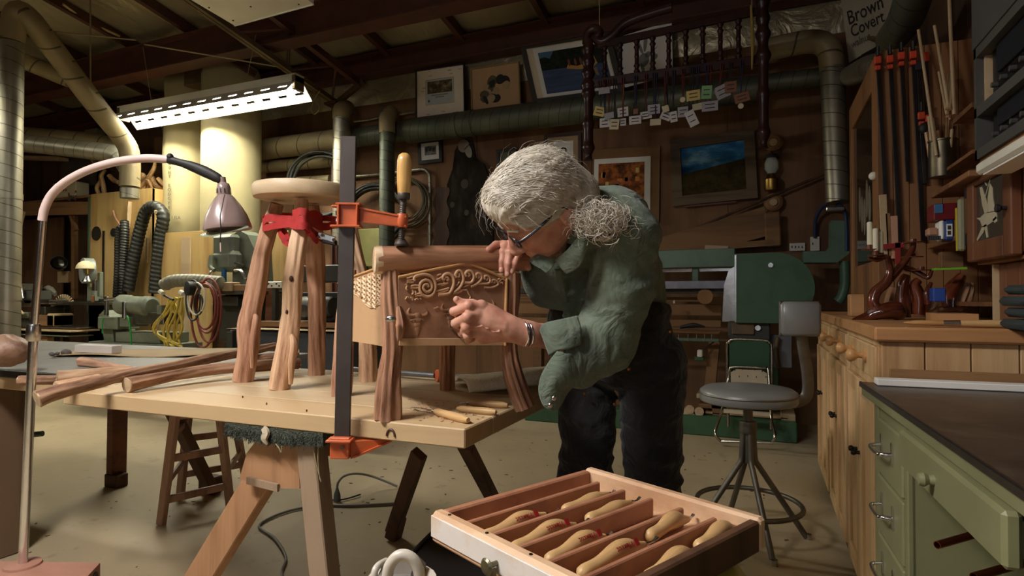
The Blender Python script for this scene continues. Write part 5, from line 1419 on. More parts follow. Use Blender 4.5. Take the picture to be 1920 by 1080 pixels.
MB().tube(bez([PY(735, 217, 5.42), PY(760, 213, 5.42), PY(778, 210, 5.42)], 3), .012, 8).build('conduit_pipe', M_duct, None, label='short conduit running right of the junction box', cat='conduit')
mbx(664, 430, 712, 500, 5.1, .2, 'yellow_green_locker', paint('olive_locker', srgb(150, 146, 88), .6), None, .01)
tag(bpy.data.objects['yellow_green_locker'], 'olive yellow locker low on the wall right of the clamp bar', 'locker'); bpy.data.objects['yellow_green_locker'].name = 'metal_locker'
# ================================================================== BACK WALL
def pane_mat(name, cols, sc=8.0, stretch=(1, 1, 1), detail=6.0):
 if name in _mc: return _mc[name]
 m, nt, b = _new(name)
 v = _coords(nt, 'Object', (sc * stretch[0], sc * stretch[1], sc * stretch[2]))
 n1 = N(nt, 'ShaderNodeTexNoise', i_Scale=1.0, i_Detail=detail, i_Roughness=.65); nt.links.new(v, n1.inputs['Vector'])
 nt.links.new(_ramp(nt, n1.outputs['Fac'], cols), b.inputs['Base Color'])
 b.inputs['Roughness'].default_value = .85; b.inputs['Specular IOR Level'].default_value = .1
 _mc[name] = m
 return m
M_dkframe = paint('dark_frame', srgb(40, 28, 22), .5)
M_matboard = paint('cream_mat', srgb(218, 202, 172), .8, 0, .04)
M_whitemat = paint('white_mat', srgb(230, 228, 220), .8, 0, .03)
def lean_frame(c4_, Y, lean=.0):
 return None
class Pic:
 """a framed picture: corners given as pixels TL, TR, BR, BL on the plane y=Y (leaning: top nearer the wall)"""
 def __init__(s, px, Y, label, name='framed_picture', cat='picture', lean=0.0, th=.02, frame=.02, fmat=None, group=None):
  s.Y = Y
  tl, tr, br, bl_ = [PY(x, y, Y) for x, y in px]
  s.o = bl_; s.u = (br - bl_); s.w = s.u.length; s.u.normalize()
  s.v = (tl - bl_); s.h = s.v.length; s.v.normalize()
  s.v = (s.v + V(0, lean, 0)).normalized()
  s.n = s.u.cross(s.v).normalized()
  if s.n.y > 0: s.n = -s.n
  s.t = thing(name, label, cat, bl_, group=group)
  s.th = th
  if fmat:
   f = frame
   for (a, b, c, d) in ((0, s.w, 0, f), (0, s.w, s.h - f, s.h), (0, f, f, s.h - f), (s.w - f, s.w, f, s.h - f)):
    s.rect(a, b, c, d, 0, th + .008, 'frame_rail', fmat)
  s.f = frame if fmat else 0
 def P(s, a, b, z=0): return s.o + s.u * a + s.v * b + s.n * z
 def rect(s, a, b, c, d, z0, z1, name, mat, ch=0, par=None):
  return MB().box(s.P((a + b) / 2, (c + d) / 2, (z0 + z1) / 2), (b - a, d - c, z1 - z0), (s.u, s.v, s.n), ch).build(name, mat, par or s.t, 0)
 def fr(s, a, b, c, d, z0, z1, name, mat):
  return s.rect(a * s.w, b * s.w, c * s.h, d * s.h, z0, z1, name, mat)
 def blob(s, a, b, ra, rb, z, name, mat, rot=0.0, n=14):
  ca, sa = math.cos(rot), math.sin(rot)
  pts = []
  for i in range(n):
   t = 2 * math.pi * i / n
   x, y = ra * s.w * math.cos(t), rb * s.h * math.sin(t)
   pts.append((a * s.w + x * ca - y * sa, b * s.h + x * sa + y * ca))
  return MB().prism(pts, .0015, s.o + s.n * z, (s.u, s.v, s.n)).build(name, mat, s.t, 0)
 def poly(s, pts, z, name, mat):
  return MB().prism([(a * s.w, b * s.h) for a, b in pts], .0015, s.o + s.n * z, (s.u, s.v, s.n)).build(name, mat, s.t, 0)
M_sepia = pane_mat('sepia_photo', [(.3, srgb(40, 34, 26)), (.5, srgb(96, 84, 60)), (.7, srgb(168, 152, 116))], 14)
M_inkd = paint('dark_ink', srgb(52, 44, 38), .8)
M_inkg = paint('grey_ink', srgb(120, 116, 104), .8)
p = Pic([(776, 130), (868, 110), (874, 218), (782, 228)], 5.30, 'signed white poster in a thin dark frame leaning above the duct', lean=.10, fmat=M_dkframe, frame=.012)
p.fr(.02, .98, .02, .98, .0, .014, 'mat', paint('signed_mat', srgb(232, 218, 194), .8, 0, .04))
for (a, b, c, d) in ((.2, .78, .285, .29), (.2, .78, .775, .78), (.2, .205, .285, .78), (.775, .78, .285, .78)): p.fr(a, b, c, d, .014, .0155, 'border_line', M_inkd)
p.fr(.22, .765, .3, .77, .014, .015, 'card', paint('pale_blue_card', srgb(176, 184, 180), .8)); p.fr(.24, .745, .5, .74, .015, .016, 'photo', M_sepia)
for k, (a, b, y) in enumerate(((.32, .66, .455), (.40, .58, .415))): p.fr(a, b, y, y + .018, .015, .016, 'caption', M_inkg)
p.poly([(.27, .33), (.29, .36), (.27, .39), (.25, .36)], .015, 'diamond_mark', M_inkd)
random.seed(8)
for k in range(9):
 a, b = random.choice([(random.uniform(.06, .16), random.uniform(.1, .9)), (random.uniform(.2, .9), random.uniform(.06, .22)), (random.uniform(.2, .9), random.uniform(.83, .93))])
 pts = [p.P((a + .012 * i) * p.w, (b + .012 * math.sin(i * 2.1 + k)) * p.h, .0148) for i in range(7)]
 MB().tube(bez(pts, 3), .0015, 4).build('signature', M_inkg, p.t)
p = Pic([(880, 127), (972, 112), (978, 202), (886, 213)], 5.30, 'tan matted floral print leaning beside the white poster', lean=.10, fmat=paint('thin_gold_frame', srgb(150, 126, 84), .4), frame=.012)
p.fr(.02, .98, .02, .98, 0, .014, 'mat', paint('tan_mat', srgb(188, 152, 112), .8, 0, .05))
random.seed(4)
for k in range(22):
 p.blob(random.uniform(.27, .75), random.uniform(.22, .72), random.uniform(.03, .09), random.uniform(.06, .13), .014 + k * .0002, 'leaf_print', [paint('print_dark', srgb(40, 40, 34), .8), paint('print_olive', srgb(92, 82, 54), .8), paint('print_cream', srgb(170, 148, 112), .8)][k % 3], random.uniform(0, 3))
p = Pic([(973, 82), (1150, 56), (1172, 176), (1001, 197)], 5.26, 'large dark framed lake picture with a canoe leaning above the duct', lean=.08, fmat=paint('slate_frame', srgb(62, 60, 54), .5), frame=.05)
p.fr(.04, .96, .05, .95, 0, .012, 'mat', M_matboard); p.fr(.13, .93, .08, .90, .012, .014, 'inner_mat', M_whitemat)
p.fr(.18, .90, .14, .82, .014, .016, 'water', pane_mat('lake_water', [(.3, srgb(50, 66, 92)), (.7, srgb(84, 100, 128))], 6, (.3, 1, 3)))
p.fr(.18, .90, .52, .82, .016, .0165, 'tree_line', pane_mat('dark_trees', [(.3, srgb(20, 24, 20)), (.7, srgb(52, 56, 46))], 20))
p.poly([(.18, .82), (.18, .72), (.24, .74), (.30, .70), (.34, .78), (.36, .82)], .0166, 'sky_patch', paint('sky_blue', srgb(70, 110, 140), .6))
p.poly([(.46, .50), (.60, .46), (.74, .47), (.80, .52), (.78, .64), (.74, .62), (.72, .55), (.58, .52), (.48, .56)], .017, 'canoe', paint('birch_canoe', srgb(196, 150, 78), .6))
for a in (.5, .57, .63): p.blob(a, .59, .014, .06, .0172, 'paddler', paint('paddler_red', srgb(120, 70, 40), .7))
p.poly([(.70, .44), (.78, .46), (.79, .32), (.76, .34)], .0168, 'reflection', paint('canoe_reflection', srgb(128, 104, 76), .6))
p = Pic([(1157, 68), (1250, 54), (1262, 140), (1160, 168)], 5.30, 'unframed white poster with a grey hummingbird behind the spindles', 'poster', 'poster', lean=.06)
p.fr(0, 1, 0, 1, 0, .006, 'sheet', M_whitemat)
for (a, b, ra, rb, r) in ((.48, .42, .10, .13, 0), (.56, .50, .05, .06, 0), (.40, .72, .03, .20, .35), (.52, .76, .035, .20, -.1), (.68, .42, .06, .05, .5), (.46, .26, .03, .12, .2)): p.blob(a, b, ra, rb, .006, 'bird_print', paint('bird_grey', srgb(128, 126, 122), .8), r)
p.poly([(.60, .53), (.74, .60), (.61, .50)], .0075, 'beak_print', M_inkd)
p = Pic([(785, 265), (831, 261), (831, 304), (786, 309)], 5.46, 'small black framed photo of three figures left of the robed portrait', fmat=M_blackedge, frame=.035)
p.fr(.12, .88, .12, .88, 0, .012, 'mat', M_whitemat); p.fr(.27, .75, .35, .72, .012, .014, 'photo', pane_mat('bw_photo', [(.35, srgb(20, 20, 20)), (.65, srgb(140, 140, 136))], 18))
for a in (.35, .5, .65): p.blob(a, .58, .05, .08, .014, 'figure_print', M_inkd)
p = Pic([(838, 262), (928, 258), (928, 485), (838, 485)], 5.44, 'tall dim picture of a bald bearded figure in a dark robe', 'cutout_poster', 'poster')
M_robe = pane_mat('dark_robe_print', [(.3, srgb(22, 19, 16)), (.55, srgb(42, 36, 30)), (.75, srgb(74, 64, 50))], 7, (1, 1, .5))
p.poly([(.02, 0), (.95, 0), (.97, .3), (.9, .62), (.78, .78), (.6, .84), (.55, .96), (.42, .995), (.27, .97), (.17, .9), (.12, .75), (.0, .62)], .0, 'robe', M_robe)
p.blob(.36, .935, .12, .055, .003, 'bald_head', paint('print_skin', srgb(128, 112, 96), .7)); p.blob(.46, .89, .07, .06, .0045, 'beard_print', paint('print_beard', srgb(136, 130, 120), .8), .3)
p.poly([(.38, .91), (.50, .955), (.50, .945), (.38, .90)], .006, 'spectacles_print', M_inkd)
for (a, b, r) in ((.12, .45, .05), (.42, .38, .05), (.38, .62, .08)): p.blob(a, b, r, r * .5, .003, 'hand_print', paint('print_hand', srgb(62, 52, 42), .8))
wv = [(816 + (3 * math.sin(i * 1.05)), 352 + i * 6.6) for i in range(20)] + [(842 + 3 * math.sin(i * 1.05 + .5), 352 + i * 6.6) for i in range(19, -1, -1)]
wp = [PY(x, y, 5.45) for x, y in wv]
MB().prism([(q.x, q.z) for q in wp], .03, (0, 5.43, 0), (V(1, 0, 0), V(0, 0, 1), V(0, 1, 0))).build('carved_board', M_darkwood, None, 0, label='narrow wavy edged dark carved board on the wall', cat='board')
p = Pic([(932, 282), (968, 277), (972, 330), (934, 335)], 5.46, 'small dark frame on the wall just left of the grey hair', fmat=M_dkframe, frame=.03)
p.fr(.1, .9, .1, .9, 0, .01, 'print', pane_mat('dark_print', [(.3, srgb(50, 50, 44)), (.7, srgb(110, 112, 98))], 10))
p = Pic([(1022, 254), (1091, 249), (1091, 330), (1022, 334)], 5.46, 'dark framed botanical print just above the grey hair', fmat=paint('maroon_frame', srgb(58, 28, 22), .4), frame=.03)
p.fr(.05, .95, .04, .96, 0, .012, 'mat', paint('beige_mat', srgb(164, 138, 106), .8)); p.fr(.25, .78, .3, .82, .012, .014, 'sheet', M_whitemat)
for k in range(7): p.blob(.52 + .06 * math.cos(k * .9), .60 + .06 * math.sin(k * .9), .015, .07, .014, 'plant_print', M_inkd, k * .9)
p = Pic([(1113, 282), (1238, 272), (1236, 416), (1111, 418)], 5.46, 'bright village scene print on a plain board right of the head', frame=.02)
p.fr(0, 1, 0, 1, 0, .015, 'backing_board', paint('ochre_board', srgb(122, 88, 48), .7)); p.fr(.02, .87, .16, .87, .015, .018, 'mat', M_whitemat)
p.fr(.09, .78, .24, .80, .018, .020, 'print', pane_mat('village_print', [(.25, srgb(46, 40, 36)), (.42, srgb(120, 70, 40)), (.55, srgb(176, 104, 50)), (.68, srgb(84, 90, 70)), (.8, srgb(190, 150, 80))], 12, (1, 1, 1), 2.0))
random.seed(12)
for k in range(16):
 a, b = random.uniform(.12, .66), random.uniform(.28, .68)
 p.fr(a, a + random.uniform(.04, .10), b, b + random.uniform(.04, .10), .020, .0205, 'house_print', paint('house_%d' % (k % 4), [srgb(200, 120, 50), srgb(60, 74, 84), srgb(150, 80, 50), srgb(206, 176, 110)][k % 4], .7))
p = Pic([(1257, 265), (1416, 247), (1421, 372), (1263, 388)], 5.45, 'landscape with blue sky in a weathered wood frame', fmat=wood('weathered_frame', srgb(106, 90, 70), srgb(72, 58, 44), 'X', 9, .1, .8, .4), frame=.085, th=.03)
p.fr(.09, .91, .12, .88, .0, .018, 'sky', pane_mat('painted_sky', [(.3, srgb(20, 60, 110)), (.5, srgb(52, 110, 150)), (.72, srgb(150, 190, 200))], 5, (.6, 1, 1.6)))
p.poly([(.09, .12), (.91, .12), (.91, .60), (.65, .555), (.4, .51), (.09, .47)], .018, 'hillside', pane_mat('painted_hill', [(.3, srgb(40, 36, 20)), (.7, srgb(78, 66, 36))], 14))
MB().bar(p.P(.14 * p.w, -.01, .02), p.P(.75 * p.w, -.012, .02), .012, .012).build('red_stick', paint('dark_red_stick', srgb(96, 26, 28), .5), None, label='dark red stick tucked under the landscape frame', cat='stick')
M_brassd = metal('dull_brass', srgb(150, 120, 60), .35)
ln = thing('oil_lantern', 'old oil lantern hanging between two turned wooden blocks', 'lantern', PY(1447, 358, 5.38))
lc = PY(1447, 357, 5.38)
MB().lathe([(0, 0), (.055, 0), (.06, .02), (.06, .09), (.035, .12), (.03, .14), (0, .14)], 24, lc, (0, 0, 1)).build('tank', M_brassd, ln)
MB().lathe([(.03, .14), (.055, .18), (.055, .23), (.035, .28), (.03, .28), (.05, .23), (.05, .18), (.026, .14)], 24, lc, (0, 0, 1)).build('globe', glass('lantern_globe', (.8, .85, .8), .08, .4), ln)
MB().lathe([(0, .27), (.06, .27), (.05, .30), (.02, .31), (0, .33)], 20, lc, (0, 0, 1)).build('cap', M_mach_d, ln)
for (yy, hh, lb2) in ((268, 40, 'turned wooden block above the oil lantern'), (380, 34, 'turned wooden pulley block below the oil lantern')):
 t = thing('pulley_block', lb2, 'pulley', PY(1450, yy, 5.43))
 MB().lathe([(0, 0), (.065, 0), (.075, .01), (.075, .03), (.05, .05), (0, .05)], 24, PY(1450, yy, 5.44), (0, -1, 0)).build('disc', M_shelf, t)
 MB().lathe([(0, 0), (.03, 0), (.03, .03), (0, .03)], 16, PY(1450, yy, 5.40), (0, -1, 0)).build('hub', M_pine, t)
 MB().bar(PY(1450, yy - hh * .4, 5.45), PY(1450, yy + hh * .6, 5.45), .09, .02, V(0, 1, 0)).build('plate', M_shelf, t)
MB().cyl(PY(1224, 462, 5.38), PY(1556, 322, 5.40), .012, n=8).build('long_rod', M_darkwood, None, label='long thin dark rod slanting across the wall below the landscape', cat='rod')
bw = thing('bow_saw', 'big wooden frame saw lying under the slanting rod', 'frame saw', PY(1400, 465, 5.35))
MB().bar(PY(1232, 474, 5.35), PY(1440, 414, 5.35), .24, .04, V(0, 1, 0)).build('beam', M_shelf, bw)
MB().bar(PY(1448, 398, 5.34), PY(1450, 462, 5.34), .12, .05, V(0, 1, 0), .01).build('post', M_shelf, bw)
MB().bar(PY(1320, 465, 5.33), PY(1450, 455, 5.33), .05, .03, V(0, 1, 0)).build('stretcher', M_shelf, bw)
MB().bar(PY(1322, 465, 5.29), PY(1365, 467, 5.29), .05, .02, V(0, 1, 0)).build('tip', M_pine, bw)
for (x0, y0, x1, y1, lb2, sl) in ((1480, 456, 1510, 470, 'white double outlet plate above the green machine', 4), (1519, 444, 1537, 470, 'white round outlet with blue cord beside the vertical duct', 1)):
 t = thing('outlet', lb2, 'outlet', PY(x0, y1, 5.47))
 mbx(x0, y0, x1, y1, 5.455, .02, 'plate', M_white_en, t, .003)
 for k in range(sl): mbx(x0 + 4 + k * 6.4, (y0 + y1) / 2 - 2, x0 + 6 + k * 6.4, (y0 + y1) / 2 + 2, 5.45, .006, 'slot', M_black, t, 0)
MB().tube(bez([PY(1528, 446, 5.44), PY(1530, 410, 5.40), PY(1545, 386, 5.3), PY(1566, 382, 5.1), PY(1585, 400, 4.9), PY(1588, 470, 4.9)], 6), .013, 8).build('power_cable', paint('blue_cord', srgb(34, 56, 92), .5), None, label='blue cord looping from the round outlet past the duct', cat='cord')
cl2 = MB().box(PY(1566, 392, 4.88), (.12, .06, .03), None, .006); cl2.build('duct_clamp', M_bright, None, label='metal clamp handle on the vertical duct at right', cat='clamp')
M_mahog = wood('mahogany', srgb(52, 24, 20), srgb(32, 14, 12), 'Z', 12, .08, .35, .1)
YS = 4.2
rk = thing('spindle_headboard', 'dark turned headboard hanging from the ceiling with name tags', 'headboard', PY(1265, 150, YS))
def turned(p0, p1, r, name, seed=0, beads=((.12, 1.3), (.2, .8), (.26, 1.25), (.5, .95), (.74, 1.25), (.8, .8), (.88, 1.3)), par=rk):
 L = (p1 - p0).length; prof = [(0, 0), (r * .8, 0)]
 n = 60
 for i in range(n + 1):
  t = i / n; k = .8
  for (c, a) in beads: k += (a - .8) * math.exp(-((t - c) / .03) ** 2)
  prof.append((r * k, t * L))
 prof.append((0, L))
 return MB().lathe(prof, 14, p0, (p1 - p0)).build(name, M_mahog, par, 60)
lpb, lpt = PY(1103, 300, YS), PY(1103, 75, YS)
turned(V(lpt.x, YS, lpb.z), V(lpt.x, YS, lpt.z), .043, 'post', beads=((.03, .5), (.10, 1.1), (.16, .8), (.3, 1.05), (.55, 1.25), (.62, 1.3), (.66, .8), (.72, 1.2), (.82, 1.15), (.92, 1.2)))
rpb, rpt = PY(1430, 278, YS), PY(1430, -10, YS)
turned(V(rpt.x, YS, rpb.z), V(rpt.x, YS, rpt.z), .04, 'post', beads=((.03, .5), (.10, 1.1), (.2, .8), (.35, 1.05), (.6, 1.3), (.66, .8), (.74, 1.25), (.84, 1.15), (.95, 1.2)))
MB().bar(PY(1105, 158, YS), PY(1428, 112, YS), .035, .065, V(0, 0, 1), .006).build('lower_rail', M_mahog, rk)
MB().bar(PY(1120, 85, YS), PY(1428, 20, YS), .035, .05, V(0, 0, 1), .006).build('upper_rail', M_mahog, rk)
MB().tube(bez([PY(1100, 82, YS), PY(1103, 62, YS), PY(1115, 54, YS), PY(1124, 62, YS), PY(1118, 72, YS), PY(1130, 78, YS), PY(1150, 66, YS), PY(1180, 40, YS), PY(1260, 14, YS)], 5), .034, 12).build('scroll_crest', M_mahog, rk, 60)
for k, x in enumerate((1134, 1163, 1194, 1224, 1254, 1286, 1318, 1351, 1385)):
 yb = 158 - (x - 1105) * .1424; yt = 85 - (x - 1120) * .211
 pb_, pt_ = PY(x, yb - 3, YS), PY(x, max(yt, -20), YS)
 turned(V(pb_.x, YS, pb_.z), V(pb_.x, YS, pt_.z), .018, 'spindle')
for (x, y0_, y1_) in ((1124, 60, -40), (1410, 40, -60)):
 a = PY(x, y0_, YS); MB().cyl(a, V(a.x, a.y, roof_z(YS) - .06), .004, n=6).build('hanging_cord', M_wire, rk)
random.seed(31)
M_lan = [M_black, paint('navy_lanyard', srgb(24, 30, 60), .7), paint('red_lanyard', srgb(90, 20, 24), .7), paint('orange_lanyard', srgb(196, 110, 30), .7)]
M_tag = [paint('tag_white', srgb(196, 190, 188), .6, 0, .04), paint('tag_cream', srgb(196, 184, 150), .6), paint('tag_yellow', srgb(200, 176, 100), .6), paint('tag_green', srgb(120, 166, 110), .6), paint('tag_brown', srgb(120, 76, 48), .6), paint('tag_grey', srgb(150, 146, 150), .5)]
tags = [(1124, 209, 22, 18, 2, -.3, 'yellow'), (1134, 230, 20, 18, 0, 0, 'lowest left white'), (1142, 217, 19, 12, 5, .1, 'small grey'), (1152, 233, 18, 20, 1, -.12, 'cream double printed'), (1168, 210, 21, 18, 0, .05, 'shiny white'), (1168, 229, 12, 14, 0, 0, 'white one behind the cream'), (1191, 225, 23, 16, 0, 0, 'wide white'), (1192, 209, 9, 10, 4, 0, 'small brown'), (1211, 216, 22, 14, 0, .05, 'plain white middle'), (1226, 205, 23, 18, 5, 0, 'dark banded grey'), (1229, 229, 20, 12, 1, -.05, 'low cream'), (1248, 204, 12, 12, 1, .2, 'round printed cream'), (1249, 217, 20, 16, 0, -.45, 'tilted white'), (1263, 219, 13, 20, 0, .1, 'narrow tall white'), (1281, 210, 20, 19, 5, 0, 'grey blue ribboned'), (1297, 222, 17, 30, 0, .4, 'long tilted white'), (1308, 200, 18, 12, 1, .1, 'small shiny cream'), (1331, 199, 28, 18, 5, 0, 'wide grey right'), (1300, 179, 24, 19, 2, .05, 'square tan'), (1325, 173, 18, 24, 3, -.08, 'green'), (1354, 172, 24, 24, 5, .35, 'large tilted grey'), (1370, 163, 20, 20, 4, 0, 'dark'), (1391, 183, 25, 17, 4, .2, 'brown'), (1133, 170, 22, 12, 5, 0, 'upper left pale')]
tgroup = 'name tags hanging on the headboard'
for k, (x, y, w, h, c, rot, nm) in enumerate(tags):
 Yk = YS - .05 - .012 * (k % 4)
 t = thing('name_tag', nm + ' name tag hanging from the headboard rail', 'name tag', PY(x, y, Yk), group=tgroup)
 sc_k = 4.1 / 1110
 u = V(math.cos(rot), 0, math.sin(rot)); v_ = V(-math.sin(rot), 0, math.cos(rot))
 cc_ = PY(x, y, Yk)
 MB().box(cc_, (w * sc_k, h * sc_k, .004), (u, v_, V(0, -1, 0)), .001).build('card', M_tag[c], t)
 for j in (-1, 1):
  if h > 13: MB().box(cc_ + v_ * (j * h * .18 * sc_k) - V(0, .0025, 0), (w * .6 * sc_k, .006, .001), (u, v_, V(0, -1, 0))).build('print_line', M_inkd, t)
 yr = 158 - (x - 1105) * .1424
 ml = M_lan[3] if k == 4 else M_lan[(k * 7) % 3]
 tp_ = cc_ + v_ * (h * .5 * sc_k)
 for dx in (-2.2, 2.2): MB().cyl(PY(x + dx, yr - 4, YS - .03), tp_, .0035, n=5).build('lanyard', ml, t)
for (x, y) in ((1280, 187), (1389, 199)):
 MB().lathe([(0, 0), (.018, 0), (.018, .005), (0, .005)], 14, PY(x, y, YS - .09), (0, -1, 0)).build('medal', M_tag[1], None, label='small round medal hanging at the %s of the tag row' % ('middle' if x < 1300 else 'right end'), cat='medal')
MB().tube(bez([PY(1408, 10, YS - .05), PY(1411, 70, YS - .05), PY(1410, 130, YS - .05)], 4), lerp_list([.006, .012, .004], 4), 8).build('raffia_cord', paint('raffia', srgb(150, 126, 60), .8), None, label='yellowish raffia cord hanging beside the right headboard post', cat='cord')
sg = thing('hand_lettered_sign', 'white card hand lettered Brown Covert near the ceiling', 'sign', PY(1610, 100, 5.3))
sc4 = [PY(1576, -6, 5.3), PY(1690, -30, 5.3), PY(1648, 84, 5.3), PY(1592, 118, 5.3)]
MB().add(sc4 + [q - V(0, .006, 0) for q in sc4], [[0, 1, 2, 3], [7, 6, 5, 4], [0, 4, 5, 1], [1, 5, 6, 2], [2, 6, 7, 3], [3, 7, 4, 0]]).build('card', paint('sign_card', srgb(196, 184, 156), .8), sg, 0)
udir = V(1, 0, .40).normalized(); vdir = V(-.22, 0, 1).normalized()
for (tx, sz, x, y, m) in (('Brown', .155, 1621, 20, M_inkd), ('Covert', .135, 1625, 46, M_inkd), ('walnut', .085, 1613, 76, M_inkg)):
 link(text_mesh(tx, sz, PY(x, y, 5.285), (udir, vdir), .001, shear=.1, sx=.62), 'lettering', m, sg)
MB().tube(bez([PX(1612, 70, .78), PX(1640, 72, .78), PX(1665, 76, .78), PX(1690, 45, .8)], 4), .014, 8).build('antler', M_root, None, label='brown antler in front of the hand lettered sign', cat='antler')
MB().bar(PX(1596, 118, .74), PX(1672, 78, .74), .03, .03).build('black_strap', M_black, None, label='black strap slanting below the hand lettered sign', cat='strap')
M_green = paint('machine_green', srgb(56, 92, 62), .45, 0, .12, 4, .03, 60, srgb(44, 58, 42), 5, .5)
M_green_l = paint('machine_green_light', srgb(82, 112, 90), .45, 0, .12, 4, .03, 60, srgb(60, 74, 58), 5, .5)
gs = thing('stroke_sander', 'big green sanding machine with rounded end housing on the back wall', 'machine', PY(1400, 800, 4.95))
Yg = 4.85
mbx(960, 478, 1378, 500, Yg, .12, 'top_beam', M_green_l, gs, .004)
hx0 = PY(1378, 540, Yg - .1).x; hz1, hz0 = PY(1440, 474, Yg - .1).z, PY(1440, 606, Yg - .1).z
hr = (hz1 - hz0) / 2; hx1 = PY(1528, 540, Yg - .1).x - hr
pts = [(hx0, hz0), (hx0, hz1)] + [(hx1 + hr * math.sin(t), (hz0 + hz1) / 2 + hr * math.cos(t)) for t in [math.pi * i / 24 for i in range(25)]]
MB().prism(pts, .32, (0, Yg - .1, 0), (V(1, 0, 0), V(0, 0, 1), V(0, 1, 0))).build('end_housing', M_green, gs, 30)
MB().bar(PY(1379, 478, Yg - .103), PY(1379, 604, Yg - .103), .012, .006, V(0, 1, 0)).build('housing_seam', M_bright, gs)
MB().cyl(PY(1445, 497, Yg - .12), PY(1445, 497, Yg - .09), .018, n=12).build('bolt', M_bright, gs)
MB().prism([(0, 0), (.09, 0), (.09, .42), (.05, .40), (.015, .28)], .2, PY(1354, 603, Yg - .02), (V(1, 0, 0), V(0, 0, 1), V(0, 1, 0))).build('guard', M_bright, gs, 0)
mbx(1235, 527, 1378, 541, Yg + .02, .05, 'steel_rail', metal('dull_rail', srgb(104, 104, 110), .35), gs, .002); mbx(1235, 505, 1378, 508, Yg + .1, .03, 'thin_rail', M_bright, gs, .001)
mbx(1297, 500, 1310, 528, Yg + .05, .06, 'hanger', M_green_l, gs)
mbx(960, 541, 1360, 550, Yg + .1, .04, 'dark_rail', M_mach_d, gs)
MB().cyl(PY(1322, 556, Yg + .05), PY(1322, 556, Yg + .15), .06, n=18).build('pulley', M_shelf, gs)
mbx(1365, 602, 1445, 640, Yg - .03, .3, 'motor_mount', M_mach_d, gs, .01); MB().cyl(PY(1421, 615, Yg - .06), PY(1421, 615, Yg), .02, n=12).build('bolt', M_bright, gs)
mbx(1372, 605, 1415, 628, Yg - .05, .05, 'bracket', M_tan_steel, gs, .006)
mbx(1368, 640, 1462, 790, Yg + .15, .2, 'pedestal', M_green, gs, .01)
mbx(1445, 628, 1485, 690, Yg + .05, .05, 'grey_panel', paint('grey_panel', srgb(110, 110, 112), .5), gs, .003)
MB().tube(bez([PY(1458, 632, Yg), PY(1456, 655, Yg), PY(1460, 690, Yg)], 4), .016, 8).build('dust_sock', M_tan_steel, gs)
cp_ = [PY(x, y, Yg + .1) for x, y in ((1557, 415), (1588, 415), (1591, 476), (1568, 493), (1505, 493), (1505, 472), (1548, 472), (1556, 462))]
MB().prism([(q.x, q.z) for q in cp_], .16, (0, Yg + .05, 0), (V(1, 0, 0), V(0, 0, 1), V(0, 1, 0))).build('chute', M_green_l, gs, 0)
MB().tube(bez([PY(1583, 490, Yg + .12), PY(1584, 530, Yg + .12), PY(1578, 556, Yg + .12), PY(1570, 566, Yg + .12)], 5), .035, 12).build('chute_pipe', M_green_l, gs)
for k, (y0_, y1_) in enumerate(((556, 566), (568, 592), (594, 614))):
 mbx(950, y0_ + 1, 1352, y1_, Yg + .28, .03, 'lumber_board', M_shelf, None, .003)
for k, o in enumerate([o for o in bpy.data.objects if o.name.startswith('lumber_board')]):
 tag(o, ['topmost narrow board on the rack behind the man', 'middle wide board on the rack behind the man', 'lowest board on the rack behind the man'][k], 'board', 'boards on the rack')
sf = thing('green_shelf', 'shelf with a dusty wooden top and pinned green edge', 'shelf', PY(1300, 700, Yg))
mbx(950, 625, 1348, 641, Yg - .12, .03, 'front_edge', M_green_l, sf, .002); mbx(950, 617, 1348, 625, Yg - .12, .45, 'board', M_shelf, sf, .002)
for x in (1272, 1290, 1306, 1321, 1334): mbx(x - .6, 627, x + .6, 640, Yg - .125, .006, 'pin', M_bright, sf, 0)
MB().bar(PY(1340, 640, Yg + .1), PY(1325, 790, Yg + .1), .08, .08).build('leg', M_shelf, sf); MB().bar(PY(1010, 640, Yg + .1), PY(1010, 790, Yg + .1), .08, .08).build('leg', M_shelf, sf)
MB().tube(bez([PY(1275, 614, Yg), PY(1300, 610, Yg), PY(1322, 613, Yg)], 4), lerp_list([.012, .02, .006], 4), 8).build('dark_tool', M_black, None, label='dark hand tool lying on the green edged shelf', cat='tool')
sw = thing('switch', 'white switch lever under the green shelf', 'switch', PY(1312, 664, Yg))
mbx(1307, 656, 1317, 670, Yg - .1, .06, 'cap', M_white_en, sw); mbx(1302, 668, 1320, 677, Yg - .08, .06, 'box', M_green, sw); MB().cyl(PY(1318, 656, Yg - .05), PY(1340, 640, Yg), .006, n=6).build('wire', M_bright, sw)
wv_ = MB().box(PY(1264, 566, Yg), (.02, .02, .03), None, .003); wv_.build('hook', M_bright, None, label='small bright hook on the rack board', cat='hook')
bb = thing('machine_plinth', 'low green base beam of the machine on the floor', 'plinth', PY(1350, 820, Yg - .05))
a, b = PZ(960, 800, 0), PZ(1495, 832, 0)
MB().bar(V(a.x, b.y + .1, .075), V(b.x, b.y + .1, .075), .22, .15, V(0, 0, 1), .008).build('beam', M_green, bb)
yb_ = b.y + .06
def lum(px0, py0, px1, py1, dep, mat, lbl, Y=None):
 Y = Y or yb_
 o = mbx(px0, py0, px1, py1, Y, dep, 'lumber_block', mat, None, .004); tag(o, lbl, 'lumber', 'lumber on the green base'); return o
lum(1308, 788, 1478, 806, .3, M_shelf, 'lowest reddish timber stacked on the green base'); lum(1322, 772, 1478, 787, .3, M_pine_edge, 'second timber of the stack on the green base'); lum(1310, 757, 1400, 771, .3, M_shelf, 'third timber of the stack on the green base'); lum(1306, 738, 1328, 748, .25, M_pine, 'short pale block on top of the timber stack')
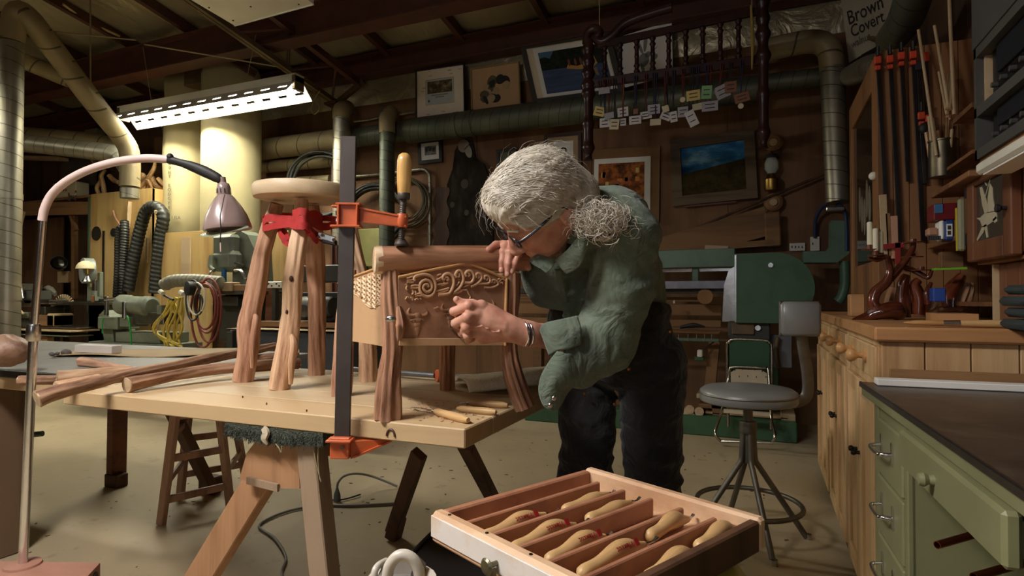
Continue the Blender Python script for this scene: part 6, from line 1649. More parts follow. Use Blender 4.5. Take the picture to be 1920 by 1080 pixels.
lum(1464, 776, 1492, 806, .25, M_pine, 'pale block at the right end of the green base'); lum(1470, 806, 1494, 814, .2, M_shelf, 'thin offcut under the pale right block')
random.seed(6)
k = 0
for (x, y) in ((1283, 773), (1297, 783), (1285, 797), (1311, 772), (1304, 797), (1317, 788), (1275, 788), (1293, 768)):
 o = MB().cyl(PY(x, y, yb_ - .05), PY(x, y, yb_ + .3), .035, n=10).build('log_billet', M_endgrain, None, label=['left upper', 'central', 'lower left', 'upper right', 'lower right', 'right', 'leftmost', 'topmost'][k] + ' small round billet of the end grain pile', cat='log', group='round billets'); k += 1
MB().prism([(0, 0), (.10, .05), (.16, .02), (.10, -.20), (.02, -.18)], .05, PY(1332, 742, yb_), (V(1, 0, 0), V(0, 0, 1), V(0, 1, 0))).build('cedar_wedge', M_shelf, None, 0, label='dull wedge shaped offcut hanging beside the timber stack', cat='offcut')
fc = thing('folding_chair', 'folding metal chair with green back leaning on the machine', 'chair', PZ(1400, 830, 0))
Yf = 4.62
M_greenv = paint('green_vinyl', srgb(36, 78, 50), .4, 0, .08)
M_chromed = metal('worn_chrome', srgb(190, 184, 172), .2)
bk_ = [PY(1366, 800, Yf), PY(1363, 660, Yf + .05), PY(1367, 642, Yf + .05), PY(1378, 636, Yf + .05), PY(1432, 638, Yf + .05), PY(1443, 643, Yf + .05), PY(1447, 660, Yf + .05), PY(1446, 805, Yf)]
MB().tube(bez(bk_, 5), .011, 10).build('back_frame', M_chromed, fc, 60)
MB().prism([(q.x, q.z) for q in (PY(1367, 712, Yf), PY(1367, 645, Yf), PY(1377, 639, Yf), PY(1434, 641, Yf), PY(1443, 647, Yf), PY(1443, 716, Yf))], .02, (0, Yf + .045, 0), (V(1, 0, 0), V(0, 0, 1), V(0, 1, 0))).build('backrest', M_greenv, fc, 0)
st_ = [PY(1352, 828, Yf - .25), PY(1341, 812, Yf - .25), PY(1352, 775, Yf - .15), PY(1364, 720, Yf - .02), PY(1368, 694, Yf), PY(1378, 688, Yf), PY(1430, 690, Yf), PY(1441, 697, Yf), PY(1446, 780, Yf - .12), PY(1453, 815, Yf - .25), PY(1448, 828, Yf - .25)]
MB().tube(bez(st_, 5), .010, 10).build('front_frame', M_chromed, fc, 60)
MB().cyl(PY(1350, 827, Yf - .25), PY(1450, 831, Yf - .25), .010, n=8).build('foot_bar', M_chromed, fc)
MB().prism([(q.x, q.z) for q in (PY(1371, 750, Yf), PY(1370, 698, Yf), PY(1380, 692, Yf), PY(1428, 694, Yf), PY(1438, 700, Yf), PY(1440, 752, Yf))], .012, (0, Yf - .01, 0), (V(1, 0, 0), V(0, 0, 1), V(0, 1, 0))).build('seat_pan', paint('cream_enamel', srgb(196, 184, 156), .5), fc, 0)
for (x, y) in ((1386, 706), (1402, 705), (1418, 707), (1436, 707), (1378, 694), (1392, 692), (1403, 692), (1415, 693), (1429, 696)): mbx(x - .7, y - 1.5, x + .7, y + 1.5, Yf - .014, .006, 'slot', M_black, fc, 0)
MB().bar(PY(1357, 770, Yf - .17), PY(1444, 777, Yf - .17), .02, .05, V(0, 1, 0)).build('front_rail', paint('cream_enamel', srgb(196, 184, 156), .5), fc)
# ================================================================== RIGHT SIDE
M_cpine = wood('counter_pine', srgb(206, 172, 126), srgb(182, 144, 100), 'Z', 9, .07, .5, .10, dark=srgb(146, 108, 70))
M_ctop = wood('counter_top', srgb(190, 142, 94), srgb(158, 110, 68), 'X', 8, .08, .4, .06)
M_knobw = wood('knob_wood', srgb(190, 144, 92), srgb(156, 108, 64), 'X', 20, .2, .35, .05)
CX, CY0, CY1, CZ = .32, 2.02, 4.06, .965
ct = thing('pine_counter', 'long pine counter with panelled doors and turned knobs', 'counter', (.6, 3.0, 0))
MB().bx(CX - .02, XR - .005, CY0 - .025, CY1 + .02, CZ - .042, CZ, .006).build('worktop', M_ctop, ct)
MB().bx(CX + .012, XR - .005, CY0 + .02, CY1 - .01, .05, CZ - .045).build('carcass', M_cpine, ct)
xe = CX
for k in range(6):
 x1 = min(xe + .108, XR - .006)
 MB().bx(xe + .0015, x1 - .0015, CY0, CY0 + .018, 0.02, CZ - .043, .002).build('end_board', M_cpine, ct)
 xe = x1
 if xe > XR - .02: break
for k in range(3):
 y0 = CY0 + .01 + k * .68; y1 = y0 + .67
 MB().bx(CX - .004, CX + .012, y0, y1, CZ - .06, CZ - .043).build('rail', M_cpine, ct)
 dr = MB().bx(CX - .010, CX + .012, y0 + .03, y1 - .03, .80, CZ - .062, .004).build('drawer', M_cpine, ct)
 for q_ in (.30, .72):
  yk = y0 + .67 * q_
  MB().lathe([(0, 0), (.022, 0), (.022, .006), (.010, .010), (.009, .022), (.019, .032), (.023, .042), (.019, .052), (.008, .057), (0, .058)], 20, (CX - .010, yk, .862), (-1, 0, 0)).build('knob', M_knobw, dr, 60)
 for a, b in ((y0, y0 + .03), (y1 - .03, y1)):
  MB().bx(CX - .006, CX + .012, a, b, .05, CZ - .06, .002).build('stile', M_cpine, ct)
 MB().bx(CX - .004, CX + .012, y0 + .03, y1 - .03, .775, .80).build('rail', M_cpine, ct)
 for j in range(2):
  ya = y0 + .033 + j * .305; yb2 = ya + .297
  d_ = MB().bx(CX - .004, CX + .010, ya + .05, yb2 - .05, .12, .715).build('door', M_cpine, ct)
  for (a, b, c, d) in ((ya, ya + .05, .06, .77), (yb2 - .05, yb2, .06, .77), (ya + .05, yb2 - .05, .06, .12), (ya + .05, yb2 - .05, .715, .77)):
   MB().bx(CX - .016, CX + .010, a, b, c, d, .003).build('door_frame', M_cpine, d_)
  yk = yb2 - .025 if j == 0 else ya + .025
  MB().lathe([(0, 0), (.007, 0), (.006, .010), (.011, .018), (.008, .026), (0, .028)], 12, (CX - .016, yk, .52), (-1, 0, 0)).build('latch_knob', M_screw, d_)
MB().bx(CX + .004, XR - .01, CY0 + .03, CY1 - .02, 0, .06).build('plinth', M_darkwood, ct)
M_desk = paint('olive_desk_paint', srgb(124, 124, 88), .45, 0, .05, 5, 0, 40, srgb(106, 104, 72), 4, .4)
M_lino = paint('brown_linoleum', srgb(62, 50, 40), .35, 0, .25, 7, .05, 40, srgb(92, 80, 66), 12, .5)
M_alu = metal('worn_edge_band', srgb(120, 116, 118), .35)
DX, DY0, DY1, DZ = .263, .1, 1.99, .805
dk = thing('steel_desk', 'olive green steel desk with dark linoleum top at lower right', 'desk', (.263, 1.99, 0))
MB().bx(DX, XR - .09, DY0, DY1, DZ - .012, DZ, .002).build('top', M_lino, dk)
MB().bx(DX - .004, DX + .004, DY0, DY1, DZ - .014, DZ + .0015, .002).build('edge_band', M_alu, dk)
MB().bx(DX + .002, XR - .09, DY0, DY1 - .002, DZ - .040, DZ - .012, .004).build('apron', M_desk, dk)
px_ = DX + .022
MB().bx(px_, XR - .09, 1.57, 1.895, .06, DZ - .040, .004).build('pedestal', M_desk, dk)
MB().bx(px_ - .006, px_ + .012, 1.855, 1.895, .06, DZ - .040, .003).build('stile', M_desk, dk)
MB().bx(px_ - .006, px_ + .012, 1.57, 1.595, .06, DZ - .040, .003).build('stile', M_desk, dk)
zs = [.735, .585, .43, .28, .10]
for i in range(4):
 d_ = MB().bx(px_ - .010, px_ + .012, 1.598, 1.852, zs[i + 1] + .004, zs[i] - .004, .004).build('drawer', M_desk, dk)
 zc = (zs[i] + zs[i + 1]) / 2 + .01; yc_ = 1.735
 hnd = [V(px_ - .010, yc_ + .055, zc), V(px_ - .034, yc_ + .050, zc - .002), V(px_ - .040, yc_ + .03, zc - .004), V(px_ - .040, yc_ - .03, zc - .004), V(px_ - .034, yc_ - .050, zc - .002), V(px_ - .010, yc_ - .055, zc)]
 MB().tube(bez(hnd, 5), .0048, 10).build('handle', M_chrome, d_, 60)
 for sg_ in (-1, 1):
  MB().prism([(-.008, -.024), (0, -.03), (.008, -.024), (.006, 0), (.008, .024), (0, .03), (-.008, .024), (-.006, 0)], .003, (px_ - .0105, yc_ + sg_ * .055, zc), (V(0, 1, 0), V(0, 0, 1), V(-1, 0, 0))).build('handle_plate', M_chrome, d_, 0)
cdw = MB().bx(DX - .012, DX + .012, .986, 1.515, .686, DZ - .040, .006).build('centre_drawer', M_desk, dk)
MB().bx(DX + .012, XR - .25, 1.0, 1.50, .70, .75).build('drawer_tray', M_desk, dk)
MB().lathe([(0, 0), (.010, 0), (.008, .008), (.013, .016), (.011, .024), (0, .027)], 16, (DX - .012, 1.275, .723), (-1, 0, 0)).build('knob', M_desk, cdw)
MB().bx(px_, XR - .09, DY0, .80, .06, DZ - .040, .004).build('pedestal', M_desk, dk)
MB().bx(DX + .01, DX + .03, .93, .97, .70, .765, .004).build('slide_bracket', M_desk, dk)
MB().bx(XR - .13, XR - .11, .80, 1.57, .2, DZ - .040).build('back_panel', M_desk, dk)
dk.rotation_euler = (0, 0, .042)
M_copper = metal('copper', srgb(196, 112, 84), .3)
for (a, b, lb2) in (((1757, 1022, 1.12), (1960, 965, 1.22), 'upper copper pipe sticking out of the desk kneehole'), ((1826, 1082, 1.0), (2010, 1030, 1.12), 'lower copper pipe in the desk kneehole')):
 p0, p1 = W(*a), W(*b); d = (p1 - p0).normalized()
 t = thing('copper_pipe', lb2, 'pipe', p0)
 MB().tube([p0, p1], .0072, 18, False).build('outer_wall', M_copper, t); MB().tube([p1, p0 + d * .0005], .0060, 18, False).build('bore', M_copper, t)
 x_, y_, _ = frame_of(d)
 ring = [p0 + (x_ * math.cos(k * math.pi / 8) + y_ * math.sin(k * math.pi / 8)) * r for r in (.0072, .0060) for k in range(16)]
 MB().add(ring, [[k, (k + 1) % 16, 16 + (k + 1) % 16, 16 + k] for k in range(16)]).build('rim', M_copper, t)
MB().bar(V(DX + .03, 1.935, DZ + .010), V(XR - .02, 1.955, DZ + .010), .05, .018, V(0, 0, 1), .002).build('white_strip', M_whitemat, None, label='long white strip lying along the back of the desk', cat='strip')
MB().bar(V(DX + .07, 1.975, DZ + .022), V(XR - .02, 1.985, DZ + .022), .012, .04, V(0, 0, 1), .002).build('brown_slat', M_shelf, None, label='thin brown slat between the desk and pine counter', cat='slat')
cu = thing('tall_cupboard', 'tall glazed cupboard standing on the far end of the counter', 'cupboard', (.7, 3.6, CZ))
M_cup = wood('cupboard_pine', srgb(140, 98, 60), srgb(104, 68, 40), 'Z', 8, .07, .6, .12)
UX, UY0, UY1, UZ = .49, 3.14, 4.06, 2.18
MB().bx(UX + .03, XR - .004, UY0 + .02, UY1, CZ, UZ).build('carcass', M_cup, cu)
for (a, b, c, d) in ((UY0, UY0 + .14, CZ, UZ), (UY1 - .10, UY1, CZ, UZ), (UY0 + .14, UY1 - .10, CZ, CZ + .26), (UY0 + .14, UY1 - .10, UZ - .14, UZ)): MB().bx(UX, UX + .03, a, b, c, d, .003).build('door_frame', M_cup, cu)
MB().bx(UX + .012, UX + .018, UY0 + .14, UY1 - .10, CZ + .26, UZ - .14).build('glass_pane', paint('dark_glass', srgb(30, 30, 26), .08, 0, .1), cu)
for k in range(5):
 MB().ball((UX + .011, UY0 + .3 + .08 * k, CZ + .55 + .05 * math.sin(k * 2)), (.003, .035, .10), 10, 7).build('etched_print', paint('pale_etching', srgb(120, 112, 92), .6), cu)
MB().ball((UX - .006, UY0 + .07, 1.62), .02, 12, 8).build('knob', M_white_en, cu)
xe = UX
k = 0
while xe < XR - .01:
 x1 = min(xe + .062, XR - .004)
 MB().bx(xe + .001, x1 - .001, UY0, UY0 + .018, CZ, UZ, .002).build('end_board', M_cup, cu); xe = x1
YK = UY0 - .02
M_dbar = metal('clamp_bar_dark', srgb(70, 66, 66), .35)
M_clred = paint('clamp_red_orange', srgb(190, 66, 34), .45)
gk_ = 'bar clamps hung on the cupboard end'
for k, (x, yt, yb2, low) in enumerate(((1645, 100, 372, 0), (1668, 98, 452, 0), (1689, 92, 340, 0), (1711, 90, 452, 0), (1722, 125, 345, 1), (1735, 108, 330, 1))):
 t = thing('hanging_clamp', ['first', 'second', 'third', 'fourth', 'fifth', 'rightmost'][k] + ' orange headed bar clamp from the left on the cupboard end', 'clamp', PY(x, yt, YK), group=gk_)
 a, b = PY(x, yt - 4, YK), PY(x + (yb2 - yt) * .055, yb2, YK)
 MB().bar(a, b, .016, .010, V(0, 1, 0), .001).build('bar', M_dbar, t)
 hy = yt + 8 if not low else 212 + 5 * (k - 4)
 h0 = PY(x + (hy - yt) * .055, hy + 6, YK)
 MB().box(h0, (.028, .034, .034), None, .004).build('head', M_clred, t); MB().box(h0 - V(0, .0, .035), (.022, .030, .02), None, .003).build('jaw', M_clred, t)
 MB().cyl(h0 + V(0, -.012, .02), h0 + V(0, -.012, .06), .006, n=8).build('screw', M_black, t)
 if low:
  MB().ball(h0 - V(-.005, .02, .06), (.02, .015, .025), 10, 7).build('grip', M_black, t); MB().box(PY(x, yt, YK), (.026, .03, .04), None, .003).build('end_stop', M_clred if k == 5 else M_black, t)
for k, (x0, y0, x1, y1, w, m, lb2) in enumerate(((1660, 480, 1655, 365, .03, M_pine, 'pale strip standing against the cupboard end'), (1668, 480, 1664, 400, .02, M_shelf, 'brown strip beside the pale strip'), (1678, 485, 1676, 405, .028, M_juniper, 'rounded stick standing left of the red cross'))):
 MB().bar(PY(x0, y0, YK - .03), PY(x1, y1, YK - .03), w, .012, V(0, 1, 0), .002).build('wood_strip', m, None, label=lb2, cat='strip')
t = thing('red_cross_piece', 'red wooden cross standing against the cupboard end', 'cross', PY(1675, 500, YK - .05))
M_redw = paint('red_paint', srgb(140, 30, 28), .5)
MB().bar(PY(1655, 463, YK - .05), PY(1695, 459, YK - .05), .012, .022, V(0, 0, 1)).build('arm', M_redw, t); MB().bar(PY(1683, 495, YK - .05), PY(1683, 455, YK - .05), .02, .012, V(0, 1, 0)).build('upright', M_redw, t)
for k, (a, b, r, lb2) in enumerate((((1722, 56), (1756, 292), .006, 'leftmost thin pole leaning in the corner'), ((1752, 48), (1779, 205), .006, 'middle thin pole leaning in the corner'), ((1779, -20), (1789, 215), .007, 'rightmost tall thin pole in the corner'), ((1760, 135), (1775, 215), .005, 'short thin dowel beside the wooden hand'), ((1782, 140), (1778, 205), .012, 'thick pale dowel behind the wooden hand'))):
 MB().cyl(PY(a[0], a[1], 3.09), PY(b[0], b[1], 3.0), r, n=8).build('pole', M_pine, None, label=lb2, cat='pole', group='thin poles in the corner')
CNX = .72
cn0 = PX(1768, 332, CNX)
cn = thing('dowel_can', 'dark metal can full of wooden dowels on the wall shelf', 'can', cn0)
MB().lathe([(0, 0), (.052, 0), (.052, .15), (.055, .152), (.055, .158), (.050, .158), (.048, .02), (0, .02)], 26, cn0, (0, 0, 1)).build('can', metal('can_metal', srgb(96, 88, 72), .4), cn)
random.seed(17)
for k in range(12):
 a = random.uniform(0, 6.28); r = random.uniform(.005, .038)
 b0 = cn0 + V(math.cos(a) * r, math.sin(a) * r, .03); b1 = b0 + V(math.cos(a) * .02, math.sin(a) * .02, random.uniform(.16, .24))
 MB().cyl(b0, b1, random.uniform(.005, .008), n=8).build('dowel', [M_pine, M_shelf, M_knobw][k % 3], cn)
hn = thing('wooden_hand', 'little carved wooden hand standing above the dowel can', 'carved hand', PX(1777, 218, .74))
hp = PX(1778, 208, .74)
MB().box(hp, (.014, .032, .040), None, .006).build('palm', M_knobw, hn); MB().cyl(hp - V(0, 0, .02), hp - V(0, 0, .075), .011, n=10).build('wrist', M_knobw, hn)
for k in range(4): MB().tube([hp + V(0, -.012 + k * .008, .015), hp + V(0, -.014 + k * .0095, .040 + .004 * (k % 3))], [.0045, .0035], 8).build('finger', M_knobw, hn)
MB().tube([hp + V(0, -.012, -.005), hp + V(0, -.028, .014)], [.005, .0035], 8).build('thumb', M_knobw, hn)
ws = thing('wall_shelf', 'open wooden wall shelf unit above the counter', 'shelf', (.8, 2.8, 1.2))
SX = .62
for (pa, pb, xx, nm) in (((1745, 372), (1812, 322), SX, 'shelf_board'), ((1738, 456), (1800, 452), SX + .05, 'shelf_board')):
 a, b = PX(pa[0], pa[1], xx), PX(pb[0], pb[1], xx)
 z = (a.z + b.z) / 2
 MB().bx(xx, XR - .004, min(a.y, b.y) - .02, max(a.y, b.y), z - .010, z + .010, .002).build(nm, M_cup, ws)
MB().bx(.66, XR - .004, 2.52, 3.10, 1.02, 1.035).build('shelf_board', M_cup, ws); MB().bx(XR - .02, XR - .004, 2.0, 3.12, CZ, 2.3).build('back_boards', M_cup, ws)
a = PX(1800, 215, .70); MB().bx(.70, XR - .02, 2.60, 2.83, a.z - .012, a.z + .006).build('shelf_board', M_cup, ws)
a = PX(1800, 300, .66); MB().bx(.66, XR - .02, 2.45, 2.75, a.z - .006, a.z + .006).build('shelf_board', M_cup, ws)
def rbox(pxa, pya, pxb, pyb, X, dep, name, mat, lbl, cat):
 a = PX(pxa, pya, X); b = PX(pxb, pyb, X)
 return MB().bx(X, X + dep, a.y, b.y, a.z, b.z, .003).build(name, mat, None, label=lbl, cat=cat)
Ysh = 2.72
def fbox(pxa, pya, pxb, pyb, Y, dep, name, mat, lbl, cat):
 o = mbx(pxa, pya, pxb, pyb, Y, dep, name, mat, None, .003); return tag(o, lbl, cat)
fbox(1751, 382, 1795, 411, Ysh, .1, 'red_box', paint('dark_red_box', srgb(110, 22, 26), .4), 'dark red box with blue sticker on the wall shelf', 'box')
mbx(1752, 383, 1768, 399, Ysh - .004, .003, 'sticker', paint('blue_sticker', srgb(60, 110, 150), .5), bpy.data.objects['red_box'], 0)
bb_ = thing('blue_carton', 'blue and white carton with black boxes printed on the wall shelf', 'box', PY(1782, 450, Ysh))
mbx(1772, 412, 1790, 450, Ysh, .08, 'carton', paint('carton_blue', srgb(36, 66, 130), .5), bb_); mbx(1762, 412, 1772, 450, Ysh + .005, .07, 'white_side', M_whitemat, bb_); mbx(1775, 420, 1786, 443, Ysh - .003, .004, 'label', M_whitemat, bb_, 0)
mbx(1777, 423, 1783, 430, Ysh - .005, .003, 'print', M_inkd, bb_, 0); mbx(1777, 433, 1783, 440, Ysh - .005, .003, 'print', M_inkd, bb_, 0)
br = thing('brush', 'small dark bristle brush standing on the wall shelf', 'brush', PY(1750, 450, Ysh))
mbx(1740, 427, 1760, 442, Ysh + .02, .05, 'block', M_juniper_dark, br)
for k in range(8): MB().cyl(PY(1741 + k * 3.6, 442, Ysh + .01), PY(1741 + k * 3.6, 450, Ysh + .01), .004, n=6).build('bristle_tuft', M_black, br)
tag(MB().bar(PY(1794, 390, 2.55), PY(1796, 470, 2.55), .006, .02, V(0, 1, 0)).build('yellow_rule', paint('yellow_rule', srgb(200, 180, 50), .5), None), 'yellow upright rule beside the deer door', 'rule')
tag(mbx(1797, 372, 1812, 470, 2.5, .02, 'frosted_pane', glass('grey_pane', srgb(150, 150, 120), .4, .7), None), 'grey glass pane leaning behind the yellow rule', 'glass')
fbox(1765, 472, 1808, 502, 2.9, .05, 'cardboard_box', M_shelf, 'dull brown carton under the wall shelf', 'box')
gb = tag(MB().bar(PY(1748, 505, 2.6), PY(1812, 503, 2.6), .02, .008, V(0, 0, 1)).build('green_level', paint('neon_green', srgb(110, 170, 40), .4), None), 'bright green edged plate under the wall shelf', 'plate')
fbox(1750, 540, 1774, 566, 2.55, .06, 'blue_tin', paint('blue_tin', srgb(36, 70, 150), .5), 'small blue tin on the counter at the back', 'tin')
dd = thing('deer_door', 'wall cabinet door with glass etched with a rider and deer', 'cabinet door', PX(1850, 500, .655))
DXX = .655
y0, y1 = PX(1896, 470, DXX).y, PX(1813, 480, DXX).y
zb_, zt_2 = 1.05 + (558 - 486) * ((PX(1850, 486, DXX) - CAM).dot(cF)) / FPX, 1.05 + (558 - 305) * ((PX(1850, 305, DXX) - CAM).dot(cF)) / FPX
M_ddoor = wood('dark_oak_door', srgb(112, 70, 44), srgb(74, 42, 26), 'Z', 10, .07, .5, .15)
fw = .065
for (a, b, c, d) in ((y0, y0 + fw, zb_, zt_2), (y1 - fw, y1, zb_, zt_2), (y0 + fw, y1 - fw, zb_, zb_ + fw), (y0 + fw, y1 - fw, zt_2 - fw * .8, zt_2)): MB().bx(DXX, DXX + .028, a, b, c, d, .004).build('door_frame', M_ddoor, dd)
MB().bx(DXX + .012, DXX + .016, y0 + fw, y1 - fw, zb_ + fw, zt_2 - fw * .8).build('glass_pane', paint('smoked_glass', srgb(62, 58, 50), .15), dd)
M_etch = paint('etched_white', srgb(176, 168, 140), .7)
def etch(pix, nm='etched_figure'):
 pts = [PX(x, y, DXX + .011) for x, y in pix]
 MB().prism([(q.y, q.z) for q in pts], -.001, (DXX + .0115, 0, 0), (V(0, 1, 0), V(0, 0, 1), V(1, 0, 0))).build(nm, M_etch, dd, 0)
etch([(1838, 408), (1846, 400), (1860, 398), (1868, 396), (1870, 408), (1864, 414), (1850, 424), (1842, 426), (1838, 414), (1831, 409)])
etch([(1842, 424), (1848, 422), (1844, 436), (1833, 452), (1831, 450)]); etch([(1845, 422), (1850, 420), (1853, 445), (1850, 446)]); etch([(1861, 412), (1868, 405), (1870, 415), (1865, 418)])
etch([(1846, 400), (1842, 385), (1837, 352), (1841, 350), (1848, 370), (1852, 384), (1852, 398)]); etch([(1853, 398), (1852, 372), (1856, 344), (1861, 352), (1862, 372), (1866, 395)])
for (a, b) in (((1843, 384), (1862, 318)), ((1847, 342), (1850, 348)), ((1852, 322), (1856, 328))):
 MB().cyl(PX(a[0], a[1], DXX + .011), PX(b[0], b[1], DXX + .011), .0016, n=6).build('etched_line', M_etch, dd)
MB().lathe([(0, 0), (.006, 0), (.006, .012), (.012, .018), (.012, .026), (0, .03)], 14, (DXX, y0 + fw * .45, PX(1865, 398, DXX).z), (-1, 0, 0)).build('knob', M_black, dd)
for zz2 in (zb_ + .06, zt_2 - .08): MB().bx(DXX - .003, DXX + .02, y1 - .004, y1 + .010, zz2, zz2 + .04).build('hinge', M_black, dd)
wc_ = thing('wall_cabinet', 'dark wooden cabinet carcass behind the deer door', 'cabinet', (.8, 2.25, 1.2))
MB().bx(DXX + .03, XR - .022, y0, y1, zb_ - .01, zb_ + .01).build('bottom', M_cup, wc_); MB().bx(DXX + .03, XR - .022, y0, y0 + .02, zb_, zt_2).build('side', M_cup, wc_); MB().bx(DXX + .03, XR - .022, y1 - .02, y1, zb_, zt_2).build('side', M_cup, wc_); MB().bx(DXX + .03, XR - .022, y0, y1, zt_2 - .02, zt_2).build('top', M_cup, wc_)
bd_ = thing('cabinet_boards', 'dark vertical boards standing below the deer door', 'board', (.72, 2.2, CZ))
for k in range(3): MB().bx(.70 + .015, .735, y0 + .02 + k * .11, y0 + .125 + k * .11, CZ + .001, zb_ - .012, .002).build('board', M_ddoor, bd_)
MB().bx(.70, .72, y1 - .10, y1 - .085, CZ + .001, zb_ - .012).build('pale_edge', M_pine, bd_)
wp_ = thing('wall_board', 'orange brown wall board with brass hinge at the right edge', 'board', PX(1910, 480, .7))
MB().bx(.74, .76, 1.2, y0 - .012, 1.0, 2.0).build('board', M_ctop, wp_); MB().bx(.725, .74, y0 - .06, y0 - .02, 1.10, 1.15, .002).build('hinge', metal('brass', srgb(190, 150, 60), .3), wp_)
for k in range(4):
 z0 = CZ + .002 + k * .030
 MB().bx(.60 + .01 * (k % 2), .73, 1.86 + .008 * k, 2.03 - .006 * (k % 2), z0, z0 + .026, .010).jitter(.003, 30, k).build('folded_cloth', paint('dark_green_cloth', srgb(40, 50, 48), .9, 0, .2, 20), None, 40, label=['bottom', 'second', 'third', 'top'][k] + ' folded dark cloth of the stack at the right edge', cat='cloth', group='folded cloths')
rg = MB().ball(PX(1912, 448, .70), (.03, .06, .03), 14, 9).jitter(.008, 25); rg.build('rag', paint('grey_red_rag', srgb(120, 110, 108), .9), None, 60, label='crumpled grey rag on the little ledge at right', cat='rag')
MB().bx(.66, .74, 1.75, 2.02, PX(1912, 462, .70).z - .02, PX(1912, 462, .70).z, .004).build('ledge', M_ctop, None, label='small wooden ledge under the crumpled rag', cat='shelf')
bs_ = thing('stereo_shelf', 'grey edged shelf unit holding black audio boxes', 'shelf', PX(1850, 250, .62))
QX = .62
M_gedge = paint('grey_shelf_edge', srgb(70, 68, 64), .6)
def yz(px, py): q = PX(px, py, QX); return q.y, q.z
ya, za = yz(1822, 100); yb_2, zb2 = yz(1838, 265)
yn = .9
z_levels = [yz(1828, 205)[1], yz(1845, 272)[1], yz(1815, 108)[1]]
yfar = yz(1826, 150)[0]
for z, d in ((z_levels[0], .03), (z_levels[1], .03), (z_levels[2], .03)): MB().bx(QX, XR - .02, yn, yfar, z - d, z).build('shelf_board', M_gedge, bs_)
MB().bx(QX, XR - .02, yfar - .02, yfar, z_levels[1] - .03, z_levels[2] + .3).build('side', M_gedge, bs_)
MB().bx(QX + .02, XR - .02, yfar - .035, yfar - .022, z_levels[0], z_levels[2] - .03).build('lining', M_pine, bs_)
MB().bx(QX - .004, QX + .02, yn, yfar, z_levels[2], z_levels[2] + .22).build('top_panel', M_gedge, bs_)
M_gloss = paint('glossy_black', srgb(18, 18, 20), .25)
for (z0, hgt, nm, lb2) in ((z_levels[0], .24, 'audio_receiver', 'upper black audio receiver in the grey shelf'), (z_levels[1], .15, 'audio_deck', 'lower black audio deck in the grey shelf')):
 t = thing(nm, lb2, 'stereo', (QX + .05, 1.5, z0))
 MB().bx(QX + .03, XR - .05, yn + .05, yfar - .06, z0 + .002, z0 + hgt, .004).build('case', M_gloss, t)
 MB().bx(QX + .022, QX + .031, yn + .2, yfar - .12, z0 + hgt * .3, z0 + hgt * .75, .002).build('front_panel', paint('dark_panel', srgb(30, 34, 40), .3), t)
 for k in range(4): MB().cyl((QX + .03, yfar - .1 - .07 * k, z0 + hgt * .18), (QX + .015, yfar - .1 - .07 * k, z0 + hgt * .18), .008, n=10).build('knob', M_gedge, t)
MB().bar(V(QX + .03, yn, z_levels[1] - .045), V(QX + .03, yfar - .01, z_levels[1] - .045), .04, .03).build('wood_lip', M_cup, bs_)
ul = thing('under_shelf_light', 'white unlit fluorescent strip under the audio shelf', 'light fixture', PX(1880, 262, .60))
MB().bx(.575, .66, .9, PX(1848, 285, .60).y, z_levels[1] - .105, z_levels[1] - .070, .008).build('housing', M_white_en, ul); MB().bx(.585, .65, .95, PX(1848, 285, .60).y - .03, z_levels[1] - .11, z_levels[1] - .104).build('diffuser', M_whitemat, ul)
M_gloss_w = wood('polished_dark_wood', srgb(104, 50, 28), srgb(58, 24, 14), uv=True, sc=30, stretch=.2, rough=.22, bump=.05, coat=.5)
YC = 2.62
cd_ = thing('carved_candelabra', 'polished dark carved wood candelabra with three white candles', 'candelabra', PY(1645, 598, YC))
def cpath(pp, rr, nm, amp=.12, seed=1): return gnarly(nm, [PY(x, y, YC + dz) for x, y, dz in pp], rr, M_gloss_w, cd_, seed, amp, n=20, steps=7)
cpath([(1598, 601, -.03), (1625, 594, 0), (1655, 584, 0), (1680, 582, .02), (1688, 596, .03)], [.006, .018, .03, .034, .02], 'base', .15, 1)
cpath([(1655, 590, 0), (1638, 570, 0), (1642, 548, .01), (1662, 528, .01), (1668, 505, .01), (1662, 482, .0), (1645, 488, -.01), (1628, 484, -.02)], [.022, .02, .021, .018, .012, .010, .008, .005], 'stem', .12, 3)
cpath([(1655, 540, .01), (1680, 510, .03), (1700, 485, .04), (1711, 465, .05), (1713, 455, .05)], [.014, .014, .012, .010, .008], 'branch', .12, 5)
cpath([(1690, 500, .04), (1708, 505, .06), (1722, 512, .06), (1740, 520, .05), (1748, 505, .04)], [.010, .010, .010, .009, .004], 'branch', .12, 7)
cpath([(1740, 570, .03), (1738, 550, .03), (1746, 530, .04)], [.012, .010, .006], 'branch', .12, 8)
M_candle = paint('ivory_candle', srgb(214, 208, 178), .45, 0, .03)
for (x, yb3, yt3, dz) in ((1631, 463, 416, -.02), (1642, 474, 428, -.035), (1651, 478, 434, -.015)):
 q_ = PY(x, yb3, YC + dz)
 MB().lathe([(0, -.012), (.030, -.012), (.032, -.009), (.012, -.006), (.011, .008), (0, .008)], 20, q_, (0, 0, 1)).build('drip_cup', M_gloss_w, cd_)
 c_ = thing('candle', ['tallest white candle at the left of the candelabra', 'middle white candle of the candelabra', 'right white candle of the candelabra'][(1631, 1642, 1651).index(x)], 'candle', q_)
 top_ = PY(x, yt3, YC + dz)
 MB().lathe([(0, .008), (.0098, .008), (.0098, top_.z - q_.z - .003), (.006, top_.z - q_.z), (0, top_.z - q_.z - .001)], 18, q_, (0, 0, 1)).build('wax', M_candle, c_); MB().cyl(V(q_.x, q_.y, top_.z), V(q_.x, q_.y, top_.z + .008), .0012, n=6).build('wick', M_black, c_)
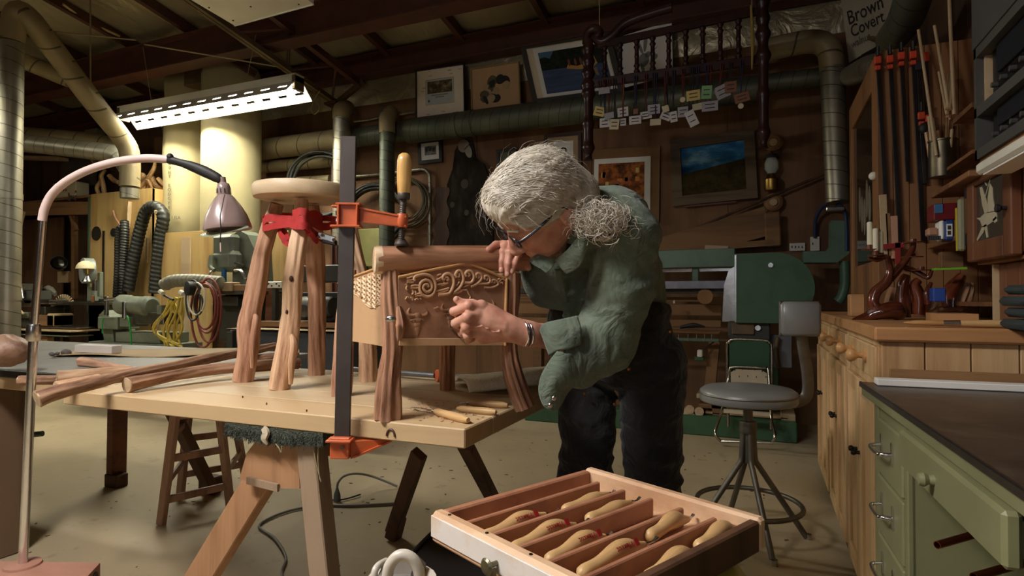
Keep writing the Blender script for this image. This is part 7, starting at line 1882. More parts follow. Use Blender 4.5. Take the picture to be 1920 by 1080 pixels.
for (x, y, dz) in ((1712, 454, .05), (1710, 481, .06), (1727, 506, .06)): MB().lathe([(0, -.004), (.036, -.004), (.038, 0), (.012, .002), (.011, .012), (0, .012)], 20, PY(x, y, YC + dz), (0, 0, 1)).build('drip_cup', M_gloss_w, cd_)
fg = thing('carved_figures', 'dim group of dark carved figures behind the candelabra', 'carving', PY(1760, 592, 2.75))
for k, pp in enumerate([[(1690, 595), (1690, 560), (1694, 530), (1700, 515)], [(1668, 590), (1676, 560), (1680, 540)], [(1720, 590), (1722, 560), (1716, 535), (1724, 525)], [(1730, 588), (1755, 575), (1790, 572), (1806, 580)], [(1780, 575), (1782, 550), (1795, 530), (1805, 515)], [(1800, 575), (1812, 545), (1815, 530)]]):
 gnarly('figure', [PY(x, y, 2.7 + .03 * (k % 2)) for x, y in pp], [.028, .026, .02, .012][:len(pp)], [M_gloss_w, M_oldwood][k % 2], fg, k * 1.9, .25, n=18, steps=6)
MB().bx(PY(1752, 590, 2.5).x, PY(1826, 590, 2.5).x, 2.45, 2.62, CZ + .001, CZ + .03).build('carving_plinth', M_ctop, fg)
MB().bx(PY(1585, 590, 3.0).x + .02, PY(1622, 590, 3.0).x, 3.0, 3.1, CZ + .001, CZ + .10, .004).build('small_crate', M_ctop, None, label='small wooden crate at the far end of the counter', cat='crate')
lc_ = thing('long_chisel', 'long wooden handled chisel lying along the counter end', 'chisel', PZ(1800, 602, CZ))
ca_, cb3, cc3, cd3 = [V(*PY(x, 598.5, CY0 + .02)[:2], CZ + .012) for x in (1912, 1800, 1768, 1694)]
MB().tube([ca_, ca_.lerp(cb3, .5), cb3], [.010, .011, .009], 16).build('handle', M_boxwood, lc_); MB().tube([cb3, cc3], [.0095, .008], 16).build('ferrule', M_bright, lc_); MB().tube([cc3, cc3.lerp(cd3, .7), cd3], [.008, .007, .002], 12).build('tapered_end', M_knobw, lc_)
# ================================================================== FOREGROUND
M_stoolm = metal('stool_grey_paint', srgb(120, 116, 106), .5)
M_vinyl = paint('grey_blue_vinyl', srgb(124, 124, 120), .32, 0, .06, 6)
ss = thing('swivel_stool', 'grey swivel shop stool with round seat and padded back', 'stool', PZ(1408, 1012, 0))
base = PZ(1404, 1010, 0); bx0, by0 = base.x, base.y
ds = (base - CAM).dot(cF)
zseat = 1.05 + (558 - 735) * ds / FPX
Pz = lambda z: V(bx0, by0, z)
rS = 87 / FPX * ds
MB().lathe([(0, -.052), (rS * .6, -.05), (rS * .97, -.044), (rS, -.036), (rS, -.006), (rS * .985, .004), (rS * .9, .016), (rS * .6, .024), (0, .026)], 48, Pz(zseat), (0, 0, 1)).build('seat', M_vinyl, ss, 50)
MB().lathe([(rS * 1.002, -.012), (rS * 1.012, -.008), (rS * 1.002, -.004)], 48, Pz(zseat), (0, 0, 1)).build('welt', M_stoolm, ss)
MB().cyl(Pz(zseat - .05), Pz(.33), .020, n=20).build('spindle', M_stoolm, ss)
zc1 = 1.05 + (558 - 790) * ds / FPX; zc0 = 1.05 + (558 - 812) * ds / FPX
MB().lathe([(0, zc0 - zc1 - .0), (.034, zc0 - zc1), (.036, zc0 - zc1 + .006), (.036, -.006), (.034, 0), (0, 0)], 24, Pz(zc1), (0, 0, 1)).build('collar', M_stoolm, ss)
zl = 1.05 + (558 - 866) * ds / FPX
rf = .215; zr = .155
for k in range(4):
 a = math.radians(22 + 90 * k)
 d = V(math.cos(a), math.sin(a), 0)
 pth = [Pz(zc0) + d * .022, Pz(zl + .02) + d * .028, Pz(zl) + d * .032, Pz(.0) + d * .255]
 MB().tube(pth, .0125, 14).build('leg', M_stoolm, ss, 50)
 MB().lathe([(0, 0), (.016, 0), (.015, .022), (0, .022)], 12, Pz(0) + d * .256, (0, 0, 1)).build('foot_cap', M_bright, ss)
MB().tube([Pz(zr) + V(math.cos(t), math.sin(t), 0) * rf for t in [2 * math.pi * i / 48 for i in range(48)]], .0105, 12, closed=True).build('foot_ring', M_stoolm, ss, 60)
bk0 = W(1440, 752, ds); bp_ = [Pz(zseat - .045) + cR * .05, W(1470, 756, ds), W(1500, 752, ds), W(1514, 738, ds), W(1514, 700, ds), W(1506, 650, ds), W(1500, 600, ds)]
MB().tube(bez(bp_, 6), .026, 12, flat=.3, up=cF).build('back_arm', M_stoolm, ss, 60)
pc4 = W(1501, 598, ds - .03)
pax = (cR * .98 - cF * .18).normalized(); pay = cU; paz = pax.cross(pay)
MB().box(pc4, (.162, .150, .036), (pax, pay, paz), .014).build('back_pad', M_vinyl, ss, 60)
MB().box(pc4 - paz * (-.020 if paz.dot(cF) > 0 else .020), (.166, .154, .010), (pax, pay, paz), .004).build('back_shell', M_stoolm, ss)
TZ = .68
cnr = [PZ(808, 957, TZ), PZ(1108, 874, TZ), PZ(1362, 967, TZ)]
O = cnr[0]; tu = (cnr[1] - cnr[0]); LU = tu.length; tu.normalize()
tv = (cnr[2] - cnr[1]); tv = tv - tu * tv.dot(tu); LV = (cnr[2] - cnr[1]).dot(tv.normalized()) + .045; tv.normalize()
M_tray = wood('tray_pine', srgb(214, 178, 142), srgb(188, 146, 110), 'X', 9, .10, .5, .06)
M_cedar = wood('tray_cedar', srgb(168, 116, 88), srgb(136, 86, 64), 'X', 10, .10, .5, .06)
M_trayw = paint('chipped_white_paint', srgb(220, 212, 204), .5, 0, .05, 8, .02, 60, srgb(206, 164, 118), 10, .6)
tr = thing('knife_tray', 'shallow wooden drawer of carving knives in the foreground', 'tray', O - V(0, 0, .1))
HH = .055
def T(a, b, z): return O + tu * a + tv * b + V(0, 0, z)
def tb_(a0, a1, b0, b1, z0, z1, nm, mat, ch=.003, par=None):
 return MB().box(T((a0 + a1) / 2, (b0 + b1) / 2, (z0 + z1) / 2), (a1 - a0, b1 - b0, z1 - z0), (tu, tv, V(0, 0, 1)), ch).build(nm, mat, par or tr)
tb_(0, .024, 0, LV, -HH, 0, 'front_board', M_tray, .006); tb_(-.003, .001, .004, LV - .004, -HH + .012, -.006, 'painted_face', M_trayw, .001)
tb_(LU - .022, LU, 0, LV, -HH, 0, 'back_board', M_tray, .005)
tb_(.024, LU - .022, 0, .018, -HH, -.003, 'side_board', M_cedar); tb_(.024, LU - .022, LV - .018, LV, -HH, -.003, 'side_board', M_darkwood)
tb_(.02, LU - .02, .01, LV - .01, -HH + .004, -HH + .012, 'bottom', M_tray, .001)
nd = 6
for k in range(1, nd):
 b = LV * k / nd
 tb_(.026, LU - .05, b - .005, b + .005, -HH + .012, -.008, 'divider', M_cedar, .002)
MB().lathe([(0, 0), (.004, 0), (.004, .014), (.011, .017), (.013, .020), (.010, .023), (.003, .021), (0, .022)], 22, T(-.003, LV * .47, -HH * .5), -tu).build('knob', metal('tarnished_knob', srgb(120, 116, 96), .4), tr)
for b in (.1, .36, .62, .88): MB().cyl(T(.012, LV * b, -.001), T(.012, LV * b, .0012), .003, n=8).build('nail', M_screw, tr)
M_redprint = paint('red_print', srgb(150, 30, 30), .5)
def knife(a0, b, L, lab, shape, text=True, blade=.035):
 o = thing('carving_knife', lab, 'carving knife', T(a0, b, -.03), group='carving knives in the tray')
 zc = -HH + .012 + .015
 n = 22; pts = []; rs = []
 for i in range(n + 1):
  t = i / n
  pts.append(T(a0 + L * t, b, zc + shape(t)))
  r = .0118 * (.86 + .10 * math.exp(-((t - .12) / .10) ** 2) + .34 * math.exp(-((t - .62) / .20) ** 2)) * (1 - .42 * max(0, (t - .76) / .24)) * math.sqrt(max(.02, min(1, (t + .004) / .06)))
  rs.append(max(r, .002))
 MB().tube(pts, rs, 18, flat=1.05).build('handle', M_boxwood, o, 60)
 if blade:
  e = pts[-1]
  MB().tube([e - tu * .002, e + tu * .008], [.0048, .004], 10).build('ferrule', M_bright, o)
  MB().tube([e + tu * .006, e + tu * blade * .7, e + tu * blade + V(0, 0, .004)], [.0028, .003, .0035], 8, flat=.5).build('blade', M_chrome, o)
 if text:
  i0 = int(n * .60); c = pts[i0] ; r = rs[i0]
  nrm = (-cF * 1.0 + V(0, 0, .55)).normalized(); nrm = (nrm - tu * nrm.dot(tu)).normalized()
  up_ = nrm.cross(tu); up_ = up_ if up_.z < 0 else -up_
  ax1 = -tu if (-tu).cross(up_).dot(nrm) > 0 else tu
  link(text_mesh('Flexcut', .0125, c + nrm * (r * 1.06), (ax1, up_), .0004), 'lettering', M_redprint, o)
  q_ = c + nrm * (r * 1.02) + tu * .029
  MB().box(q_, (.009, .011, .0016), (tu, up_, nrm)).build('logo', M_redprint, o)
 return o
sA = lambda t: .008 * math.exp(-((t - .6) / .25) ** 2) + .003 * t
sB = lambda t: .011 * math.exp(-((t - .6) / .28) ** 2)
sC = lambda t: .004 * t
rows = [LV * (k + .5) / nd for k in range(nd)]
knife(.030, rows[1], .150, 'leftmost knife handle in the rear knife row with red print', sA)
knife(.225, rows[1], .130, 'rear knife in the second slot lying to the right', sC, False, .02)
knife(.040, rows[2], .150, 'printed knife in the third slot at the left', sB)
knife(.225, rows[2] - .006, .125, 'plain knife in the third slot at the right', sC, False, .03)
knife(.055, rows[3], .135, 'thick printed knife in the fourth slot', sB, True, .02)
knife(.060, rows[4] - .004, .155, 'printed knife in the fifth slot at the left', sB)
knife(.245, rows[4] - .022, .120, 'bent handled knife in the fifth slot at the right', sB, False, .02)
knife(.120, rows[5] + .002, .130, 'nearest knife at the front of the tray', sB, False, .02)
knife(.270, rows[5] - .010, .120, 'bent handled knife in the front slot at the right', sB, False, .015)
M_yel = paint('yellow_vinyl', srgb(186, 176, 78), .35, 0, .08, 5)
ys_ = thing('padded_stool', 'yellow padded round seat under the knife tray', 'stool', V(T(LU / 2, LV / 2, 0).x, T(LU / 2, LV / 2, 0).y, 0))
cy = T(LU * .52, LV * .60, -HH - .002)
rY = .215
MB().lathe([(0, -.11), (rY * .9, -.11), (rY * .99, -.095), (rY, -.06), (rY * .96, -.025), (rY * .85, -.006), (rY * .6, 0), (0, 0)], 48, cy, (0, 0, 1)).build('cushion', M_yel, ys_, 60)
MB().lathe([(rY * 1.0, -.10), (rY * 1.02, -.095), (rY * 1.0, -.09)], 48, cy, (0, 0, 1)).build('piping', M_darkwood, ys_)
MB().lathe([(0, 0), (rY * .8, 0), (rY * .86, .04), (rY * .9, cy.z - .11), (0, cy.z - .11)], 40, V(cy.x, cy.y, 0), (0, 0, 1)).build('drum', M_mach_d, ys_)
MB().tube(bez([T(-.012, LV * .47, -HH * .6), T(-.016, LV * .50, -HH - .02), T(-.010, LV * .56, -HH - .06), T(.03, LV * .64, -HH - .10), T(.06, LV * .72, -HH - .14)], 6), .009, 12, flat=.6).build('strap_end', M_tan_steel, None, label='dull grey strap hanging from the tray knob', cat='strap')
bc2 = thing('black_case', 'flat black board case on the floor left of the tray', 'case', PZ(830, 1040, .25))
zc_ = .36
cs = [PZ(745, 1068, zc_), PZ(822, 990, zc_), PZ(935, 1035, zc_), PZ(905, 1130, zc_)]
MB().add([V(p.x, p.y, 0) for p in cs] + cs, [[3, 2, 1, 0], [4, 5, 6, 7], [0, 1, 5, 4], [1, 2, 6, 5], [2, 3, 7, 6], [3, 0, 4, 7]]).build('case', paint('matt_black', srgb(24, 21, 20), .5), bc2, 0)
MB().bar(cs[0] + V(0, 0, .004), cs[1] + V(0, 0, .004), .012, .012, V(0, 0, 1), .003).build('rim', M_blackedge, bc2)
vt = thing('white_vacuum', 'white plastic vacuum with looped handle at the bottom edge', 'vacuum', PZ(770, 1120, 0))
M_wp = paint('white_plastic', srgb(206, 198, 184), .35, 0, .03)
dV = .95
MB().tube(bez([W(726, 1085, dV), W(730, 1062, dV), W(744, 1044, dV), W(760, 1041, dV), W(775, 1050, dV), W(785, 1070, dV), W(788, 1095, dV)], 6), .0092, 16).build('handle', M_wp, vt, 60)
vb = W(760, 1150, dV + .08)
MB().lathe([(0, 0), (.085, 0), (.09, .02), (.09, vb.z * .75), (.082, vb.z * .82), (.07, vb.z * .84), (0, vb.z * .84)], 32, V(vb.x, vb.y, 0), (0, 0, 1)).build('tank', M_wp, vt, 50)
MB().tube(bez([W(704, 1120, dV + .05), W(702, 1078, dV + .05), W(708, 1062, dV + .06), W(724, 1052, dV + .09)], 6), .006, 12).build('rim', M_wp, vt, 60)
MB().box(W(752, 1085, dV + .06), (.075, .10, .05), (cR, cF, cU), .015).build('lid', paint('grey_plastic', srgb(110, 104, 96), .5), vt)
MB().cyl(W(752, 1085, dV + .06), V(W(752, 1085, dV + .06).x, W(752, 1085, dV + .06).y, .1), .06, n=20).build('body', M_wp, vt)
M_gcord = paint('grey_cord', srgb(120, 116, 106), .5)
MB().tube(bez([PZ(600, 946, .008), PZ(660, 948, .008), PZ(740, 944, .008)], 6) , .007, 8).build('floor_cable', M_gcord, None, label='grey cable lying across the floor behind the sawhorse', cat='cable')
MB().tube(bez([PZ(597, 947, .008), PZ(545, 957, .008), PZ(505, 972, .008), PZ(486, 988, .008), PZ(515, 1010, .008), PZ(536, 1045, .008), PZ(528, 1075, .008), PZ(545, 1110, .008)], 6), .006, 8).build('floor_cable', M_gcord, None, label='grey cable snaking to the bottom edge left of the sawhorse leg', cat='cable')
ex = thing('extension_plug', 'grey plug with looping cord standing on the floor', 'plug', PZ(632, 938, 0))
pz_ = PZ(632, 940, .0)
MB().lathe([(0, 0), (.017, 0), (.018, .02), (.017, .035), (.010, .055), (.006, .07), (0, .07)], 18, pz_, (0, 0, 1)).build('plug', paint('teal_grey_plug', srgb(92, 100, 98), .5), ex)
dp_ = (pz_ - CAM).dot(cF)
MB().tube(bez([pz_ + V(0, 0, .065), W(634, 905, dp_), W(645, 893, dp_ + .05), W(668, 888, dp_ + .1), W(700, 894, dp_ + .2), PZ(745, 912, .01)], 7), .006, 8).build('cord', M_gcord, ex)
MB().tube(bez([PZ(600, 936, .008), PZ(640, 937, .008), PZ(676, 927, .01)], 5), .004, 8).build('lead', M_black, ex)
random.seed(77)
chp = MB()
for k in range(260):
 x, y = random.uniform(-3.2, .2), random.uniform(1.0, 4.3)
 s_ = random.uniform(.003, .010); a = random.uniform(0, 6.28)
 chp.box((x, y, .001), (s_ * 2.2, s_, .0015), (V(math.cos(a), math.sin(a), 0), V(-math.sin(a), math.cos(a), 0), V(0, 0, 1)))
chp.build('floor_chips', M_darkwood, None, 0, label='tiny wood chips scattered over the concrete floor', cat='wood chips', kind='stuff')
# ================================================================== THE CARVER
def vnoise(P, seed=0):
 """vectorised gradient-ish value noise, P (...,3) -> (-1..1)"""
 I = np.floor(P).astype(np.int64); Fr = P - I
 u = Fr * Fr * (3 - 2 * Fr)
 def h(ix, iy, iz):
  n = (ix * 374761393 + iy * 668265263 + iz * 2147483647 + seed * 974634777) & 0x7fffffff
  n = ((n ^ (n >> 13)) * 1274126177) & 0x7fffffff
  n = (n ^ (n >> 16)) & 0xffff
  return n / 32767.5 - 1.0
 r = 0
 for dx in (0, 1):
  wx = u[..., 0] if dx else 1 - u[..., 0]
  for dy in (0, 1):
   wy = u[..., 1] if dy else 1 - u[..., 1]
   for dz in (0, 1):
    wz = u[..., 2] if dz else 1 - u[..., 2]
    r = r + wx * wy * wz * h(I[..., 0] + dx, I[..., 1] + dy, I[..., 2] + dz)
 return r
def smin(a, b, k):
 if k <= 0: return np.minimum(a, b)
 h = np.clip(0.5 + 0.5 * (b - a) / k, 0, 1)
 return b * (1 - h) + a * h - k * h * (1 - h)
def smax(a, b, k): return -smin(-a, -b, k)
class SDF:
 def __init__(s, lo, hi, h):
  s.h = h
  s.lo = np.array(lo, float)
  s.n = np.ceil((np.array(hi, float) - s.lo) / h).astype(int) + 1
  ax = [s.lo[i] + h * np.arange(s.n[i]) for i in range(3)]
  s.P = np.stack(np.meshgrid(*ax, indexing='ij'), -1)
  s.D = np.full(s.P.shape[:3], 1e3)
 def cap(s, a, b, r0, r1, flat=None, k=None):
  """tapered capsule; flat = (axis vector, factor>1 squeezes along axis)"""
  a = np.array(a, float); b = np.array(b, float); ba = b - a
  if flat is not None:
   ax_, f = np.array(flat[0], float), flat[1]; ax_ = ax_ / np.linalg.norm(ax_)
  def ev(P):
   pa = P - a
   t = np.clip((pa @ ba) / max(ba @ ba, 1e-12), 0, 1)
   q = pa - t[..., None] * ba
   if flat is not None:
    q = q + ((f - 1) * (q @ ax_))[..., None] * ax_
   return np.linalg.norm(q, axis=-1) - (r0 + (r1 - r0) * t)
  rm = max(r0, r1) * (1.0 if flat is None else max(1.0, 1.0 / flat[1]))
  return (np.minimum(a, b) - rm, np.maximum(a, b) + rm, ev)
 def ell(s, c, r, ax):
  c = np.array(c, float)
  M = np.array([list(v) for v in ax], float)
  r = np.array(r, float)
  def ev(P):
   l = (P - c) @ M.T
   k0 = np.linalg.norm(l / r, axis=-1); k1 = np.linalg.norm(l / (r * r), axis=-1)
   return k0 * (k0 - 1) / np.maximum(k1, 1e-9)
  rm = r.max()
  return (c - rm, c + rm, ev)
 def full(s, pr): return pr[2](s.P)
 def _sl(s, pr, m):
  i0 = np.clip(np.floor((pr[0] - m - s.lo) / s.h).astype(int), 0, s.n)
  i1 = np.clip(np.ceil((pr[1] + m - s.lo) / s.h).astype(int) + 1, 0, s.n)
  return tuple(slice(i0[k], i1[k]) for k in range(3))
 def u(s, pr, k=0.0):
  sl = s._sl(pr, k + 4 * s.h + .01)
  s.D[sl] = smin(s.D[sl], pr[2](s.P[sl]), k); return s
 def sub(s, pr, k=0.0):
  sl = s._sl(pr, k + 4 * s.h + .01)
  s.D[sl] = smax(s.D[sl], -pr[2](s.P[sl]), k); return s
 def near(s, m=.03): return np.abs(s.D) < m
 def disp(s, fn, m=.03):
  """subtract fn(P) from the field near the surface"""
  k = s.near(m)
  s.D[k] = s.D[k] - fn(s.P[k])
  return s
 def chain(s, pts, rs, k=0.01, flat=None):
  for i in range(len(pts) - 1): s.u(s.cap(pts[i], pts[i + 1], rs[i], rs[i + 1], flat), k)
  return s
 def mesh(s):
  D = s.D; n = D.shape
  inside = D < 0
  c = np.zeros((n[0] - 1, n[1] - 1, n[2] - 1), int)
  for dx in (0, 1):
   for dy in (0, 1):
    for dz in (0, 1):
     c += inside[dx:n[0] - 1 + dx, dy:n[1] - 1 + dy, dz:n[2] - 1 + dz]
  act = (c > 0) & (c < 8)
  idx = np.argwhere(act)
  vid = -np.ones(act.shape, int); vid[act] = np.arange(len(idx))
  acc = np.zeros((len(idx), 3)); cnt = np.zeros(len(idx))
  corners = [(dx, dy, dz) for dx in (0, 1) for dy in (0, 1) for dz in (0, 1)]
  for a in range(8):
   for b in range(a + 1, 8):
    df = [corners[b][i] - corners[a][i] for i in range(3)]
    if sum(abs(k) for k in df) != 1: continue
    ia = idx + corners[a]; ib = idx + corners[b]
    da = D[ia[:, 0], ia[:, 1], ia[:, 2]]; db = D[ib[:, 0], ib[:, 1], ib[:, 2]]
    m = (da < 0) != (db < 0)
    t = np.where(m, da / np.where(m, da - db, 1), 0)
    p = np.array(corners[a]) + t[:, None] * np.array(df)
    acc[m] += p[m]; cnt[m] += 1
  V_ = s.lo + (idx + acc / np.maximum(cnt, 1)[:, None]) * s.h
  F_ = []
  for ax in range(3):
   o1, o2 = [(1, 2), (2, 0), (0, 1)][ax]
   sl0 = [slice(None)] * 3; sl1 = [slice(None)] * 3
   sl0[ax] = slice(0, n[ax] - 1); sl1[ax] = slice(1, n[ax])
   A_ = inside[tuple(sl0)]; B_ = inside[tuple(sl1)]
   e = np.argwhere(A_ != B_)
   ok = (e[:, o1] > 0) & (e[:, o2] > 0) & (e[:, o1] < n[o1] - 1) & (e[:, o2] < n[o2] - 1)
   e = e[ok]
   def cell(d1, d2):
    q = e.copy(); q[:, o1] -= d1; q[:, o2] -= d2
    return vid[q[:, 0], q[:, 1], q[:, 2]]
   quad = np.stack([cell(0, 0), cell(1, 0), cell(1, 1), cell(0, 1)], 1)
   flip = A_[e[:, 0], e[:, 1], e[:, 2]]
   quad = np.where(flip[:, None], quad, quad[:, ::-1])
   F_.append(quad)
  return V_, np.concatenate(F_)
def np_mesh(name, parts):
 vs = []; fs = []; o = 0
 for v, f in parts:
  vs.append(v); fs.append(f + o); o += len(v)
 v = np.concatenate(vs); f = np.concatenate(fs)
 me = bpy.data.meshes.new(name)
 me.vertices.add(len(v)); me.vertices.foreach_set('co', v.astype(np.float32).ravel())
 me.loops.add(len(f) * 4); me.loops.foreach_set('vertex_index', f.astype(np.int32).ravel())
 me.polygons.add(len(f)); me.polygons.foreach_set('loop_start', np.arange(len(f), dtype=np.int32) * 4)
 me.update(calc_edges=True); me.validate()
 me.shade_smooth()
 return me
def relax(v, f, it=2, lam=0.5):
 n = len(v)
 for _ in range(it):
  acc = np.zeros_like(v); cnt = np.zeros(n)
  for a, b in ((0, 1), (1, 2), (2, 3), (3, 0)):
   np.add.at(acc, f[:, a], v[f[:, b]]); np.add.at(acc, f[:, b], v[f[:, a]])
   np.add.at(cnt, f[:, a], 1); np.add.at(cnt, f[:, b], 1)
  v = v + lam * (acc / np.maximum(cnt, 1)[:, None] - v)
 return v, f
def box_of(pts, pad):
 a = np.array([list(p) for p in pts]); return a.min(0) - pad, a.max(0) + pad
def hbox(f0, f1, u0, u1, s0, s1, pad):
 return box_of([H(f, u_, s_) for f in (f0, f1) for u_ in (u0, u1) for s_ in (s0, s1)], pad)
def A3(v): return np.array(list(v), float)
def skin_mat():
 m, nt, b = _new('skin')
 v = _coords(nt, 'Object', (1, 1, 1))
 n1 = N(nt, 'ShaderNodeTexNoise', i_Scale=26.0, i_Detail=5.0); n2 = N(nt, 'ShaderNodeTexNoise', i_Scale=240.0, i_Detail=3.0)
 nt.links.new(v, n1.inputs['Vector']); nt.links.new(v, n2.inputs['Vector'])
 nt.links.new(_ramp(nt, n1.outputs['Fac'], [(0.3, srgb(184, 124, 104)), (0.7, srgb(212, 160, 136))]), b.inputs['Base Color'])
 b.inputs['Roughness'].default_value = 0.5
 b.inputs['Subsurface Weight'].default_value = 0.12
 b.inputs['Subsurface Radius'].default_value = (0.01, 0.004, 0.002)
 b.inputs['Subsurface Scale'].default_value = 0.5
 bp = N(nt, 'ShaderNodeBump', i_Strength=0.25, i_Distance=0.0015)
 nt.links.new(n2.outputs['Fac'], bp.inputs['Height']); nt.links.new(bp.outputs['Normal'], b.inputs['Normal'])
 return m
M_skin = skin_mat()
def cloth_mat(name, c1, c2, rough=0.85, wsc=900.0, fade=None):
 m, nt, b = _new(name)
 v = _coords(nt, 'Object', (1, 1, 1))
 n1 = N(nt, 'ShaderNodeTexNoise', i_Scale=9.0, i_Detail=6.0); n2 = N(nt, 'ShaderNodeTexNoise', i_Scale=wsc, i_Detail=1.0)
 nt.links.new(v, n1.inputs['Vector']); nt.links.new(v, n2.inputs['Vector'])
 nt.links.new(_ramp(nt, n1.outputs['Fac'], [(0.3, c2), (0.7, c1)]), b.inputs['Base Color'])
 b.inputs['Roughness'].default_value = rough
 b.inputs['Sheen Weight'].default_value = 0.15
 bp = N(nt, 'ShaderNodeBump', i_Strength=0.25, i_Distance=0.001)
 n3 = N(nt, 'ShaderNodeTexNoise', i_Scale=16.0, i_Detail=3.0, i_Distortion=1.6); nt.links.new(v, n3.inputs['Vector'])
 b2 = N(nt, 'ShaderNodeBump', i_Strength=0.45, i_Distance=0.03); nt.links.new(n3.outputs['Fac'], b2.inputs['Height']); nt.links.new(b2.outputs['Normal'], bp.inputs['Normal'])
 nt.links.new(n2.outputs['Fac'], bp.inputs['Height']); nt.links.new(bp.outputs['Normal'], b.inputs['Normal'])
 return m
M_shirt = cloth_mat('green_work_shirt', srgb(104, 116, 98), srgb(84, 97, 82))
M_trouser = cloth_mat('black_canvas', srgb(28, 26, 28), srgb(18, 17, 19))
def hair_mat():
 m, nt, b = _new('grey_hair')
 v = _coords(nt, 'Object', (1, 1, 1))
 n1 = N(nt, 'ShaderNodeTexNoise', i_Scale=35.0, i_Detail=6.0, i_Roughness=.7); nt.links.new(v, n1.inputs['Vector'])
 nt.links.new(_ramp(nt, n1.outputs['Fac'], [(0.25, srgb(138, 124, 106)), (0.45, srgb(196, 186, 168)), (0.7, srgb(228, 222, 208))]), b.inputs['Base Color'])
 b.inputs['Roughness'].default_value = 0.42
 b.inputs['Specular IOR Level'].default_value = 0.5
 return m
M_hair = hair_mat()
M_beard = paint('grey_brown_beard', srgb(120, 94, 74), 0.7, 0, 0.3, 120, 0.5, 300)
P0 = thing('person', 'grey haired man in green shirt bending over the carved panel', 'person', PZ(1165, 1235, 0.0))
def cv(x, y, z): return (cR * x + cU * y - cF * z)
hf = cv(-0.70, -0.70, 0.05).normalized()
hu = cv(-0.578, 0.615, 0.518); hu = (hu - hf * hu.dot(hf)).normalized()
hs = hu.cross(hf).normalized()
HC = W(1011, 386, 1.41)
def H(f, u, s): return HC + hf * f + hu * u + hs * s
hax = (hf, hu, hs)
NB = W(1098, 402, 1.53)
SHL = W(1180, 440, 1.42); SHR = W(1012, 412, 1.66)
ELL = W(1128, 645, 1.54); WRL = W(962, 620, 1.405)
ELR = W(1040, 545, 1.72); WRR = W(990, 470, 1.60)
PEL = W(1150, 612, 1.72)
def head_part():
 s = SDF(*box_of([H(f, u_, s_) for f in (-.13, .14) for u_ in (-.15, .13) for s_ in (-.1, .1)] + [NB + V(.06, .06, .06), NB - V(.06, .06, .06)], 0.01), 0.0034)
 s.u(s.ell(H(-.012, .028, 0), (.098, .088, .076), hax))
 s.u(s.ell(H(.030, -.040, 0), (.066, .085, .062), hax), .03)
 s.u(s.ell(H(.055, -.098, 0), (.034, .028, .034), hax), .025)
 s.u(s.cap(H(.080, .022, -.035), H(.080, .022, .035), .014, .014), .018)
 for sd in (-1, 1):
  s.u(s.ell(H(.060, -.035, sd * .042), (.026, .022, .022), hax), .02)
  s.sub(s.ell(H(.096, -.002, sd * .032), (.017, .012, .018), hax), .012)
  s.u(s.ell(H(.077, -.003, sd * .031), (.0125, .0115, .0125), hax), .002)
  s.u(s.ell(H(.012, -.07, sd * .046), (.05, .02, .014), hax), .02)
  s.u(s.ell(H(-.022, -.026, sd * .078), (.020, .034, .008), hax), .006)
  s.sub(s.ell(H(-.016, -.022, sd * .087), (.010, .020, .006), hax), .004)
  s.u(s.ell(H(-.014, -.054, sd * .076), (.008, .010, .006), hax), .004)
 s.u(s.cap(H(.092, .006, 0), H(.114, -.040, 0), .008, .012), .010)
 s.u(s.ell(H(.108, -.044, 0), (.015, .011, .014), hax), .008)
 for sd in (-1, 1): s.u(s.ell(H(.098, -.048, sd * .013), (.011, .008, .007), hax), .006)
 s.u(s.ell(H(.088, -.073, 0), (.012, .006, .022), hax), .008)
 s.u(s.ell(H(.085, -.085, 0), (.012, .006, .018), hax), .008)
 s.sub(s.cap(H(.102, -.079, -.02), H(.102, -.079, .02), .0035, .0035), .003)
 s.u(s.cap(H(-.035, -.045, 0), NB, .056, .062), .035)
 return s.mesh()
def arm_flat(): return None
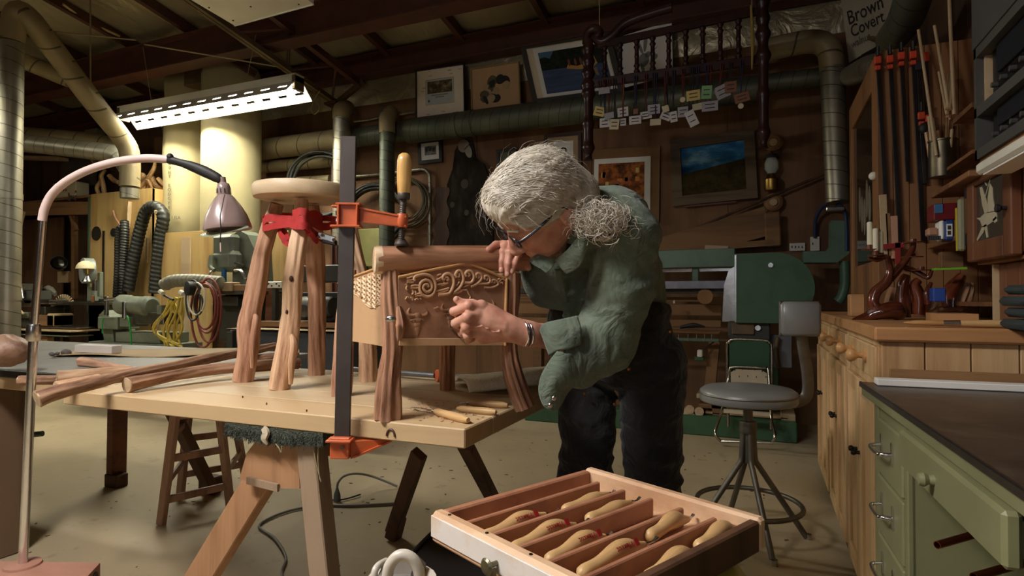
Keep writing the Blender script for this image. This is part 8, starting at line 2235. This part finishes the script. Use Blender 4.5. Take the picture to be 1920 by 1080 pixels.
def hand_left():
 S = lambda x, y, d: W(830 + x / 9.0, 540 + y / 9.0, d)
 wr = S(1190, 700, 1.405)
 mcp = [S(650, 300, 1.392), S(585, 440, 1.385), S(590, 590, 1.388), S(620, 740, 1.397)]
 pip = [S(440, 300, 1.378), S(420, 490, 1.368), S(400, 655, 1.374), S(425, 800, 1.385)]
 dip = [S(190, 395, 1.397), S(215, 600, 1.390), S(330, 760, 1.402), S(430, 870, 1.408)]
 tip = [S(250, 440, 1.420), S(285, 640, 1.414), S(400, 780, 1.424), S(500, 860, 1.424)]
 allp = [wr, ELL] + mcp + pip + dip + tip
 s = SDF(*box_of([wr, S(1900, 780, 1.45)] + mcp + pip + dip + tip + [S(200, 150, 1.42)], 0.035), 0.0021)
 vd = cF
 s.u(s.cap(wr, S(800, 560, 1.402), .025, .034, (vd, 1.25)))
 for m in mcp: s.u(s.cap(S(1050, 640, 1.402), m, .020, .0125, (vd, 1.1)), .014)
 s.u(s.cap(S(1020, 760, 1.408), S(680, 830, 1.405), .020, .017), .014)
 s.u(s.cap(S(1000, 520, 1.41), S(700, 330, 1.41), .018, .013), .012)
 for i in range(4):
  rr = [.0118, .0120, .0112, .0100][i]
  s.u(s.cap(mcp[i], pip[i], rr * 1.02, rr), .006)
  s.u(s.ell(pip[i], (rr * 1.12,) * 3, (cR, cU, cF)), .004)
  s.u(s.cap(pip[i], dip[i], rr * .98, rr * .90), .0028)
  s.u(s.cap(dip[i], tip[i], rr * .9, rr * .78), .003)
  s.u(s.ell(mcp[i], (rr * 1.08,) * 3, (cR, cU, cF)), .006)
 s.u(s.cap(S(860, 400, 1.42), S(500, 275, 1.408), .014, .0125), .010)
 s.u(s.cap(S(500, 275, 1.408), S(330, 262, 1.405), .0125, .0112), .003)
 s.u(s.cap(S(330, 262, 1.405), S(238, 195, 1.402), .0112, .0088), .003)
 s.u(s.cap(wr, S(1420, 770, 1.418), .026, .0275, (vd, 1.12)), .02)
 s.u(s.cap(S(1420, 770, 1.418), ELL, .0275, .043), .02)
 for a, b in ((mcp[1], S(1050, 600, 1.38)), (mcp[2], S(1050, 680, 1.38)), (mcp[0], S(1000, 540, 1.385))):
  s.u(s.cap(a, b, .0045, .004), .010)
 vein = [S(560, 660, 1.372), S(660, 640, 1.367), S(760, 690, 1.368), S(860, 750, 1.372), S(960, 740, 1.374)]
 s.chain([A3(p) for p in vein], [.002] * 5, .005)
 return s.mesh()
def hand_right():
 S = lambda x, y, d: W(880 + x / 7.2, 430 + y / 7.2, d)
 wr = WRR
 mc = [S(500, 200, 1.535), S(590, 195, 1.525), S(680, 225, 1.53), S(460, 215, 1.545)]
 s = SDF(*box_of([wr, S(230, 280, 1.5), S(560, 640, 1.48), S(700, 180, 1.6), ELR], 0.03), 0.0024)
 s.u(s.cap(wr, S(590, 205, 1.545), .027, .022, (cU, 1.5)))
 s.u(s.cap(S(500, 215, 1.545), S(690, 235, 1.54), .014, .014), .02)
 F3 = [([S(480, 205, 1.525), S(455, 300, 1.490), S(440, 430, 1.482), S(432, 560, 1.484)], .0088),
   ([S(585, 200, 1.520), S(545, 310, 1.484), S(525, 470, 1.476), S(512, 618, 1.480)], .0092),
   ([S(685, 245, 1.525), S(660, 340, 1.488), S(615, 460, 1.480), S(570, 575, 1.482)], .0088)]
 for (c, r) in F3:
  for i in range(3): s.u(s.cap(c[i], c[i + 1], r * (1.08 - .1 * i), r * (.98 - .1 * i)), .004)
  s.u(s.ell(c[1], (r * 1.1,) * 3, (cR, cU, cF)), .004)
 s.u(s.cap(S(470, 205, 1.54), S(360, 205, 1.522), .0105, .0098), .008)
 s.u(s.cap(S(360, 205, 1.522), S(262, 275, 1.505), .0098, .0082), .003)
 s.u(s.cap(S(720, 330, 1.56), S(795, 520, 1.545), .011, .0085), .008)
 s.u(s.cap(wr, ELR, .027, .04), .02)
 return s.mesh()
def trunk():
 pts = [PEL, NB, SHL, SHR, ELL, ELR]
 LK1, LK2 = W(1097, 890, 1.76), W(1224, 895, 1.68)
 AN1, AN2 = W(1095, 1195, 1.80), W(1224, 1205, 1.72)
 s = SDF(*box_of(pts + [LK1, LK2, AN1, AN2], 0.12), 0.0125)
 s.u(s.cap(PEL, W(1135, 520, 1.68), .10, .10)); s.u(s.cap(W(1135, 520, 1.68), NB, .10, .065), .05)
 s.u(s.cap(SHL, SHR, .05, .05), .05); s.u(s.cap(SHL, ELL, .046, .040), .03); s.u(s.cap(SHR, ELR, .05, .042), .03)
 s.u(s.cap(W(1108, 660, 1.80), LK1, .055, .05), .02); s.u(s.cap(W(1215, 660, 1.71), LK2, .058, .05), .02)
 s.u(s.cap(LK1, AN1, .055, .04), .02); s.u(s.cap(LK2, AN2, .055, .04), .02)
 return s.mesh()
hv = head_part(); hl = hand_left(); hr = hand_right(); tk = trunk()
body = link(np_mesh('body', [relax(*hv, 1, .4), relax(*hl, 1, .3), relax(*hr, 1, .3), tk]), 'body', M_skin, P0)
M_nail = paint('finger_nail', srgb(216, 166, 142), 0.3)
for (x, y, d) in ((431, 545, 1.4765), (512, 598, 1.4725), (572, 560, 1.4745)):
 MB().ball(W(880 + x / 7.2, 430 + y / 7.2, d), (.0048, .0016, .0068), 10, 6, (cR, cF, cU)).build('nail', M_nail, body)
MB().ball(W(830 + 232 / 9, 540 + 178 / 9, 1.394), (.0045, .002, .006), 10, 6, (cR, cF, cU)).build('nail', M_nail, body)
def folds(P, dirv, freq, amp, seed, across=6.0):
 d = A3(dirv); d = d / np.linalg.norm(d)
 t = P @ d
 q = P * across + d * (t * (freq - across))[..., None]
 n = vnoise(q, seed) + 0.5 * vnoise(q * 2.1 + 3.3, seed + 1)
 return amp * (1 - 2.0 * np.abs(n))
def shirt():
 cuffc = W(1042, 684, 1.425)
 s = SDF(*box_of([PEL, NB, SHL, SHR, ELL, ELR, cuffc, WRR], 0.135), 0.0052)
 s.u(s.cap(W(1165, 575, 1.72), W(1142, 500, 1.66), .128, .128, (cF, 1.0)))
 s.u(s.cap(W(1142, 500, 1.66), W(1105, 425, 1.56), .128, .100), .05)
 s.u(s.cap(W(1160, 425, 1.46), W(1030, 425, 1.64), .078, .075), .06)
 s.u(s.ell(W(1150, 425, 1.53), (.085, .085, .09), (cR, cU, cF)), .05)
 s.u(s.cap(NB, W(1075, 410, 1.45), .066, .060), .03)
 s.u(s.cap(W(1056, 500, 1.60), W(1072, 590, 1.68), .062, .075), .04)
 arm = SDF(s.lo, s.lo + (s.n - 1.5) * s.h, s.h)
 arm.u(arm.cap(W(1178, 440, 1.43), W(1166, 540, 1.455), .074, .072))
 arm.u(arm.cap(W(1166, 540, 1.455), W(1132, 642, 1.485), .072, .072), .03)
 arm.u(arm.cap(W(1132, 642, 1.485), W(1078, 668, 1.445), .072, .071), .025)
 arm.u(arm.cap(W(1078, 668, 1.445), W(1038, 678, 1.415), .071, .066, (cF, 1.12)), .02)
 kk = .003 + .04 * np.exp(-(s.full(s.cap(W(1172, 425, 1.45), W(1172, 440, 1.45), 0, 0)) / .075) ** 2)
 hh = np.clip(.5 + .5 * (arm.D - s.D) / kk, 0, 1)
 s.D = arm.D * (1 - hh) + s.D * hh - kk * hh * (1 - hh)
 s.u(s.cap(W(1022, 430, 1.64), W(1028, 530, 1.66), .066, .064), .03)
 s.u(s.cap(W(1028, 530, 1.66), W(1012, 500, 1.625), .06, .048), .02)
 armdir = W(1150, 600, 1.5) - W(1180, 445, 1.43)
 e_arm = s.cap(W(1165, 480, 1.45), W(1130, 640, 1.515), .0, .0)[2]
 e_el = s.cap(W(1130, 640, 1.515), W(1050, 680, 1.42), .0, .0)[2]
 e_yoke = s.cap(W(1110, 375, 1.45), W(1165, 400, 1.42), .0, .0)[2]
 def wr(P):
  w_arm = np.exp(-(e_arm(P) / .10) ** 2); w_el = np.exp(-(e_el(P) / .085) ** 2); w_y = np.exp(-(e_yoke(P) / .05) ** 2)
  f1 = folds(P, armdir + cR * .12, 24, .0075, 3, 8)
  f2 = folds(P, (ELL - WRL) + cU * .05, 30, .0085, 8, 9)
  f3 = folds(P, cU + cR * .6, 17, .0085, 5, 6)
  f4 = folds(P, cR + cU * .15, 70, .0050, 15, 14)
  return (f1 * w_arm * (1 - .6 * w_el) + f2 * w_el + f3 * (1 - w_arm) * (1 - w_el)) * (1 - w_y) + f4 * w_y
 s.disp(wr, .035)
 ed = A3((W(1038, 678, 1.415) - W(1085, 664, 1.46)).normalized())
 pl = (s.P - A3(W(1031, 680, 1.41))) @ ed
 s.D = np.where(np.linalg.norm(s.P - A3(cuffc), axis=-1) < .14, smax(s.D, pl, .004), s.D)
 s.sub(s.cap(W(1015, 684, 1.40), W(1092, 664, 1.465), .066, .058, (cF, 1.12)), .003)
 s.sub(s.cap(NB + (HC - NB) * .30, HC, .062, .075), .006)
 hd = (s.P - A3(W(1165, 588, 1.70))) @ A3(-(cU * .97 + cR * .12))
 s.D = smax(s.D, np.where(np.linalg.norm(s.P - A3(W(1090, 660, 1.46)), axis=-1) > .17, hd - .01, -1), .01)
 return s.mesh()
shv = shirt()
sh_o = link(np_mesh('shirt', [relax(*shv, 1, .4)]), 'shirt', M_shirt, P0)
def sheet(name, rows, mat, par, th=.0022, n=5):
 R1 = [bez(r, n) for r in rows]
 cols = list(zip(*R1))
 C2 = [bez(list(c), n) if len(c) > 2 else [Vector(c[0]).lerp(Vector(c[1]), i / 5) for i in range(6)] for c in cols]
 mb = MB(); m = len(C2[0])
 for c in C2: mb.v += [tuple(p) for p in c]
 for i in range(len(C2) - 1):
  for j in range(m - 1):
   a = i * m + j
   mb.f.append([a, a + 1, a + m + 1, a + m]); mb.uv.append(None)
 o = mb.build(name, mat, par, 60)
 md = o.modifiers.new('t', 'SOLIDIFY'); md.thickness = th; md.offset = 0
 return o
sheet('cuff', [[W(1083, 592, 1.40), W(1055, 598, 1.385), W(1021, 606, 1.385), W(1012, 618, 1.40)],
    [W(1090, 618, 1.375), W(1064, 626, 1.362), W(1034, 632, 1.368), W(1020, 640, 1.39)],
    [W(1090, 645, 1.372), W(1066, 655, 1.36), W(1046, 657, 1.364), W(1030, 668, 1.388)]], M_shirt, sh_o)
sheet('cuff_flap', [[W(1046, 656, 1.366), W(1062, 664, 1.362), W(1085, 680, 1.375), W(1100, 690, 1.40)],
     [W(1028, 680, 1.366), W(1050, 694, 1.352), W(1075, 708, 1.365), W(1090, 712, 1.40)],
     [W(1014, 706, 1.372), W(1036, 716, 1.352), W(1058, 726, 1.365), W(1072, 728, 1.40)],
     [W(1010, 734, 1.378), W(1030, 738, 1.358), W(1054, 738, 1.368), W(1062, 740, 1.39)],
     [W(1019, 760, 1.38), W(1032, 765, 1.365), W(1050, 760, 1.372), W(1056, 752, 1.385)],
     [W(1030, 768, 1.382), W(1038, 770, 1.372), W(1046, 767, 1.376), W(1052, 758, 1.385)]], M_shirt, sh_o)
for (x, y) in ((1039, 747), (1032, 760)):
 MB().lathe([(0, 0), (.0055, 0), (.0055, .0015), (.004, .0028), (0, .003)], 14, W(x, y, 1.358), -cF).build('snap_button', M_bright, sh_o)
sheet('collar', [[W(1102, 346, 1.50), W(1108, 362, 1.43), W(1100, 400, 1.375), W(1085, 440, 1.36), W(1062, 470, 1.37), W(1040, 487, 1.39)],
     [W(1113, 354, 1.50), W(1120, 374, 1.42), W(1111, 412, 1.362), W(1096, 452, 1.352), W(1075, 486, 1.362), W(1050, 500, 1.38)],
     [W(1122, 366, 1.50), W(1128, 388, 1.43), W(1118, 424, 1.368), W(1102, 466, 1.360), W(1086, 500, 1.366), W(1062, 514, 1.38)]], M_shirt, sh_o)
sheet('collar', [[W(1040, 487, 1.39), W(1022, 480, 1.40), W(1008, 477, 1.42), W(1000, 474, 1.45)],
     [W(1036, 502, 1.385), W(1018, 493, 1.395), W(1003, 487, 1.415), W(996, 482, 1.45)],
     [W(1024, 512, 1.385), W(1014, 504, 1.395), W(1000, 496, 1.42), W(994, 490, 1.45)]], M_shirt, sh_o)
sheet('placket', [[W(1040, 505, 1.46), W(1052, 505, 1.46)], [W(1046, 535, 1.50), W(1058, 536, 1.50)], [W(1052, 565, 1.545), W(1064, 567, 1.545)]], M_shirt, sh_o)
M_stitch = paint('pale_stitching', srgb(140, 150, 124), .8)
MB().ball(W(1062, 455, 1.47), (.045, .035, .04), 16, 10, (cR, cU, cF)).build('undershirt', paint('black_undershirt', srgb(20, 19, 20), .9), P0, 60)
def trousers():
 LK1, LK2 = W(1097, 885, 1.76), W(1224, 890, 1.68)
 AN1, AN2 = W(1097, 1200, 1.80), W(1228, 1212, 1.71)
 s = SDF(*box_of([PEL, AN1, AN2, LK1, LK2, W(1020, 590, 1.7), W(1280, 640, 1.72)], 0.11), 0.0072)
 s.u(s.cap(W(1165, 570, 1.70), W(1162, 640, 1.72), .132, .142, (cF, 1.08)))
 s.u(s.ell(W(1085, 610, 1.70), (.085, .11, .09), (cR, cU, cF)), .05)
 s.u(s.cap(W(1102, 675, 1.78), LK1, .084, .076), .02)
 s.u(s.cap(W(1222, 675, 1.69), LK2, .090, .077), .02)
 s.u(s.cap(LK1, AN1, .076, .068), .01); s.u(s.cap(LK2, AN2, .077, .068), .01)
 P = s.P
 s.disp(lambda P: folds(P, cU + cR * .25, 15, .0075, 21, 6) + folds(P, cU - cR * .4, 26, .004, 25, 9), .04)
 s.D = smax(s.D, (P - A3(W(1165, 556, 1.70))) @ A3(cU * .98 + cR * .15), .006)
 s.D = smax(s.D, .035 - P[..., 2], .01)
 return s.mesh()
trv = trousers()
tr_o = link(np_mesh('trousers', [relax(*trv, 2, .5)]), 'trousers', M_trouser, P0)
M_brass = metal('copper_rivet', srgb(186, 120, 70), .3)
for (x, y, d) in ((1096, 738, 1.668), (1179, 692, 1.578), (1152, 758, 1.70), (1256, 622, 1.63)):
 MB().lathe([(0, 0), (.005, 0), (.004, .002), (0, .003)], 10, W(x, y, d), -cF).build('rivet', M_brass, tr_o)
def boot(a, tdir, nm):
 s = SDF(*box_of([a, a + tdir * .28, a - tdir * .1, V(a.x, a.y, 0)], .08), .008)
 z = lambda p, h: V(p.x, p.y, h)
 s.u(s.cap(z(a, .06), z(a, .14), .052, .055)); s.u(s.cap(z(a - tdir * .05, .045), z(a + tdir * .16, .04), .045, .044), .04)
 s.D = smax(s.D, -s.P[..., 2], .004)
 return link(np_mesh(nm, [s.mesh()]), nm, paint('brown_boot_leather', srgb(70, 48, 34), .5), P0)
tdir = V(-.8, -.6, 0).normalized()
a1 = W(1097, 1200, 1.80); a2 = W(1228, 1212, 1.71)
boot(a1, tdir, 'boot'); boot(a2, tdir, 'boot')
HAIRC = H(-.010, .030, 0)
PONY = W(1098, 396, 1.42)
def hair_shell():
 s = SDF(*hbox(-.16, .13, -.12, .16, -.115, .115, .01), .0036)
 s.u(s.ell(H(-.014, .034, 0), (.112, .098, .090), hax))
 s.u(s.ell(H(.050, .075, -.005), (.055, .045, .070), hax), .03)
 s.u(s.ell(H(-.07, -.02, 0), (.055, .075, .075), hax), .03)
 s.u(s.cap(H(-.10, -.04, .02), PONY, .040, .026), .03)
 cut = s.ell(H(.115, -.065, 0), (.105, .105, .12), hax)
 s.sub(cut, .012)
 s.sub(s.ell(H(.02, -.075, .075), (.06, .055, .06), hax), .012)
 s.sub(s.ell(H(.02, -.075, -.075), (.06, .055, .06), hax), .012)
 def comb(P):
  P = P - A3(HAIRC)
  ang = np.arctan2(P @ A3(hs), P @ A3(hu)); fw = P @ A3(hf)
  q = np.stack([ang * 14, fw * 12, np.zeros_like(ang)], -1)
  return .0028 * vnoise(q, 4) + .0015 * vnoise(q * 2.7, 9)
 s.disp(comb)
 return s.mesh()
hsv = hair_shell()
hair = link(np_mesh('hair', [hsv]), 'hair', M_hair, P0)
rng = random.Random(42)
st_mb = MB()
from mathutils.bvhtree import BVHTree
bv = BVHTree.FromPolygons([Vector(v) for v in hsv[0]], [list(map(int, f)) for f in hsv[1]])
def strand(mb, pts, r, n=3):
 mb.tube(pts, [r * (1 - .6 * i / (len(pts) - 1)) for i in range(len(pts))], n, False)
def sph(f, u, s_): return (hf * f + hu * u + hs * s_).normalized()
tail_dir = (PONY - HAIRC).normalized()
for k in range(2600):
 a = rng.uniform(-1.9, 1.9)
 f0 = rng.uniform(.15, 1.15)
 d0 = sph(f0, .75 * math.cos(a * .55) + .05, 1.25 * math.sin(a))
 if d0.dot(hu) < -.25: continue
 t0 = rng.uniform(0, .55) if rng.random() < .5 else 0
 pts = []
 lift = rng.uniform(-.001, .004)
 wob = rng.uniform(-.12, .12)
 for i in range(9):
  t = t0 + (1 - t0) * i / 8 * rng.uniform(.97, 1.0)
  d = (d0 * (1 - t) + tail_dir * t + hu * (.35 * math.sin(math.pi * t)) + hs * (wob * math.sin(2.2 * math.pi * t))).normalized()
  hit = bv.ray_cast(HAIRC + d * .30, -d)
  if hit[0] is None: break
  pts.append(hit[0] + d * (lift * math.sin(math.pi * (i + .5) / 9) + .0004))
 if len(pts) >= 4: strand(st_mb, pts, rng.uniform(.0005, .0011))
for k in range(1100):
 sd = 1 if rng.random() < .75 else -1
 d0 = sph(rng.uniform(.0, 1.0), rng.uniform(-.40, .35), sd * rng.uniform(.5, 1))
 pts = []; lift = rng.uniform(0, .003)
 for i in range(8):
  t = i / 8 * .95
  d = (d0 * (1 - t) + tail_dir * t + hu * (.10 * math.sin(math.pi * t)) + hs * (sd * .25 * math.sin(math.pi * t))).normalized()
  hit = bv.ray_cast(HAIRC + d * .30, -d)
  if hit[0] is None: break
  pts.append(hit[0] + d * (lift + .0004))
 if len(pts) >= 4: strand(st_mb, pts, rng.uniform(.0005, .0011))
for k in range(160):
 d = sph(rng.uniform(-1, 1.2), rng.uniform(-.1, 1), rng.uniform(-1, 1))
 hit = bv.ray_cast(HAIRC + d * .3, -d)
 if hit[0] is None: continue
 p = hit[0]; t = (tail_dir - d * tail_dir.dot(d)).normalized()
 L = rng.uniform(.02, .07); c = rng.uniform(.004, .02)
 pts = [p + t * (L * i / 6) + d * (c * math.sin(math.pi * i / 6 * .8)) + Vector((rng.uniform(-1, 1), rng.uniform(-1, 1), rng.uniform(-1, 1))) * .003 for i in range(7)]
 strand(st_mb, pts, .0004)
st_mb.build('hair_strands', M_hair, hair, 0, kind='stuff')
def pony():
 s = SDF(*box_of([W(1085, 380, 1.40), W(1175, 450, 1.36)], .04), .004)
 s.chain([A3(PONY), A3(W(1116, 404, 1.372)), A3(W(1128, 416, 1.355)), A3(W(1132, 434, 1.352))], [.020, .032, .036, .018], .02)
 s.u(s.cap(W(1098, 418, 1.36), W(1152, 404, 1.355), .022, .022), .02)
 s.disp(lambda P: .005 * vnoise(P * 60, 2) + .003 * vnoise(P * 132, 5))
 return s.mesh()
pv = pony()
pn = link(np_mesh('pony_tail', [pv]), 'pony_tail', M_hair, P0)
cu_mb = MB()
for k in range(1300):
 c = W(rng.gauss(1124, 22), rng.gauss(412, 14), 1.345 + rng.uniform(-.025, .02))
 R_ = rng.uniform(.008, .020); ax1 = Vector((rng.gauss(0, 1), rng.gauss(0, 1), rng.gauss(0, 1))).normalized()
 x, y, z = frame_of(ax1)
 a0 = rng.uniform(0, 6.28); L = rng.uniform(2.0, 4.5); dr = rng.uniform(-.012, .012)
 pts = [c + (x * math.cos(a0 + L * i / 9) + y * math.sin(a0 + L * i / 9)) * R_ + z * (dr * i / 9) for i in range(10)]
 strand(cu_mb, pts, rng.uniform(.0005, .001))
cu_mb.build('curls', M_hair, pn, 0, kind='stuff')
MB().tube([PONY + (x_ * math.cos(t) + y_ * math.sin(t)) * .022 for (x_, y_) in [frame_of(tail_dir)[:2]] for t in [2 * math.pi * i / 20 for i in range(20)]], .004, 8, closed=True).build('hair_tie', M_black, pn)
def beard():
 s = SDF(*hbox(-.04, .12, -.15, -.03, -.09, .09, .01), .0036)
 s.u(s.ell(H(.052, -.100, 0), (.044, .038, .044), hax))
 for sd in (-1, 1): s.u(s.cap(H(.04, -.105, sd * .02), H(.012, -.085, sd * .046), .022, .012), .02)
 s.disp(lambda P: .002 * vnoise(P * 160, 3))
 return s.mesh()
link(np_mesh('beard', [beard()]), 'beard', M_beard, P0)
for sd in (-1, 1):
 MB().tube(bez([H(.098, .016, sd * .016), H(.097, .024, sd * .032), H(.085, .018, sd * .052)], 5), .0042, 8, flat=.8).build('eyebrow', M_hair, P0)
gl = P0
M_frame = paint('black_glasses_frame', srgb(22, 22, 28), .25)
for sd in (-1, 1):
 c = H(.106, -.004, sd * .034)
 pth = [c + hs * (math.cos(t) * .025) + hu * (math.sin(t) * .017) - hf * (abs(math.cos(t)) * .003 * 1) for t in [2 * math.pi * i / 24 for i in range(24)]]
 lens_rim = MB().tube(pth, .0022, 8, closed=True).build('glasses_rim', M_frame, gl)
 MB().add([c] + pth, [[0, i + 1, (i + 1) % 24 + 1] for i in range(24)]).build('lens', glass('spectacle_lens', (.9, .95, 1), .02, .12), gl)
 MB().tube(bez([H(.104, .004, sd * .058), H(.094, .004, sd * .070), H(.04, .004, sd * .083), H(-.015, .006, sd * .086), H(-.03, -.012, sd * .084)], 5), .0026, 8, flat=1.4).build('temple_arm', M_frame, gl)
MB().tube(bez([H(.113, .002, -.010), H(.118, .006, 0), H(.113, .002, .010)], 4), .002, 8).build('glasses_bridge', M_frame, gl)
fa0 = W(975, 624, 1.408); fad = (W(1020, 630, 1.44) - fa0).normalized()
fx_, fy_, _ = frame_of((fad * .93 + cU * .22 + cR * .12).normalized())
fdir = fx_.cross(fy_)
for off, r, m_ in ((0.008, .0024, M_chrome), (.0145, .0022, paint('dark_silver', srgb(70, 66, 66), .4, 1.0)), (.021, .0024, M_chrome)):
 c = fa0 + fad * off
 MB().tube([c + (fx_ * math.cos(t) + fy_ * math.sin(t)) * .0302 for t in [2 * math.pi * i / 40 for i in range(40)]], r, 10, closed=True).build('bracelet', m_, P0)
gk = thing('carving_gouge', 'small gouge held in the fist against the carved panel', 'carving tool', W(850, 605, 1.43))
kt0, kt1 = W(905, 572, 1.428), W(848, 606, 1.428)
MB().tube([kt0, kt0.lerp(kt1, .5), kt1], [.007, .009, .007], 12).build('handle', M_boxwood, gk)
MB().tube(bez([kt1, W(845, 612, 1.45), onp(846, 616, .001)], 4), lerp_list([.003, .0025, .003], 4), 8).build('blade', M_bright, gk)
